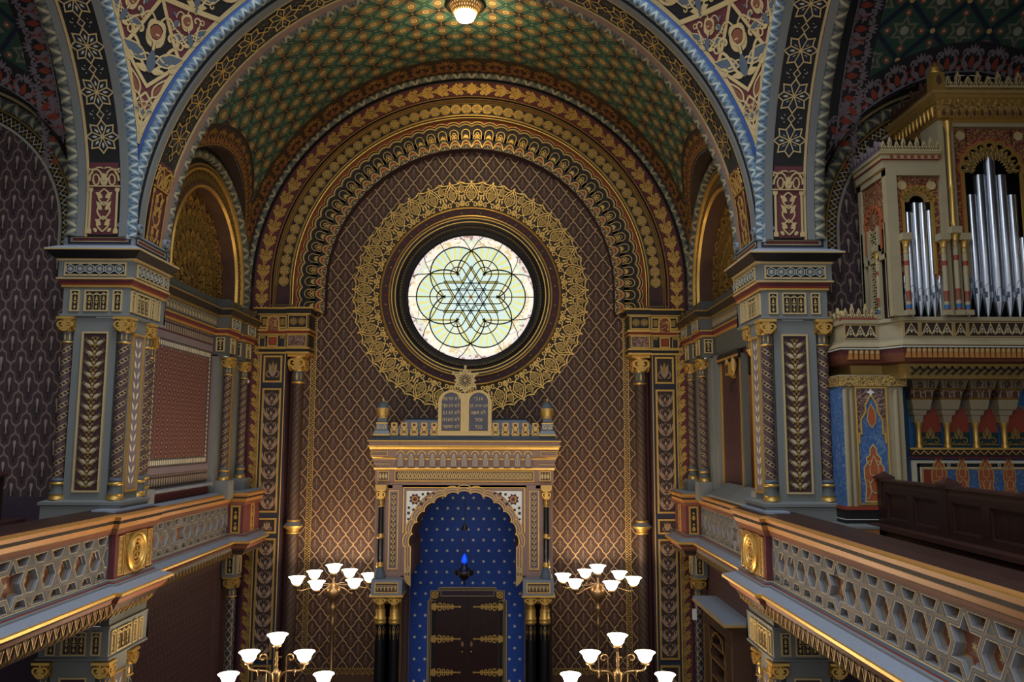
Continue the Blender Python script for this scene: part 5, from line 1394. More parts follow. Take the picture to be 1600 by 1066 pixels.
# ------------------------------------------------------------------ organ
def organ():
    t = thing('pipe_organ', 'gilded pipe organ with silver pipes, painted panels and crested towers in the right gallery', 'organ', (5.62, -5.9, 4.5))
    FR = lambda x, y: plane((x, y, 0), (1, 0, 0), (0, 0, 1), (0, -1, 0))
    # plan of the overhanging organ loft
    half = [(4.1, -5.25), (4.1, -5.87), (4.47, -5.87), (4.6, -6.1)]; path = half + [(2 * 5.62 - x, y) for x, y in half[::-1]]
    g = G()
    prof = [(-.12, 6.05), (-.1, 6.2), (-.02, 6.22), (.03, 6.3), (.04, 6.345), (.06, 6.35), (.06, 6.365), (.055, 6.375), (.05, 6.38), (.03, 6.4), (0, 6.43), (0, 6.455), (-.02, 6.46), (-.02, 6.62), (0, 6.625), (0, 6.665), (-.3, 6.67)]
    g.molding(path, prof, ['gold_dull', 'rust', 'rust', 'maroon', 'black', 'silver', 'brown_dark', 'gold', 'stone', 'stone', 'stone', 'royal_blue', 'stone', 'stone', 'stone', 'grey_dark'], side=1)
    for a, b, y in ((4.12, 4.45, -5.87), (4.6, 6.64, -6.1)):
        n = int((b - a) / .052)
        for i in range(n):
            x = a + (b - a) * (i + .5) / n; g.box(x - .018, y - .05, 6.25, x + .018, y + .02, 6.325, 'ochre'); g.lathe([(.022, y - .052), (.0, y - .054)], (x, 0, 6.325), 8, 'gold_matt', axis='y')
    for a, b, y in ((4.13, 4.44, -5.855), (4.63, 4.76, -6.085), (4.8, 5.1, -6.085), (5.14, 5.24, -6.085), (5.28, 5.96, -6.085), (6.0, 6.1, -6.085), (6.14, 6.44, -6.085)):
        fm = FR(0, y); g.rect(a, 6.475, b, 6.605, fm, 'brown_dark', .002); g.frame(a - .01, 6.465, b + .01, 6.615, .008, fm, 'gold_matt', .006); n = max(1, round((b - a) / .09)); w = (b - a) / n
        for i in range(n):
            x = a + w * (i + .5); g.ribbon([(x - w * .5, 6.485), (x, 6.595), (x + w * .5, 6.485)], .012, fm, 'gold_pale', .008); g.ribbon(arc(x, 6.5, w * .3, pi, 0, 7), .01, fm, 'gold_pale', .008); g.fill(leaf(x, 6.5, .06, .025, pi / 2, 5), fm, 'silver', .008)
    fm = FR(0, -6.0); n = 22
    for i in range(n):
        x = 4.72 + 1.8 * (i + .5) / n; g.ribbon([(x - .05, 6.09), (x + .05, 6.17)], .02, fm, 'black', .012); g.ribbon([(x - .05, 6.17), (x, 6.13)], .014, fm, 'black', .012)
    g.obj('loft_cornice', t)
    # low crest on the set-back terrace
    def crest(g, fm, a, b, z, h, n, m='gold_pale', t_=.03):
        w = (b - a) / n
        for i in range(n):
            x = a + w * (i + .5); q = h * (1 if i % 2 else .72)
            g.fill([(x - w * .5, z), (x + w * .5, z), (x + w * .46, z + h * .3), (x + w * .2, z + h * .4), (x + w * .26, z + q * .6), (x + w * .1, z + q * .82), (x, z + q), (x - w * .1, z + q * .82), (x - w * .26, z + q * .6), (x - w * .2, z + h * .4), (x - w * .46, z + h * .3)], fm, m, .0, t_)
            g.fill(leaf(x, z + h * .08, q * .6, w * .34, pi / 2, 6), fm, 'brown_dark', .003); g.fill(leaf(x, z + h * .16, q * .4, w * .16, pi / 2, 6), fm, m, .005)
            g.ribbon(arc(x - w * .5, z + h * .12, w * .2, 0, pi, 6), .008, fm, 'brown_dark', .003)
    g = G(); crest(g, FR(0, -5.83), 4.12, 4.47, 6.67, .17, 5); crest(g, plane((4.13, 0, 0), (0, 1, 0), (0, 0, 1), (-1, 0, 0)), -5.8, -5.3, 6.67, .15, 5); g.box(4.1, -5.84, 6.66, 4.47, -5.78, 6.69, 'red'); g.obj('terrace_crest', t)
    # case: side flat, wing and tower
    g = G(); X0, X1, X2, YF = 4.5, 5.12, 6.12, -6.1
    g.box(X0 + .05, -6.02, 6.67, 6.8, -5.9, 8.2, 'black') if 0 else None
    # dark backing well behind the pipes
    g.quad((X0 + .04, -5.7, 6.67), (6.74, -5.7, 6.67), (6.74, -5.7, 8.66), (X0 + .04, -5.7, 8.66), 'black')
    g.box(X0, YF - .03, 6.67, X0 + .11, YF + .06, 8.2, 'stone'); g.box(X1 - .06, YF - .03, 6.67, X1 + .0, YF + .3, 8.7, 'stone'); g.box(X1 + .03, YF - .03, 6.67, X1 + .1, YF + .1, 8.66, 'stone'); g.box(X2 - .1, YF - .03, 6.67, X2, YF + .1, 8.66, 'stone')
    g.box(X0, -5.55, 6.67, X0 + .06, -5.48, 8.2, 'stone'); g.box(X0, YF, 8.13, X0 + .05, -5.48, 8.2, 'stone')
    # lattice flat on the side
    fs = plane((X0 + .02, 0, 0), (0, 1, 0), (0, 0, 1), (-1, 0, 0))
    g.rect(-6.06, 7.6, -5.5, 8.13, fs, 'arabesque_red', 0); g.rect(-6.06, 6.67, -5.5, 7.6, fs, 'brown_dark', -.03)
    for y in (-6.04, -5.87, -5.66, -5.52): g.box(X0, y - .02, 6.67, X0 + .03, y + .02, 7.65, 'stone')
    g.box(X0, -6.06, 7.28, X0 + .03, -5.5, 7.33, 'stone')
    for i in range(16):
        for a in (1, -1):
            z = 6.62 + .06 * i; g.ribbon([(-5.86, z if a > 0 else z + .15), (-5.67, z + .15 if a > 0 else z)], .018, fs, 'gold_pale', .005)
    g.ribbon(lobed(.17, 7.4, 7.86, 7, .8) + A([-5.765, 0]), .03, fs, 'orange', .012, .01)
    g.box(X0, YF - .028, 8.12, X1, YF + .05, 8.2, 'stone'); g.box(X1, YF - .028, 8.64, X2, YF + .05, 8.68, 'stone'); g.box(X2, YF - .028, 8.12, 6.74, YF + .05, 8.2, 'stone')
    g.obj('case_frame', t)
    def flat(x0, x1, zs, z1, apex, name):
        """carved panel with a cusped opening for the pipes"""
        g = G(); fm = FR(0, YF + .03); xc = (x0 + x1) / 2; w = (x1 - x0) / 2 - .05
        O = lobed(w * .86, 7.1, apex, 9, .75) + A([xc, 0])
        n = len(O); B = []
        for p in O:
            u = (p[0] - xc) / (w * .86)
            B.append((x0 if p[0] < xc - .8 * w else x1 if p[0] > xc + .8 * w else p[0], z1 if abs(p[0] - xc) <= .8 * w else p[1]))
        g.add(np.vstack([fm(O[:, 0], O[:, 1], np.zeros(n)), fm(A(B)[:, 0], A(B)[:, 1], np.zeros(n))]), [(k, k + 1, n + k + 1, n + k) for k in range(n - 1)], 'arabesque_red')
        for sg in (-1, 1): g.fill([(xc + sg * w * .8, z1), (xc + sg * (x1 - x0) / 2, z1), (xc + sg * (x1 - x0) / 2, z1 - .3), (xc + sg * w * .86, z1 - .5)], fm, 'arabesque_red', -.001); g.fill(circle(xc + sg * w * .86, z1 - .1, .05, 12), fm, 'gold_pale', .012)
        g.ribbon(O, .03, fm, 'gold', .02, .02); g.ribbon(O + (O - A([xc, apex - w])) * .06, .02, fm, 'orange', .016, .016)
        # pierced tracery hanging in the arch
        I = lobed(w * .86, 7.1, apex, 9, .75); n2 = 15
        for k, f in enumerate((.78, .58)):
            a = np.linspace(pi * .96, pi * .04, n2 * 2 + 1)
            r = np.where(np.arange(len(a)) % 2, w * .86 * f, w * .86 * (f + .2)); g.ribbon(np.c_[xc + r * np.cos(a), apex - w * .86 + r * np.sin(a)], .014, fm, 'gold_matt', -.005, .01)
            for q in range(n2):
                b = pi * (q + .5) / n2; g.fill(leaf(xc + w * .86 * (f - .02) * cos(b), apex - w * .86 + w * .86 * (f - .02) * sin(b), w * .2, w * .1, b, 5), fm, 'gold_dull', -.004)
        for sg, f in ((0, .5), (-1, .42), (1, .42)):
            pass
        T = [(xc - w * .62, apex - w * .86)] + [(xc + w * .62 * cos(a), apex - w * .86 + w * .62 * sin(a)) for a in np.linspace(pi, 0, 11)] + [(xc + w * .62, apex - w * .86)]
        g.obj(name, t)
    flat(X0 + .11, X1 - .06, 6.7, 8.13, 8.0, 'wing_panel'); flat(X1 + .1, X2 - .1, 6.7, 8.66, 8.46, 'tower_panel')
    flat(X2 + .06, 6.74 - .05, 6.7, 8.13, 8.0, 'wing_panel')
    # cornices and crests
    g = G()
    wp = [(X0, -5.48), (X0, YF), (X1 - .05, YF)]
    g.molding(wp, [(0, 8.19), (.02, 8.2), (.02, 8.28), (.04, 8.29), (.04, 8.33), (.055, 8.34), (.055, 8.365), (-.2, 8.37)], ['gold', 'stone', 'red', 'stone', 'gold', 'stone', 'stone'], side=1)
    for i in range(8): g.rect(X0 + .05 + .07 * i, 8.295, X0 + .085 + .07 * i, 8.325, FR(0, YF - .04), 'red', .002)
    crest(g, FR(0, YF - .05), X0 - .05, X1 - .04, 8.37, .15, 9, 'gold_pale'); crest(g, plane((X0 - .05, 0, 0), (0, 1, 0), (0, 0, 1), (-1, 0, 0)), YF - .05, -5.4, 8.37, .15, 9, 'lilac')
    g.obj('wing_cornice', t)
    g = G(); tp = [(X1, -5.2), (X1, YF), (X2, YF), (X2, -5.2)]
    g.molding(tp, [(0, 8.66), (.02, 8.67), (.02, 8.72), (.05, 8.74), (.07, 8.84), (.1, 8.88), (.1, 8.93), (.12, 8.94), (.12, 8.97), (.14, 8.98), (.14, 9.0), (-.1, 9.02)], ['gold', 'gold', 'gold_matt', 'carved_gold', 'carved_gold', 'gold', 'gold_matt', 'gold', 'gold_pale', 'gold', 'red'], side=1)
    for y, a, b, ax in ((YF - .06, X1 - .05, X2 + .05, 0),):
        n = 14
        for i in range(n):
            x = a + (b - a) * (i + .5) / n; w = (b - a) / n
            g.fill([(x - w * .45, 8.72), (x + w * .45, 8.72), (x + w * .4, 8.78), (x, 8.82), (x - w * .4, 8.78)], FR(0, y), 'gold', .02, .04); g.box(x - .014, y - .05, 8.85, x + .014, y, 8.9, 'gold'); g.fill(leaf(x, 8.725, .08, .04, pi / 2, 5), FR(0, y), 'brown', .022)
    n = 11
    for i in range(n):
        y = YF - .05 + .85 * (i + .5) / n; g.lathe([(.005, 8.74), (.02, 8.78), (.022, 8.84), (.012, 8.86)], (X1 - .09, y, 0), 8, 'gold')
    crest(g, FR(0, YF - .12), X1 - .02, X2 + .02, 9.02, .18, 10, 'gold_pale'); crest(g, plane((X1 - .12, 0, 0), (0, 1, 0), (0, 0, 1), (-1, 0, 0)), YF, -5.3, 9.02, .17, 8, 'brown')
    for x in (X1 - .08, X2 + .08):
        g.box(x - .06, YF - .15, 9.0, x + .06, YF - .03, 9.17, 'gold'); g.fill(leaf(x, 9.03, .12, .06, pi / 2, 6), FR(0, YF - .15), 'brown', .004); g.lathe([(.06, 9.17), (.065, 9.18), (.055, 9.2), (.06, 9.22), (.04, 9.26), (.012, 9.28), (.012, 9.3), (0, 9.31)], (x, YF - .09, 0), 12, 'gold')
    g.obj('tower_cornice', t)
    # slender gilded and banded shafts
    def shaft(x, y, z0, z1, r, nm='case_colonnette'):
        g = G(); zz = [z0, z0 + .04, z0 + .05, z0 + .1]; H = z1 - z0
        g.box(x - r * 1.5, y - r * 1.5, z0, x + r * 1.5, y + r * 1.5, z0 + .05, 'stone')
        bands = [('red', .05, .08), ('royal_blue', .08, .13), ('stone', .13, .17), ('rust', .17, .26), ('red', .26, .3), ('stone', .3, .62), ('red', .62, .68), ('stone', .68, .78)]
        zb = min(z1 - .2, z0 + .7); L = zb - z0
        for m, a, b in bands: g.lathe([(r, z0 + L * a / .78), (r, z0 + L * b / .78)], (x, y, 0), 12, m)
        capital(g, x, y, zb, zb + .13, r, 'stone', 0)
        g.box(x - r * 2, y - r * 2, zb + .13, x + r * 2, y + r * 2, zb + .2, 'stone')
        if z1 > zb + .25: g.lathe([(r * .8, zb + .2), (r * 1.1, zb + .24), (r * .8, zb + .27), (r * .8, zb + .6), (r * 1.1, zb + .62), (r * .8, zb + .65), (r * .8, z1 - .12), (r * 1.3, z1 - .06), (r * 1.5, z1)], (x, y, 0), 12, 'gold')
        g.obj(nm, t)
    for x, z1 in ((X0 + .15, 7.5), (X1 - .09, 7.5), (X1 + .03, 8.68), (X1 + .12, 7.5), (X2 - .12, 7.5), (X2 - .03, 8.68)): shaft(x, YF - .06, 6.67, z1, .026)
    shaft(X0 - .0, -5.85, 6.67, 7.45, .02); 
    # pipes
    def pipe(x, r, z1, zm, y=-6.0):
        g = G(); g.lathe([(r * .22, 6.67), (r * .95, zm - .1), (r, zm - .09), (r, z1)], (x, y, 0), 20, 'pipe_metal'); g.lathe([(r, z1), (r * .85, z1), (r * .85, z1 - .1)], (x, y, 0), 20, 'pipe_dark'); p = g.obj('pipe', t)
        g = G(); fm = cyl(x, y, r)
        U = lambda P: P
        w = r * .62
        g.fill(np.vstack([[(-w, zm - .05), (w, zm - .05)], arc(0, zm + .02, w, 0, pi, 9)]), fm, 'pipe_dark', .002); g.rect(-w * 1.1, zm - .075, w * 1.1, zm - .05, fm, 'black', .003)
        for sg in (-1, 1): g.box(x + sg * w * .95 - .006, y - r - .012, zm - .09, x + sg * w * .95 + .006, y - r * .6, zm - .03, 'pipe_metal')
        g.obj('mouth', p)
    for i, (x, r, zt, zm) in enumerate(((4.7, .036, 7.62, 6.99), (4.765, .042, 7.76, 6.95), (4.845, .047, 7.86, 6.92), (4.92, .047, 7.86, 6.92), (4.99, .042, 7.78, 6.95), (5.055, .036, 7.64, 6.99))): pipe(x, r, zt, zm)
    for x, r, zt, zm in ((5.335, .045, 7.5, 7.05), (5.43, .05, 7.95, 7.0), (5.53, .055, 8.16, 6.96), (5.645, .06, 8.36, 6.92), (5.755, .055, 8.16, 6.96), (5.855, .05, 7.95, 7.0), (5.94, .045, 7.5, 7.05)): pipe(x, r, zt, zm)
    for x, r, zt, zm in ((6.2, .04, 7.62, 6.99), (6.29, .045, 7.76, 6.95), (6.39, .05, 7.86, 6.92), (6.49, .045, 7.76, 6.95), (6.58, .04, 7.62, 6.99)): pipe(x, r, zt, zm)
    # lower body: corner pier with painted panel
    g = G(); YL = -5.87
    g.box(4.06, YL + .04, 4.72, 4.7, -5.3, 6.1, 'stone'); g.box(4.04, YL, 4.58, 4.72, -5.3, 4.74, 'black'); g.box(4.035, YL - .005, 4.64, 4.725, -5.3, 4.65, 'silver'); g.box(4.03, YL - .01, 4.74, 4.73, -5.28, 4.775, 'red'); g.box(4.03, YL - .0, 5.98, 4.73, -5.28, 6.08, 'carved_gold')
    for x, r in ((4.1, .035), (4.165, .022), (4.62, .03)): g.lathe([(r, 4.72), (r, 5.95)], (x, YL + .04, 0), 12, 'stone')
    g.box(4.045, YL + .02, 4.72, 4.075, -5.3, 5.98, 'blue_trace')
    g.obj('corner_pier', t)
    g = G(); fm = FR(4.36, YL + .03)
    g.rect(-.16, 4.79, .16, 5.97, fm, 'blue_trace', .002); g.frame(-.165, 4.785, .165, 5.975, .018, fm, 'gold', .016, .016)
    g.fill(np.vstack([[(-.145, 5.95), (-.145, 5.45)], [(-.11, 5.45), (-.11, 5.62), (-.06, 5.72), (-.06, 5.8), (0, 5.9), (.06, 5.8), (.06, 5.72), (.11, 5.62), (.11, 5.45)], [(.145, 5.45), (.145, 5.95)]]), fm, 'carved_mauve', .004)
    L_ = [(-.135, 5.4), (-.135, 5.5), (-.11, 5.5), (-.11, 5.64), (-.06, 5.72), (-.06, 5.79), (-.03, 5.84), (0, 5.9), (.03, 5.84), (.06, 5.79), (.06, 5.72), (.11, 5.64), (.11, 5.5), (.135, 5.5), (.135, 5.4)]
    g.ribbon(L_, .016, fm, 'gold', .012, .01); g.fill(star(0, 5.92, .045, .02, 4), fm, 'white', .014); g.fill(leaf(0, 5.56, .24, .09, pi / 2, 7), fm, 'orange', .008); g.ribbon(leaf(0, 5.56, .24, .09, pi / 2, 7), .01, fm, 'gold', .01, 0, True)
    V_ = [(-.1, 4.82), (-.085, 4.98), (-.1, 5.05), (-.1, 5.16), (-.07, 5.2), (-.075, 5.25), (-.035, 5.29), (-.03, 5.35), (0, 5.39), (.03, 5.35), (.035, 5.29), (.075, 5.25), (.07, 5.2), (.1, 5.16), (.1, 5.05), (.085, 4.98), (.1, 4.82)]
    g.fill(V_, fm, 'orange', .006); g.ribbon(V_, .014, fm, 'gold_pale', .01, 0, True)
    S = mir([('s', spiral(.04, 5.2, .03, .008, 2.5, -3.5, 10), .01, 'p'), ('s', bez((0, 5.08), (.05, 5.06), (.07, 5.14), (.0, 5.28), 8), .01, 'p'), ('s', bez((0, 4.9), (.07, 4.95), (.07, 5.0), (0, 5.05), 8), .01, 'p'), ('s', bez((.08, 4.84), (.02, 4.9), (.03, 5.0), (.08, 5.04), 8), .009, 'p')])
    g.draw(S, fm, 0, 0, 1, h=.011, mats={'p': 'gold_pale'}); g.rect(-.07, 4.8, .1, 4.84, fm, 'carved_gold', .004)
    g.obj('painted_panel', t)
    # niche console under the loft
    g = G(); YN = -5.4; x0, x1 = 4.94, 6.3
    g.add([(4.7, YL + .1, 4.5), (4.7, YL + .1, 6.08), (x0 + .02, YN, 6.08), (x0 + .02, YN, 4.5)], [(0, 1, 2, 3)], 'royal_blue')
    g.box(x0, YN, 4.5, x1, -5.25, 6.08, 'royal_blue'); fm = FR(0, YN)
    g.rect(x0 + .02, 4.9, x1, 5.22, fm, 'cream', .004); g.rect(x0 + .08, 5.15, x1, 5.19, fm, 'black', .008); g.rect(x0 + .08, 4.9, x0 + .11, 5.19, fm, 'black', .008)
    for x in (5.36, 5.9): g.fill(circle(x, 5.17, .018, 10), fm, 'cream', .012); g.fill(circle(x, 5.17, .01, 8), fm, 'black', .013)
    g.rect(x0 + .14, 4.7, x1, 5.13, fm, 'blue_trace', .008); g.rect(x0 + .14, 4.7, x0 + .24, 5.12, fm, 'red', .009); g.frame(x0 + .13, 4.68, x1, 5.14, .014, fm, 'gold', .012)
    for i in range(5):
        x = x0 + .31 + .25 * i; q = 1 if i % 2 == 0 else .8
        P = A(V_) * A([q * .8, .75]) + A([x, 4.85 - 4.82 * .75]); g.fill(P, fm, 'orange', .011); g.ribbon(P, .012, fm, 'gold', .014, 0, True); g.draw(S, fm, x, 4.85 - 4.82 * .75, .75, h=.015, mats={'p': 'gold_pale'})
    g.box(x0 - .02, YN - .06, 5.24, x1, YN, 5.27, 'maroon'); g.box(x0 - .03, YN - .08, 5.27, x1, YN, 5.34, 'brown_dark'); g.box(x0 - .03, YN - .1, 5.335, x1, YN, 5.355, 'gold')
    f8 = FR(0, YN - .08); n = 16
    for i in range(n): x = x0 + (x1 - x0) * (i + .5) / n; g.ribbon([(x - .04, 5.285), (x, 5.325), (x + .04, 5.285)], .01, f8, 'gold', .004)
    g.obj('console_base', t)
    P = .305
    for i in range(4):
        x = 5.03 + P * i
        g = G(); yf = YN - .06
        g.lathe([(.04, 5.355), (.04, 5.38), (.03, 5.4), (.03, 5.56), (.042, 5.6), (.045, 5.62)], (x, yf, 0), 12, 'gold'); g.obj('console_column', t)
        g = G()
        for z0, z1, w, d, m in ((5.62, 5.7, .05, .09, 'stone'), (5.7, 5.76, .08, .12, 'stone'), (5.76, 5.86, .11, .17, 'stone'), (5.86, 5.88, .125, .18, 'gold'), (5.88, 5.96, .13, .2, 'carved_mauve'), (5.96, 5.975, .15, .24, 'gold'), (5.975, 6.07, .15, .27, 'stone')):
            g.add([(x - w * .8, YN, z0), (x + w * .8, YN, z0), (x + w, YN, z1), (x - w, YN, z1), (x - w * .8, YN - d * .9, z0), (x + w * .8, YN - d * .9, z0), (x + w, YN - d, z1), (x - w, YN - d, z1)], [(4, 5, 6, 7), (0, 4, 7, 3), (1, 2, 6, 5), (0, 1, 5, 4), (3, 7, 6, 2)], m)
        for z, w, d in ((5.885, .05, .19), (5.98, .055, .265)):
            for u in (-.06, .06):
                f9 = FR(x + u, YN - d); g.fill(np.vstack([[(-w * .7, z), (w * .7, z)], arc(0, z + .045, w * .7, 0, pi, 7)]), f9, 'carved_mauve' if z > 5.9 else 'brown', .006); g.ribbon(np.vstack([[(w * .7, z)], arc(0, z + .045, w * .7, 0, pi, 7), [(-w * .7, z)]]), .008, f9, 'gold_pale', .009)
        g.obj('corbel', t)
        if i < 4:
            g = G(); xm = x + P / 2; f9 = FR(xm, YN)
            g.rect(-.12, 5.36, .12, 5.52, f9, 'teal_dark', .004)
            g.fill(np.vstack([[(-.12, 5.36), (.12, 5.36), (.12, 5.7)], arc(.06, 5.72, .06, 0, pi, 6), arc(-.06, 5.72, .06, 0, pi, 6)]), f9, 'red', .003); a_ = np.vstack([[(.12, 5.62)], arc(.06, 5.74, .06, 0, pi * .9, 6), arc(-.06, 5.74, .06, pi * .1, pi, 6), [(-.12, 5.62)]]); g.ribbon(a_, .014, f9, 'gold_dull', .01)
            g.draw(mir([('s', spiral(.3, .22, .2, .04, 2.4, -3.2, 12), .05, 'p'), ('s', bez((0, .1), (.3, .0), (.5, .1), (.5, .0), 7), .05, 'p'), ('s', bez((0, .8), (.2, .7), (.25, .5), (.1, .4), 7), .05, 'p'), ('f', leaf(.05, .3, .4, .16, 1.1, 6), 'p')]) + [('f', leaf(0, .45, .5, .2, pi / 2, 7), 'p')], f9, 0, 5.38, .21, h=.009, mats={'p': 'gold_dull'})
            g.ribbon([(-.12, 5.39), (.12, 5.39)], .012, f9, 'gold_dull', .01); g.obj('niche_panel', t)
    g = G(); g.box(4.66, -5.98, 6.06, 6.6, -5.4, 6.1, 'gold_matt'); g.box(4.72, -5.9, 5.98, 6.5, -5.5, 6.06, 'stone') if 0 else None
    f9 = FR(0, -5.7); g.box(4.86, -5.7, 6.07, 6.4, -5.4, 6.2, 'stone')
    for i in range(5):
        x = 5.03 + P * (i - .0) ; g.rect(x - .09, 6.085, x + .09, 6.185, f9, 'brown_dark', .003); g.frame(x - .1, 6.075, x + .1, 6.195, .01, f9, 'gold', .008)
        for a in (.3, .9, pi - .3, pi - .9, pi / 2): g.fill(leaf(x, 6.095, .075, .03, a, 5), f9, 'gold_pale', .007)
    g.obj('leaf_frieze', t)
organ()
# the far half of the organ repeats the near corner, wing crown and terrace
for nm in ('corner_pier', 'painted_panel', 'wing_cornice', 'terrace_crest'):
    q = bpy.data.objects[nm].copy(); COL.objects.link(q); q.scale.x = -1; q.location.x = 2 * 5.62
# ------------------------------------------------------------------ the ark
HEB = {  # simple square letters, each a list of polylines in a unit box, x to the right
 'a': [[(.05, .95), (.95, .05)], [(.2, .05), (.25, .4), (.4, .6)], [(.6, .4), (.8, .6), (.85, .95)]],
 'b': [[(.1, .9), (.75, .9), (.75, .08)], [(.05, .08), (.98, .08)]],
 'g': [[(.4, .92), (.65, .92), (.65, .35), (.85, .05)], [(.65, .35), (.3, .05)]],
 'd': [[(.05, .9), (.95, .9)], [(.75, .9), (.75, .05)]],
 'h': [[(.08, .9), (.9, .9), (.9, .05)], [(.2, .6), (.2, .05)]],
 'v': [[(.4, .92), (.6, .92), (.6, .05)]],
 'z': [[(.3, .92), (.75, .92)], [(.55, .92), (.5, .05)]],
 'x': [[(.08, .9), (.9, .9), (.9, .05)], [(.15, .9), (.15, .05)]],
 'y': [[(.45, .92), (.62, .9), (.58, .55)]],
 'k': [[(.15, .9), (.7, .88), (.82, .5), (.7, .1), (.1, .08)]],
 'K': [[(.1, .9), (.8, .9), (.8, -.3)]],
 'l': [[(.2, 1.35), (.25, .85), (.85, .85), (.7, .45), (.4, .05)]],
 'm': [[(.1, .9), (.3, .7), (.2, .05)], [(.25, .8), (.6, .92), (.85, .75), (.85, .08), (.5, .08)]],
 'n': [[(.4, .92), (.65, .9), (.65, .08), (.3, .08)]],
 'o': [[(.15, .92), (.25, .3), (.6, .1)], [(.8, .92), (.75, .3), (.2, .02)]],
 'P': [[(.35, .5), (.2, .6), (.2, .9), (.8, .9), (.8, -.3)]],
 'C': [[(.2, .92), (.85, .1), (.1, .08)], [(.8, .92), (.55, .55)]],
 'r': [[(.08, .9), (.75, .9), (.8, .6), (.8, .05)]],
 's': [[(.08, .92), (.2, .1), (.6, .1), (.92, .45), (.92, .92)], [(.5, .92), (.48, .4), (.22, .3)]],
 't': [[(.12, .9), (.85, .9), (.88, .05)], [(.25, .9), (.25, .15), (.08, .06)]],
}
def hebrew(g, fm, word, xc, z, h, mat):
    """word given in reading order, right to left"""
    w = h * .82; W = sum(w * (.55 if ch in 'vyz ' else 1) for ch in word); x = xc + W / 2
    for ch in word:
        q = w * (.55 if ch in 'vyz ' else 1); x -= q
        if ch == ' ': continue
        off = .22 if ch in 'vyz' else 0
        for st in HEB[ch]: g.ribbon([(x + (px - off) * w * .86 + w * .04, z + py * h) for px, py in st], h * .17, fm, mat, .006)

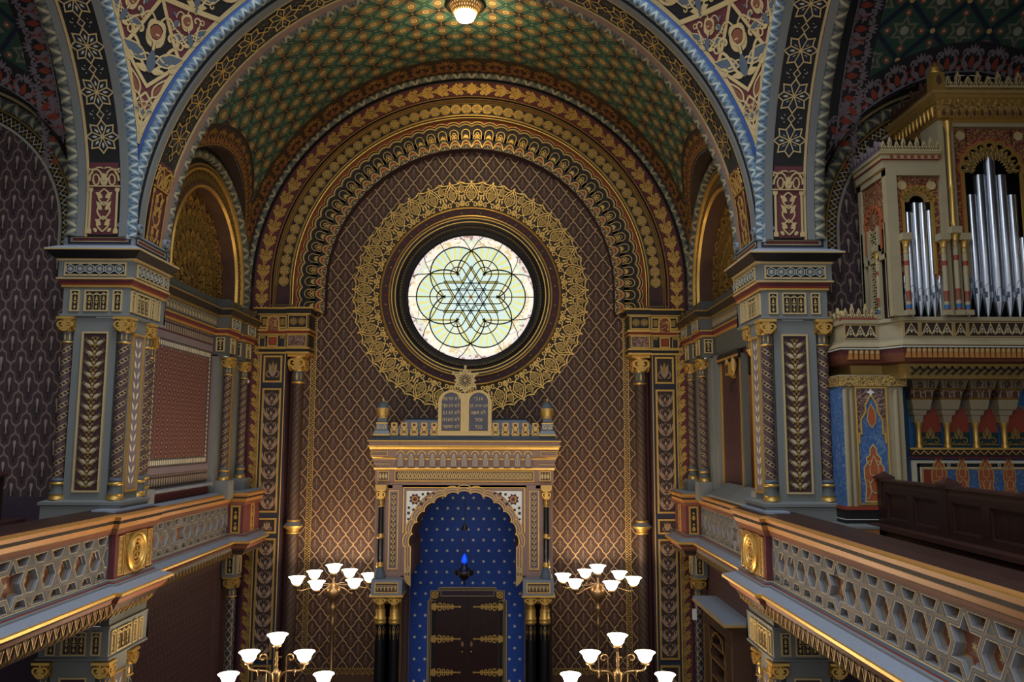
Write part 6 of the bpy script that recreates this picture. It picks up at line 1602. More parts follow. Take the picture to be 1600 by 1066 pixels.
def ark():
    t = thing('torah_ark', 'canopied marble and gilt ark with a deep blue starry niche under the rose window', 'ark', (0, -1.2, .9))
    YF = -1.5; F = lambda y=YF: plane((0, y, 0), (1, 0, 0), (0, 0, 1), (0, -1, 0))
    # podium
    g = G(); g.box(-1.5, -1.75, 0, 1.5, -.06, .9, 'mauve'); g.molding([(-1.5, -.06), (-1.5, -1.75), (1.5, -1.75), (1.5, -.06)], [(0, .8), (.04, .82), (.04, .88), (0, .9)], 'gold', side=1)
    for i in range(3): g.box(-1.0, -1.75 - .3 * (3 - i), 0, 1.0, -1.75, .25 + .22 * i, 'mauve')
    g.obj('podium', t)
    # niche: blue back wall with stars, side reveals, vault
    g = G(); g.box(-1.0, -.06, .9, 1.0, -.03, 4.75, 'niche_blue')
    fb = F(-.062)
    for r in range(20):
        z = 4.42 - .177 * r
        for k in range(-6, 7):
            x = .177 * (k + (.5 if r % 2 == 0 else 0)) 
            if abs(x) > .95 or (abs(x) < .68 and z < 2.98): continue
            g.fill(star(x, z, .029, .016, 8), fb, 'star_white', .004)
    g.obj('niche_wall', t)
    g = G()
    for sg in (1, -1):
        g.box(sg * .97, -1.3, .9, sg * 1.28, -.06, 4.75, 'umber')
        fr = plane((sg * .97, 0, 0), (0, 1, 0), (0, 0, 1), (-sg, 0, 0))
        g.frame(-1.25, 1.3, -.15, 3.1, .02, fr, 'gold', .006, .006); g.rect(-1.0, 1.5, -.45, 2.9, fr, 'carved_gold', .004)
    g.box(-1.28, -1.3, 4.66, 1.28, -.06, 4.75, 'brown_dark')
    g.obj('niche_reveal', t)
    # front screen with lobed arch, and a second lobed arch behind it
    def screen(y, th, w, apex, zs, x_out, z_top, mat, lines, name):
        g = G(); fm = F(y); O = lobed(w, zs, apex, 13, .5); n = len(O); B = []
        for p in O:
            u, v = p[0] / w, (p[1] - zs)
            if p[1] <= apex - w * .98: B.append((x_out * (1 if p[0] > 0 else -1), p[1]))
            else:
                a = atan2(p[1] - (apex - w), p[0]); k = min(x_out / max(1e-6, abs(cos(a))), (z_top - (apex - w)) / max(1e-6, sin(a))); B.append((k * cos(a), apex - w + k * sin(a)))
        B = A(B); crn = []
        g.add(np.vstack([fm(O[:, 0], O[:, 1], np.zeros(n)), fm(B[:, 0], B[:, 1], np.zeros(n))]), [(k, k + 1, n + k + 1, n + k) for k in range(n - 1)], mat)
        for sg in (1, -1):
            q = [b for b in B if b[0] * sg > 0]
            g.fill([(sg * x_out, z_top), (sg * x_out, max([b[1] for b in q if abs(abs(b[0]) - x_out) < 1e-6] + [zs])), (sg * max([0] + [abs(b[0]) for b in q if abs(b[1] - z_top) < 1e-6]), z_top)], fm, mat, .0)
        Q = np.stack([fm(O[:, 0], O[:, 1], np.zeros(n)), fm(O[:, 0], O[:, 1], np.full(n, -th))], 1); g.grid(Q, 'umber', smooth=False)
        for k, (d, wd, m) in enumerate(lines):
            C = A([0, apex - w]); P = np.where((O[:, 1] > apex - w)[:, None], O + (O - C) / w * d, O + np.c_[np.sign(O[:, 0]) * d, np.zeros(n)]); g.ribbon(P, wd, fm, m, .012, .012)
        return g
    g = screen(YF, 1.43, .80, 4.585, 3.36, .95, 4.72, 'mauve', [(.01, .012, 'gold'), (.05, .012, 'gold_pale'), (.09, .012, 'gold')], '')
    fm = F()
    for sg in (1, -1):
        g.ribbon(spiral(sg * .86, 3.45, .05, .012, pi / 2, pi / 2 + sg * 6.5, 14), .024, fm, 'gold_pale', .03, .03)
        g.fill([(sg * .8, 3.36), (sg * .9, 3.36), (sg * .9, 3.3), (sg * .85, 3.24), (sg * .8, 3.2)], fm, 'gold_matt', .012, .03)
        # pierced white spandrel with an eight-pointed star
        S = [(sg * .885, 4.63), (sg * .885, 4.12)] + [(sg * .885 - sg * .46 * s_, 4.12 + .51 * (1 - (1 - s_) ** 1.9)) for s_ in (.1, .25, .4, .55, .7, .85)] + [(sg * .42, 4.63)]
        g.fill(S, fm, 'white', .01, .01); c0 = A([sg * .755, 4.505])
        g.fill(star(*c0, .085, .06, 8, pi / 8), fm, 'maroon', .013); g.ribbon(star(*c0, .085, .06, 8, pi / 8), .01, fm, 'black', .015, 0, True); g.ribbon(star(*c0, .05, .035, 8), .008, fm, 'gold', .016, 0, True)
        for dx, dz, r in ((-.12, .075, .026), (-.2, .085, .03), (-.285, .09, .022), (.09, -.13, .026), (.095, -.21, .03), (.1, -.3, .02), (-.1, -.07, .028), (.02, -.16, .026), (-.17, .0, .022)):
            g.fill(circle(c0[0] - sg * -dx * 1.0 if sg > 0 else c0[0] - dx, c0[1] + dz, r, 4, pi / 4 * (dx * 9)), fm, 'brown_dark', .013)
        g.frame(*sorted((sg * .95, sg * .905))[:1], 4.0, sorted((sg * .95, sg * .905))[1], 4.7, .01, fm, 'gold_dull', .006) if 0 else None
    g.ribbon([(-.93, 4.0), (-.93, 4.68), (.93, 4.68), (.93, 4.0)], .014, fm, 'gold', .01, .01)
    g.obj('arch_screen', t)
    # gilded lines along the deep reveal, its underside and the lower jamb strips
    g = G(); O = lobed(.797, 3.36, 4.582, 13, .5)
    for d in (.2, .42, .66, .9, 1.14, 1.34):
        for wd, m in ((.03, 'gold_pale'),):
            g.grid([[(p[0], YF + d, p[1]), (p[0], YF + d + wd, p[1])] for p in O], m, smooth=False)
    for sg in (1, -1):
        g.quad((sg * .8, YF + .01, 3.36), (sg * .97, YF + .01, 3.36), (sg * .97, -.07, 3.36), (sg * .8, -.07, 3.36), 'umber')
        fi = plane((sg * .966, 0, 0), (0, 1, 0), (0, 0, 1), (-sg, 0, 0))
        for i in range(22): g.draw(mir([('s', spiral(.18, .1, .2, .04, 2.5, -3, 9), .1, 'x'), ('f', leaf(0, -.4, .6, .2, .9, 5), 'x')]), fi, -.75, 1.6 + .06 * i, .12, 0, h=.007, mats={'x': 'gold'}, sy=.06)
    g.obj('reveal_gilding', t)
    # jambs with carved strips and corner blocks
    for sg in (1, -1):
        mr = sg < 0
        g = G(); fm = F(YF - .02)
        g.box(.95, YF - .02, 3.34, 1.36, -1.28, 4.72, 'mauve')
        g.box(1.0, YF - .035, 3.46, 1.15, YF - .02, 4.64, 'lilac'); f2 = F(YF - .036)
        g.frame(1.0, 3.46, 1.15, 4.64, .012, f2, 'gold', .008, .008); g.rect(1.04, 3.5, 1.11, 4.6, f2, 'brown', .003)
        for i in range(13): g.draw(mir([('s', spiral(.18, .1, .2, .04, 2.5, -3, 9), .1, 'x'), ('f', leaf(0, -.4, .6, .2, .9, 5), 'x')]) + [('f', circle(0, .48, .1, 6), 'x')], f2, 1.075, 3.545 + .083 * i, .085, 0, h=.008, mats={'x': 'gold_pale'})
        g.obj('jamb', t, mr)
        g = G(); g.box(.9, -1.74, 3.11, 1.36, -1.28, 3.34, 'blue_grey'); g.box(.88, -1.76, 3.09, 1.38, -1.28, 3.115, 'gold'); fk = F(-1.74)
        g.frame(.955, 3.15, 1.305, 3.3, .014, fk, 'gold', .01, .01); g.rect(.97, 3.16, 1.29, 3.29, fk, 'brown', .003)
        for i in range(6): g.draw(mir([('s', spiral(.2, .1, .24, .05, 2.5, -3, 10), .1, 'x')]) + [('f', leaf(0, -.45, .8, .3, pi / 2, 6), 'x')], fk, .998 + .053 * i, 3.225, .06 if i % 2 else .064, 0, h=.008, mats={'x': 'gold_pale'}, sy=.11)
        g.obj('corbel_block', t, mr)
        # small upper colonnette
        x, y = 1.255, -1.6
        g = G(); g.lathe([(.045, 3.58), (.042, 3.93)], (x, y, 0), 16, 'black_marble'); g.lathe([(.042, 4.0), (.04, 4.4)], (x, y, 0), 16, 'black_marble'); o = g.obj('upper_colonnette', t, mr)
        g = G(); g.lathe([(.09, 3.34), (.09, 3.38), (.075, 3.4), (.05, 3.5)], (x, y, 0), 16, 'slate'); g.lathe([(.05, 3.5), (.062, 3.51), (.062, 3.53), (.05, 3.54), (.058, 3.56), (.046, 3.58)], (x, y, 0), 16, 'gold'); g.obj('base', o, mr)
        g = G(); g.lathe([(.044, 3.93), (.06, 3.94), (.06, 3.96), (.044, 3.97), (.055, 3.985), (.044, 4.0)], (x, y, 0), 16, 'gold'); g.obj('ring', o, mr)
        g = G(); capital(g, x, y, 4.4, 4.66, .042, 'gold_dull'); g.obj('capital', o, mr)
        g = G(); g.box(x - .085, y - .085, 4.66, x + .085, YF + .1, 4.73, 'gold_matt'); g.obj('bearing', t, mr)
        # paired lower columns
        for x in (1.23, 1.02):
            y = -1.6
            g = G(); g.lathe([(.082, 1.1), (.078, 2.68)], (x, y, 0), 20, 'black_marble')
            fm3 = cyl(x, y, .079)
            for k in range(8):
                u = 2 * pi * .079 * k / 8; g.ribbon(leaf(u, 2.52, .14, .035, pi / 2, 6), .005, fm3, 'gold', .002, 0, True); g.fill(leaf(u, 2.55, .05, .016, pi / 2, 5), fm3, 'gold', .002); g.ribbon([(u, 2.46), (u, 2.51)], .005, fm3, 'gold', .002)
            o = g.obj('marble_column', t, mr)
            g = G(); g.box(x - .1, y - .1, .9, x + .1, y + .1, .98, 'grey_dark'); g.lathe([(.1, .98), (.1, 1.02), (.085, 1.05), (.09, 1.08), (.08, 1.1)], (x, y, 0), 18, 'gold'); g.obj('base', o, mr)
            g = G(); g.lathe([(.08, 2.68), (.088, 2.69), (.088, 2.72), (.08, 2.73), (.088, 2.74), (.088, 2.77), (.074, 2.78), (.074, 2.9)], (x, y, 0), 18, 'gold'); capital(g, x, y, 2.86, 3.1, .064, 'gold'); g.obj('capital', o, mr)
        g = G(); g.box(1.0, -1.3, .9, 1.36, -.06, 3.34, 'brown_dark'); g.obj('pier_back', t, mr)
    # entablature
    g = G(); path = [(-1.36, -.06), (-1.36, YF - .02), (-1.1, YF - .02), (-1.1, YF), (1.1, YF), (1.1, YF - .02), (1.36, YF - .02), (1.36, -.06)]
    prof = [(-.3, 4.66), (-.02, 4.66), (0, 4.67), (0, 4.76), (.012, 4.77), (.012, 4.945), (.03, 4.955), (.035, 4.975), (.03, 4.985), (.01, 5.0), (.05, 5.11), (.05, 5.13), (.07, 5.15), (.07, 5.255), (.09, 5.265), (.1, 5.3), (.12, 5.31), (.12, 5.325), (.1, 5.335), (.1, 5.375), (.125, 5.385), (.125, 5.4), (.12, 5.405), (.03, 5.44), (.03, 5.47), (-.6, 5.5)]
    g.molding(path, prof, ['mauve', 'gold', 'mauve', 'gold', 'mauve', 'gold', 'gold', 'gold', 'mauve', 'mauve', 'gold', 'gold', 'mauve', 'gold', 'gold', 'gold', 'gold', 'mauve', 'mauve', 'gold', 'gold', 'slate', 'slate', 'slate', 'slate'], side=1)
    f1 = F(YF - .013)
    g.rect(-1.06, 4.79, 1.06, 4.93, f1, 'brown', .002); g.frame(-1.075, 4.775, 1.075, 4.94, .012, f1, 'gold', .008, .008)
    n = 34
    for i in range(n):
        x = -1.04 + 2.08 * (i + .5) / n
        g.fill(leaf(x, 4.8, .12, .045, pi / 2, 7), f1, 'gold_pale', .006); g.fill(leaf(x, 4.82, .07, .02, pi / 2, 5), f1, 'brown', .008); g.ribbon([(x + .03, 4.8), (x + .03, 4.9)], .008, f1, 'gold', .006); g.fill(circle(x + .03, 4.91, .01, 6), f1, 'gold_pale', .007)
    for sg in (1, -1):
        f2 = F(YF - .033); g.frame(sg * 1.245 - .085, 4.785, sg * 1.245 + .085, 4.935, .012, f2, 'gold', .008, .008); g.rect(sg * 1.245 - .07, 4.8, sg * 1.245 + .07, 4.92, f2, 'brown', .002)
        for k in range(3): g.fill(leaf(sg * 1.245 - .045 + .045 * k, 4.81, .1, .038, pi / 2, 6), f2, 'gold_pale', .006)
        f3 = F(YF - .105); g.frame(sg * 1.3 - .13, 5.165, sg * 1.3 + .13, 5.24, .01, f3, 'gold', .006, .006)
        f4 = F(YF - .075)
        for k in range(5): g.ribbon(np.vstack([arc(sg * 1.27 - .1 + .05 * k, 5.02, .026, 0, pi, 6)]) * A([1, 1.0]), .008, f4, 'gold_pale', .012)
    f5 = F(YF - .05); n = 13
    for i in range(n):
        x = -.98 + 1.96 * i / (n - 1)
        a = np.vstack([[(x - .055, 5.0)], arc(x, 5.185, .055, pi, 0, 9), [(x + .055, 5.0)]])
        g.fill(np.vstack([[(x - .05, 4.995), (x + .05, 4.995)], arc(x, 5.185, .05, 0, pi, 9)]), f5, 'lilac', .024, .03); g.ribbon(a[2:-2] if 0 else a[1:-1], .016, f5, 'gold', .042, .03)
        for d in (-.022, 0, .022): g.ribbon(bez((x + d, 5.01), (x + d * 1.6, 5.06), (x + d, 5.12), (x + d * .3, 5.2), 6), .009, f5, 'gold_pale', .03)
        if i < n - 1: g.rect(x + .06, 5.105, x + .105, 5.125, f5, 'gold', .03, .02)
    g.obj('entablature', t)
    # roof, crest, finials, tablets of the law
    g = G(); g.add([(-1.2, -1.3, 5.49), (1.2, -1.3, 5.49), (1.2, -.1, 5.49), (-1.2, -.1, 5.49), (-.95, -1.1, 5.74), (.95, -1.1, 5.74), (.95, -.15, 5.74), (-.95, -.15, 5.74)], [(0, 1, 5, 4), (1, 2, 6, 5), (2, 3, 7, 6), (3, 0, 4, 7), (4, 5, 6, 7)], 'blue_grey')
    g.box(-.97, -1.12, 5.735, .97, -.14, 5.755, 'navy')
    g.obj('roof', t)
    for i in range(6):
        for sg in (1, -1):
            x = sg * (.475 + .155 * (i)); 
            if i > 4 or x == 0: continue
            g = G(); f6 = F(YF - .02)
            P = [(-.06, 5.475), (.06, 5.475), (.06, 5.53), (.052, 5.53), (.058, 5.58), (.042, 5.59), (.05, 5.64), (.045, 5.675), (-.045, 5.675), (-.05, 5.64), (-.042, 5.59), (-.058, 5.58), (-.052, 5.53), (-.06, 5.53)]
            g.fill(A(P) + A([x, 0]), f6, 'gold_matt', 0, .05); g.ribbon([(x - .04, 5.5), (x, 5.54), (x + .04, 5.5)], .012, f6, 'brown', .003); g.ribbon([(x - .035, 5.6), (x - .03, 5.55), (x, 5.52), (x + .03, 5.55), (x + .035, 5.6)], .01, f6, 'brown', .003); g.fill([(x - .025, 5.62), (x + .025, 5.62), (x + .018, 5.655), (x - .018, 5.655)], f6, 'maroon', .003)
            g.obj('crest_leaf', t)
    for sg in (1, -1):
        g = G(); x, y = sg * 1.28, -1.47
        g.add([(x + a * w, y + b * w, z) for w, z in ((.13, 5.48), (.11, 5.55), (.085, 5.56), (.085, 5.66)) for a, b in ((-1, -1), (1, -1), (1, 1), (-1, 1))], [(4 * k + j, 4 * k + (j + 1) % 4, 4 * k + 4 + (j + 1) % 4, 4 * k + 4 + j) for k in range(3) for j in range(4)] + [(12, 13, 14, 15)], 'blue_grey')
        g.box(x - .09, y - .09, 5.655, x + .09, y + .09, 5.675, 'gold'); g.box(x - .132, y - .132, 5.475, x + .132, y + .132, 5.495, 'gold')
        f7 = plane((x, y - .1, 0), (1, 0, 0), (0, 0, 1), (0, -1, 0))
        for s_ in (1, -1): g.ribbon(spiral(s_ * .035, 5.605, .035, .008, pi / 2, pi / 2 - s_ * 6, 12), .013, f7, 'gold_pale', .012)
        g.box(x - .07, y - .07, 5.675, x + .07, y + .07, 5.74, 'slate')
        g.lathe([(.075, 5.74), (.085, 5.75), (.07, 5.765), (.09, 5.8), (.105, 5.85), (.1, 5.9)], (x, y, 0), 16, 'gold_matt'); g.lathe([(.1, 5.9), (.085, 5.95), (.05, 5.99), (.02, 6.005)], (x, y, 0), 16, 'slate'); g.lathe([(.02, 6.0), (.014, 6.02), (.024, 6.035), (0, 6.06)], (x, y, 0), 10, 'gold')
        f8 = cyl(x, y, .1)
        for k in range(10): g.fill(leaf(2 * pi * .1 * k / 10, 5.77, .13, .05, pi / 2, 6), f8, 'gold', .006)
        g.obj('finial', t)
    g = G(); f9 = F(YF - .06)
    O = [(-.415, 5.475), (.415, 5.475), (.415, 5.98)] + [(.212 + .203 * cos(a), 5.98 + .2 * sin(a)) for a in np.linspace(.1, pi * .72, 9)] + [(-.212 + .203 * cos(a), 5.98 + .2 * sin(a)) for a in np.linspace(pi * .28, pi - .1, 9)] + [(-.415, 5.98)]
    g.fill(O, f9, 'gold_pale', 0, .07)
    for sg in (1, -1):
        P = np.vstack([[(sg * .212 - .155, 5.54), (sg * .212 + .155, 5.54)], arc(sg * .212, 5.995, .155, 0, pi, 13)]); g.fill(P, f9, 'slate_tablet', .003); g.ribbon(P, .012, f9, 'gold', .008, .006, True)
    for xc, rows in ((-.212, ('la trCx', 'la tnaP', 'la tgnb', 'la tonh', 'la txmd')), (.212, ('anky', 'la yhyh lK', 'la tsa', 'zkvr', 'kbd'))):
        for i, wd in enumerate(rows): hebrew(g, f9, wd, xc, 6.02 - .108 * i, .05 if len(wd) < 9 else .043, 'gold_pale')
    g.fill(circle(0, 6.33, .12, 24), f9, 'gold_pale', -.005, .05)
    s6 = star(0, 6.33, .21, .121, 6); g.fill(s6, f9, 'gold_pale', 0, .05)
    for k in range(6):
        a = pi / 2 + pi / 3 * k
        if k in (0, 1, 5): g.fill(circle(.215 * cos(a), 6.33 + .215 * sin(a), .022, 10), f9, 'gold_pale', .003, .05)
        b = a + pi / 6; g.fill([(.12 * cos(b - .35), 6.33 + .12 * sin(b - .35)), (.175 * cos(b), 6.33 + .175 * sin(b)), (.12 * cos(b + .35), 6.33 + .12 * sin(b + .35))], f9, 'gold_pale', -.004, .04)
        g.ribbon([(.02 * cos(a), 6.33 + .02 * sin(a)), (.1 * cos(a), 6.33 + .1 * sin(a))], .02, f9, 'brown_dark', .004)
        g.fill(leaf(.03 * cos(b), 6.33 + .03 * sin(b), .07, .02, b, 5), f9, 'brown_dark', .004)
        T = [(.15 * cos(a), 6.33 + .15 * sin(a)), (.15 * cos(a + 2 * pi / 3), 6.33 + .15 * sin(a + 2 * pi / 3))]; g.ribbon(T, .008, f9, 'gold_dull', .006)
    g.obj('tablets', t)
    # doors
    g = G(); yd = -.1; fd = F(yd)
    P = [(-.66, 1.2), (.66, 1.2), (.66, 2.72), (.62, 2.74), (.62, 2.88), (.5, 2.88), (.47, 2.935), (-.47, 2.935), (-.5, 2.88), (-.62, 2.88), (-.62, 2.74), (-.66, 2.72)]
    g.fill(P, fd, 'ark_door', 0, .05); g.ribbon(P, .014, fd, 'gold_pale', .006, .006, True); g.ribbon(inset(A(P), .025), .01, fd, 'gold_pale', .006, .006, True)
    g.rect(-.44, 2.8, .44, 2.88, fd, 'violet', .003); g.frame(-.45, 2.79, .45, 2.89, .01, fd, 'gold_pale', .006, .004)
    for sg in (1, -1):
        g.ribbon(circle(sg * .545, 2.81, .05, 12), .018, fd, 'gold', .012, .012, True); g.draw(flower(4, 1, 'gold', .5), fd, sg * .545, 2.81, .05, .6, h=.014)
        g.frame(sg * .565 - .045, 1.32, sg * .565 + .045, 2.72, .008, fd, 'gold_pale', .006, .006); g.rect(sg * .565 - .035, 1.33, sg * .565 + .035, 2.71, fd, 'black', .002)
    g.obj('door_frame', t)
    for sg in (1, -1):
        g = G(); g.box(sg * .01, yd - .045, 1.25, sg * .525, yd, 2.77, 'door_wood'); d = g.obj('door', t)
        fh = F(yd - .046)
        for z in (2.63, 2.11, 1.575):
            g = G(); X = lambda q: sg * q
            g.fill([(X(.59), z - .05), (X(.53), z - .065), (X(.5), z), (X(.53), z + .065), (X(.59), z + .05), (X(.61), z)], fh, 'gold', .012, .012)
            for q, r in ((.46, .05), (.385, .042), (.315, .036), (.25, .028)):
                for s_ in (1, -1): g.ribbon(circle(X(q), z + s_ * r * .62, r * .55, 10), .016, fh, 'gold', .012, .012, True)
            g.fill([(X(.52), z - .014), (X(.52), z + .014), (X(.13), z + .008), (X(.1), z), (X(.13), z - .008)], fh, 'gold', .016, .016); g.fill(star(X(.12), z, .026, .012, 4), fh, 'gold', .018, .012)
            g.obj('strap_hinge', d)
        g = G(); g.fill(leaf(sg * .075, 1.98, .1, .045, pi / 2, 7), fh, 'brass', .01, .01); g.obj('escutcheon', d)
        g = G(); g.lathe([(.01, 0), (.01, -.03), (.024, -.035), (.026, -.05), (.012, -.062), (0, -.064)], (sg * .075, yd - .045, 1.91), 12, 'brass', axis='y'); g.obj('knob', d)
    g = G(); g.box(-.016, yd - .06, 1.25, .016, yd - .04, 2.77, 'iron'); g.obj('meeting_strip', t)
simple('niche_blue', c(42, 80, 164), .7, 0, .1, 8); simple('star_white', c(226, 222, 204), .5, 0, .05, 8); simple('slate_tablet', c(70, 70, 82), .4, 0, .12, 10)
ark()

# ------------------------------------------------------------------ lamps
def bowl(g, x, y, z, r):
    """milk glass bowl open upwards, z is the rim"""
    p = [(r * .2, z - r * .96), (r * .42, z - r * .92), (r * .62, z - r * .7), (r * .72, z - r * .42), (r * .82, z - r * .2), (r * 1.06, z), (r * 1.02, z + r * .01), (r * .78, z - r * .18), (r * .66, z - r * .42), (r * .56, z - r * .68), (r * .36, z - r * .86), (0, z - r * .88)]
    g.lathe(p, (x, y, 0), 20, 'lamp_glass')
def holder(g, x, y, z, r):
    g.lathe([(0, z - r * .5), (r * .1, z - r * .5), (r * .12, z - r * .2), (r * .42, z - r * .18), (r * .46, z - r * .08), (r * .34, z), (r * .34, z + .06 * r), (r * .24, z + r * .12)], (x, y, 0), 14, 'brass')
BOWLS = []
def shade(t, x, y, z, r):
    g = G(); holder(g, x, y, z - r, r); h = g.obj('lamp_holder', t); g = G(); bowl(g, x, y, z, r); g.obj('lamp_shade', h); BOWLS.append((x, y, z - r * .25))
def turned(g, x, y, prof, mat='brass'): g.lathe(prof, (x, y, 0), 16, mat)
def ring_candelabrum(sx, label):
    X_, Y_ = (-2.07 if sx < 0 else 2.1), -1.0
    t = thing('candelabrum', label, 'candelabrum', (X_, Y_, 0), None)
    g = G(); turned(g, X_, Y_, [(.3, 0), (.3, .05), (.2, .1), (.1, .2), (.06, .4), (.08, .44), (.04, .5), (.035, 1.3), (.06, 1.34), (.06, 1.38), (.035, 1.42), (.05, 1.5), (.03, 1.56), (.03, 1.7), (.05, 1.72), (.05, 1.76), (.028, 1.8), (.026, 2.5), (.05, 2.56), (.028, 2.6), (.04, 2.7), (.06, 2.78), (.06, 2.8), (.03, 2.84), (.05, 2.9), (.1, 2.94), (.125, 3.02), (.11, 3.09), (.05, 3.14), (.02, 3.17), (.012, 3.2), (.012, 3.26)]); g.obj('stem', t)
    shade(t, X_, Y_, 3.44, .125)
    for k in range(6):
        a = radians(15 + 60 * k); ca, sa = cos(a) * (1 if sx < 0 else -1), sin(a); P = [(X_ + ca * r, Y_ + sa * r, z) for r, z in ((.02, 3.14), (.3, 3.115), (.46, 3.07), (.53, 3.06), (.56, 3.09))]
        g = G(); g.tube(P, .008, 'brass'); g.lathe([(.012, -.02), (.022, 0), (.012, .02)], (X_ + ca * .52, Y_ + sa * .52, 3.068), 8, 'brass'); g.obj('arm', t)
        shade(t, X_ + ca * .56, Y_ + sa * .56, 3.28, .125)
def branch_candelabrum(sx, label):
    X_, Y_ = (-1.77 if sx < 0 else 1.83), -5.2
    t = thing('candelabrum', label, 'candelabrum', (X_, Y_, 0), None)
    g = G(); turned(g, X_, Y_, [(.28, 0), (.28, .05), (.18, .1), (.08, .22), (.05, .5), (.07, .55), (.035, .6), (.03, 1.8), (.055, 1.85), (.03, 1.9), (.03, 2.4), (.05, 2.44), (.025, 2.5), (.022, 2.78), (.03, 2.82), (.05, 2.98), (.052, 2.99), (.03, 3.0), (.016, 3.03), (.013, 3.1), (.02, 3.12), (.013, 3.14), (.012, 3.2)])
    for z in (3.06, 3.12): g.lathe([(.013, z - .012), (.022, z), (.013, z + .012)], (X_, Y_, 0), 10, 'brass')
    g.tube([(X_ + .0, Y_, 3.14), (X_ + .05, Y_, 3.14)], .006, 'brass'); g.obj('stem', t)
    shade(t, X_, Y_, 3.37, .105)
    for sg in (1, -1):
        for w, z0, zt in ((.29, 2.93, 3.195), (.5, 2.67, 2.97), (.66, 2.41, 2.75)):
            P = np.vstack([bez((X_ + sg * .02, z0 - .05), (X_ + sg * .05, z0 + .07), (X_ + sg * .1, z0 + .07), (X_ + sg * .16, z0 + .07), 7), bez((X_ + sg * (w - .08), z0 + .07), (X_ + sg * (w - .02), z0 + .07), (X_ + sg * w, z0 + .09), (X_ + sg * w, z0 + .14), 6)])
            g = G(); g.tube(np.c_[P[:, 0], np.full(len(P), Y_), P[:, 1]], .011, 'brass')
            g.lathe([(.012, -.02), (.022, 0), (.012, .02)], (X_ + sg * (w - .1), Y_, z0 + .07), 8, 'brass'); g.tube([(X_ + sg * (w - .1), Y_, z0 + .07), (X_ + sg * (w - .1), Y_, z0 + .02)], .006, 'brass'); g.obj('arm', t)
            shade(t, X_ + sg * w, Y_, zt, .105)
        g = G(); S = spiral(X_ + sg * .145, 3.13, .045, .012, pi if sg > 0 else 0, (pi if sg > 0 else 0) - sg * 6.6, 18)
        P = np.vstack([[(X_ + sg * .1, 2.2), (X_ + sg * .1, 2.8)], S]); g.tube(np.c_[P[:, 0], np.full(len(P), Y_), P[:, 1]], .009, 'brass'); g.obj('scroll', t)
ring_candelabrum(-1, 'tall brass candelabrum with a ring of lit bowls left of the ark'); ring_candelabrum(1, 'tall brass candelabrum with a ring of lit bowls right of the ark')
branch_candelabrum(-1, 'brass branched lamp stand with curled scrolls below the left parapet'); branch_candelabrum(1, 'brass branched lamp stand with curled scrolls below the right parapet')
def crown_lamp():
    x, y = 0, -2.6; t = thing('ceiling_lamp', 'brass ceiling lamp with white glowing globe at the vault crown', 'ceiling lamp', (x, y, 11.9))
    g = G(); g.lathe([(.3, 11.94), (.3, 11.91), (.26, 11.9), (.26, 11.95)], (x, y, 0), 24, 'iron'); g.obj('rose', t)
    g = G(); g.lathe([(.24, 11.95), (.23, 11.89), (.18, 11.82), (.155, 11.8)], (x, y, 0), 28, 'cup_glow'); fm = lambda u, v, h: np.c_[x + (.155 + .085 * (np.asarray(v) - 11.8) / .15 + h + .02) * np.sin(u), y - (.155 + .085 * (np.asarray(v) - 11.8) / .15 + h + .02) * np.cos(u), v]
    for k in range(32):
        for a in (1, -1): g.ribbon([(2 * pi * k / 32 + a * .3 * q / 5, 11.805 + .14 * q / 5) for q in range(6)], .05, fm, 'gold', .004)
    g.obj('cup', t)
    g = G(); g.lathe([(.0, 11.67), (.07, 11.675), (.13, 11.71), (.158, 11.77), (.155, 11.81), (.14, 11.83)], (x, y, 0), 24, 'lamp_globe'); g.obj('globe', t)
crown_lamp()
def eternal_lamp():
    x, y = 0, -1.25; t = thing('hanging_lamp', 'small dark hanging lamp with a blue light inside the ark niche', 'lamp', (x, y, 3.35))
    g = G(); g.tube([(x, y, 4.64), (x, y, 4.1)], .005, 'iron'); g.lathe([(.006, 4.12), (.02, 4.1), (.05, 4.04), (.055, 4.02), (0, 4.02)], (x, y, 0), 12, 'iron')
    for k in range(3):
        a = 2 * pi * k / 3 + .4; g.tube([(x + .05 * cos(a), y + .05 * sin(a), 4.02), (x + .13 * cos(a), y + .13 * sin(a), 3.46)], .004, 'iron')
    g.obj('chains', t)
    g = G(); g.lathe([(.012, 3.24), (.02, 3.2), (0, 3.16)], (x, y, 0), 10, 'iron'); g.lathe([(.0, 3.24), (.04, 3.26), (.1, 3.32), (.14, 3.34), (.14, 3.39), (.1, 3.4), (.05, 3.44), (.04, 3.5), (.0, 3.5)], (x, y, 0), 16, 'iron')
    for k in range(6): a = pi / 3 * k; g.box(x + .15 * cos(a) - .012, y + .15 * sin(a) - .012, 3.33, x + .15 * cos(a) + .012, y + .15 * sin(a) + .012, 3.42, 'iron')
    g.obj('bowl', t)
    g = G(); g.lathe([(0, 3.5), (.028, 3.515), (.04, 3.555), (.032, 3.6), (.012, 3.64), (0, 3.65)], (x, y, 0), 14, 'eternal_flame'); g.obj('light', t)
eternal_lamp()

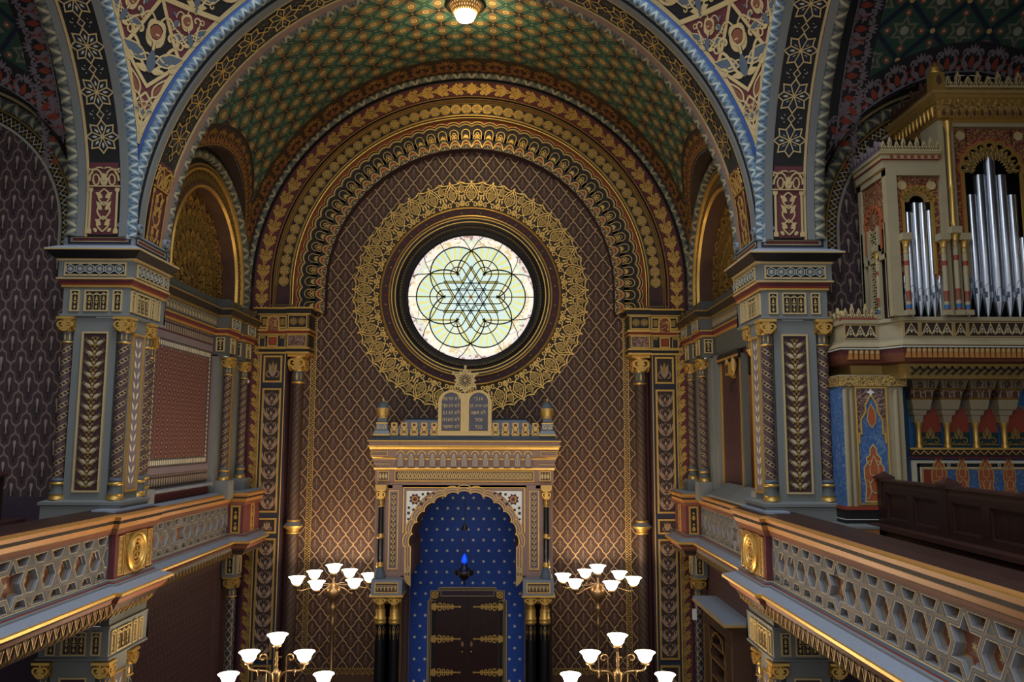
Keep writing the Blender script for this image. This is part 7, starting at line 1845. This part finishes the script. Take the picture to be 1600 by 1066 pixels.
# ------------------------------------------------------------------ small things
def cabinet():
    t = thing('wall_cabinet', 'brown wall cabinet with lobed open shelves below the right parapet', 'cabinet', (3.7, -2.3, 0))
    N = (-1, 0, 0); fm = plane((3.62, -2.35, 0), (0, 1, 0), (0, 0, 1), N)
    g = G(); g.box(3.5, -3.2, 3.02, 3.86, -1.42, 3.06, 'skylit_ledge'); g.box(3.49, -3.21, 2.99, 3.86, -1.41, 3.022, 'gold_matt'); g.box(3.56, -3.14, 2.93, 3.86, -1.48, 2.99, 'brown'); g.obj('top', t)
    g = G()
    g.box(3.62, -3.12, 0, 3.86, -2.72, 2.93, 'brown'); g.box(3.62, -1.95, 0, 3.86, -1.55, 2.93, 'brown'); g.box(3.62, -2.72, 2.72, 3.86, -1.95, 2.93, 'brown'); g.box(3.84, -2.72, 0, 3.86, -1.95, 2.8, 'brown_dark')
    O = lobed(.36, 1.6, 2.68, 9, .8); n = len(O); B = [(-.385 if p[0] < 0 else .385, p[1]) if p[1] < 2.35 else (p[0], 2.75) for p in O]; B = A(B)
    g.add(np.vstack([fm(O[:, 0], O[:, 1], np.zeros(n)), fm(B[:, 0], B[:, 1], np.zeros(n))]), [(k, k + 1, n + k + 1, n + k) for k in range(n - 1)], 'brown')
    g.ribbon(O, .014, fm, 'gold', .006, .006); g.frame(-.76, .2, .79, 2.9, .014, fm, 'gold_dull', .006, .006)
    for a, b in ((-.74, -.42), (.42, .74)): g.frame(a, 1.3, b, 2.7, .012, fm, 'gold_dull', .006, .006)
    g.obj('body', t)
    for z in (1.45, 1.75, 2.05, 2.3, 2.5):
        g = G(); g.box(3.63, -2.72, z, 3.85, -1.95, z + .02, 'brown'); g.box(3.625, -2.72, z, 3.632, -1.95, z + .02, 'wood_step'); g.obj('shelf', t)
    for y in (-2.74, -1.93):
        g = G(); g.lathe([(.05, 1.0), (.05, 1.05), (.03, 1.08), (.03, 1.55), (.05, 1.6), (.06, 1.7)], (3.58, y, 0), 12, 'gold_dull'); g.box(3.53, y - .06, 1.7, 3.64, y + .06, 1.76, 'gold_dull'); g.obj('bracket', t)
cabinet()
def lantern():
    x, y, z = 3.89, -2.62, 6.4; t = thing('wall_lantern', 'small gilt wall lantern on the maroon panel of the right box', 'lantern', (x, y, z))
    g = G(); g.box(x - .01, y - .05, z - .1, x + .06, y + .05, z + .1, 'gold'); g.tube([(x + .03, y, z - .1), (x - .04, y, z - .18), (x - .06, y, z - .28), (x - .02, y, z - .32)], .012, 'iron'); g.obj('bracket', t)
    g = G()
    for sg in (-1, 1):
        yy = y + sg * .15; g.lathe([(.015, z - .02), (.035, z + .02), (.045, z + .1), (.04, z + .14), (.03, z + .18), (.012, z + .22), (0, z + .24)], (x - .04, yy, 0), 10, 'gold_matt')
    g.tube([(x - .03, y - .15, z - .02), (x - .03, y, z - .08), (x - .03, y + .15, z - .02)], .015, 'gold'); g.obj('cups', t)
    g = G(); g.box(x - .1, y - .08, z - .06, x - .02, y + .08, z + .12, 'gold'); g.box(x - .103, y - .05, z - .03, x - .1, y + .05, z + .09, 'black'); g.obj('housing', t)
lantern()
for sx in (-1, 1):
    g = G(); g.lathe([(.0, -.355), (.02, -.352), (.034, -.335), (.036, -.29)], (sx * 3.79, 0, 6.39), 16, 'white', axis='y')
    tag(g.obj('sensor'), 'round white sensor on the wall corner beside the %s vine border' % ('left' if sx < 0 else 'right'), 'sensor')
g = G(); g.box(3.6, -.98, 2.6, 3.66, -.92, 2.76, 'white'); tag(g.obj('sensor'), 'small white box fixed to the lower right column shaft', 'sensor')
g = G(); g.add([(3.62, -3.9, 4.63), (3.62, -2.1, 4.63), (3.9, -2.1, 4.80), (3.9, -3.9, 4.80), (3.62, -3.9, 4.60), (3.62, -2.1, 4.60), (3.9, -2.1, 4.6), (3.9, -3.9, 4.6)], [(0, 1, 2, 3), (4, 7, 6, 5), (0, 4, 5, 1), (1, 5, 6, 2), (2, 6, 7, 3), (3, 7, 4, 0)], 'grey'); tag(g.obj('reading_ledge'), 'grey sloping ledge on the right altar parapet below the open box', 'ledge')
g = G(); g.box(4.15, -2.0, 4.3, 4.9, -1.94, 6.4, 'wood_warm'); d_ = g.obj('cupboard_door'); tag(d_, 'warm brown wooden door leaf standing in the right box', 'door')
# ------------------------------------------------------------------ labels of the setting
for nm, lab, cat in (('wall_back', 'dark lattice papered wall around the rose window and behind the ark', 'wall'), ('wall_left', 'left side walls with patterned panel, blind arch and gallery vault', 'wall'), ('wall_right', 'right side walls with open box, blind arch and gallery vault', 'wall'),
    ('trim_1', 'gilded concentric arch bands around the rose window wall', 'arch'), ('trim_2', 'great front arch with gold star band over the altar bay', 'arch'), ('trim_3', 'left gallery arch with black and gold star band', 'arch'), ('trim_4', 'right gallery arch with black and gold star band', 'arch'),
    ('trim_5', 'painted triangular spandrel between front arch and left gallery arch', 'spandrel'), ('trim_6', 'painted triangular spandrel between front arch and right gallery arch', 'spandrel'),
    ('ceiling', 'green star-patterned vault over the altar bay', 'ceiling'), ('window_1', 'round stained glass rose window with six-pointed star', 'window'), ('floor', 'hall floor below the galleries', 'floor')):
    o = bpy.data.objects.get(nm)
    if o: tag(o, lab, cat, None, 'structure')

GROUPS = {'column': 'columns of the altar bay walls', 'pier': 'crossing piers', 'pilaster': 'pilasters beside the altar field', 'parapet': 'gallery parapets', 'pew': 'gallery pews', 'sensor': 'small white wall sensors'}
for o in list(COL.objects):
    b = o.name.split('.')[0]
    if o.parent is None and b in GROUPS: o['group'] = GROUPS[b]
    if o.parent is None and b == 'candelabrum': o['group'] = 'ring candelabra beside the ark' if 'ring' in o['label'] else 'branched lamp stands below the parapets'
# ------------------------------------------------------------------ camera and light
def camera():
    cd = bpy.data.cameras.new('camera'); cam = bpy.data.objects.new('camera', cd); COL.objects.link(cam)
    cd.sensor_width = 36; cd.lens = 1250 / 1600 * 36; cd.clip_start = .05
    PT, YW, RL = .12, .007, -.003
    F = Vector((sin(YW) * cos(PT), cos(YW) * cos(PT), sin(PT))); Rt = Vector((cos(YW), -sin(YW), 0)); U = Rt.cross(F)
    R2 = Rt * cos(RL) - U * sin(RL); U2 = Rt * sin(RL) + U * cos(RL)
    M = Matrix((R2, U2, -F)).transposed().to_4x4(); M.translation = (.64, -14, 5.45)
    cam.matrix_world = M; SC.camera = cam
camera()
def lamp(name, kind, loc, energy, col=(1, 1, 1), size=.1, rot=None, size_y=None):
    d = bpy.data.lights.new(name, kind); o = bpy.data.objects.new(name, d); COL.objects.link(o); o.location = loc
    d.energy = energy; d.color = col
    if kind == 'AREA':
        d.size = size
        if size_y: d.shape = 'RECTANGLE'; d.size_y = size_y
    else: d.shadow_soft_size = size
    if rot: o.rotation_euler = rot
    return o
WORLD_S = .42
wd = bpy.data.worlds.new('daylight'); SC.world = wd; wd.use_nodes = True
bg = wd.node_tree.nodes['Background']; bg.inputs[0].default_value = (.95, .97, 1, 1); bg.inputs[1].default_value = WORLD_S
SC.view_settings.view_transform = 'Standard'; SC.view_settings.look = 'None'; SC.view_settings.exposure = 0.; SC.view_settings.gamma = 1
SC.view_settings.use_curve_mapping = False
SC.cycles.max_bounces = 6; SC.cycles.diffuse_bounces = 4; SC.cycles.glossy_bounces = 3
# lamps: warm light in every bowl, the crown globe, and daylight from the dome lantern and the great windows opposite
for i, p in enumerate(BOWLS):
    lamp('bowl_light', 'POINT', p, 6.5 if p[1] > -3 else 22., (1, .80, .56), .03)
lamp('crown_light', 'POINT', (0, -2.6, 11.55), 62, (1, .78, .42), .1)
lamp('box_light', 'POINT', (4.9, -3.3, 6.2), 14, (1, .78, .5), .06)
lamp('eternal_light', 'POINT', (0, -1.38, 3.58), .8, (.08, .2, 1), .03)
lamp('dome_daylight', 'AREA', (0, -8.6, 13.2), 470, (.74, .85, 1), 4.2, (0, 0, 0))
lamp('west_window', 'AREA', (0, -17, 9.5), 210, (.97, .97, 1), 6, (radians(75), 0, 0), 4)
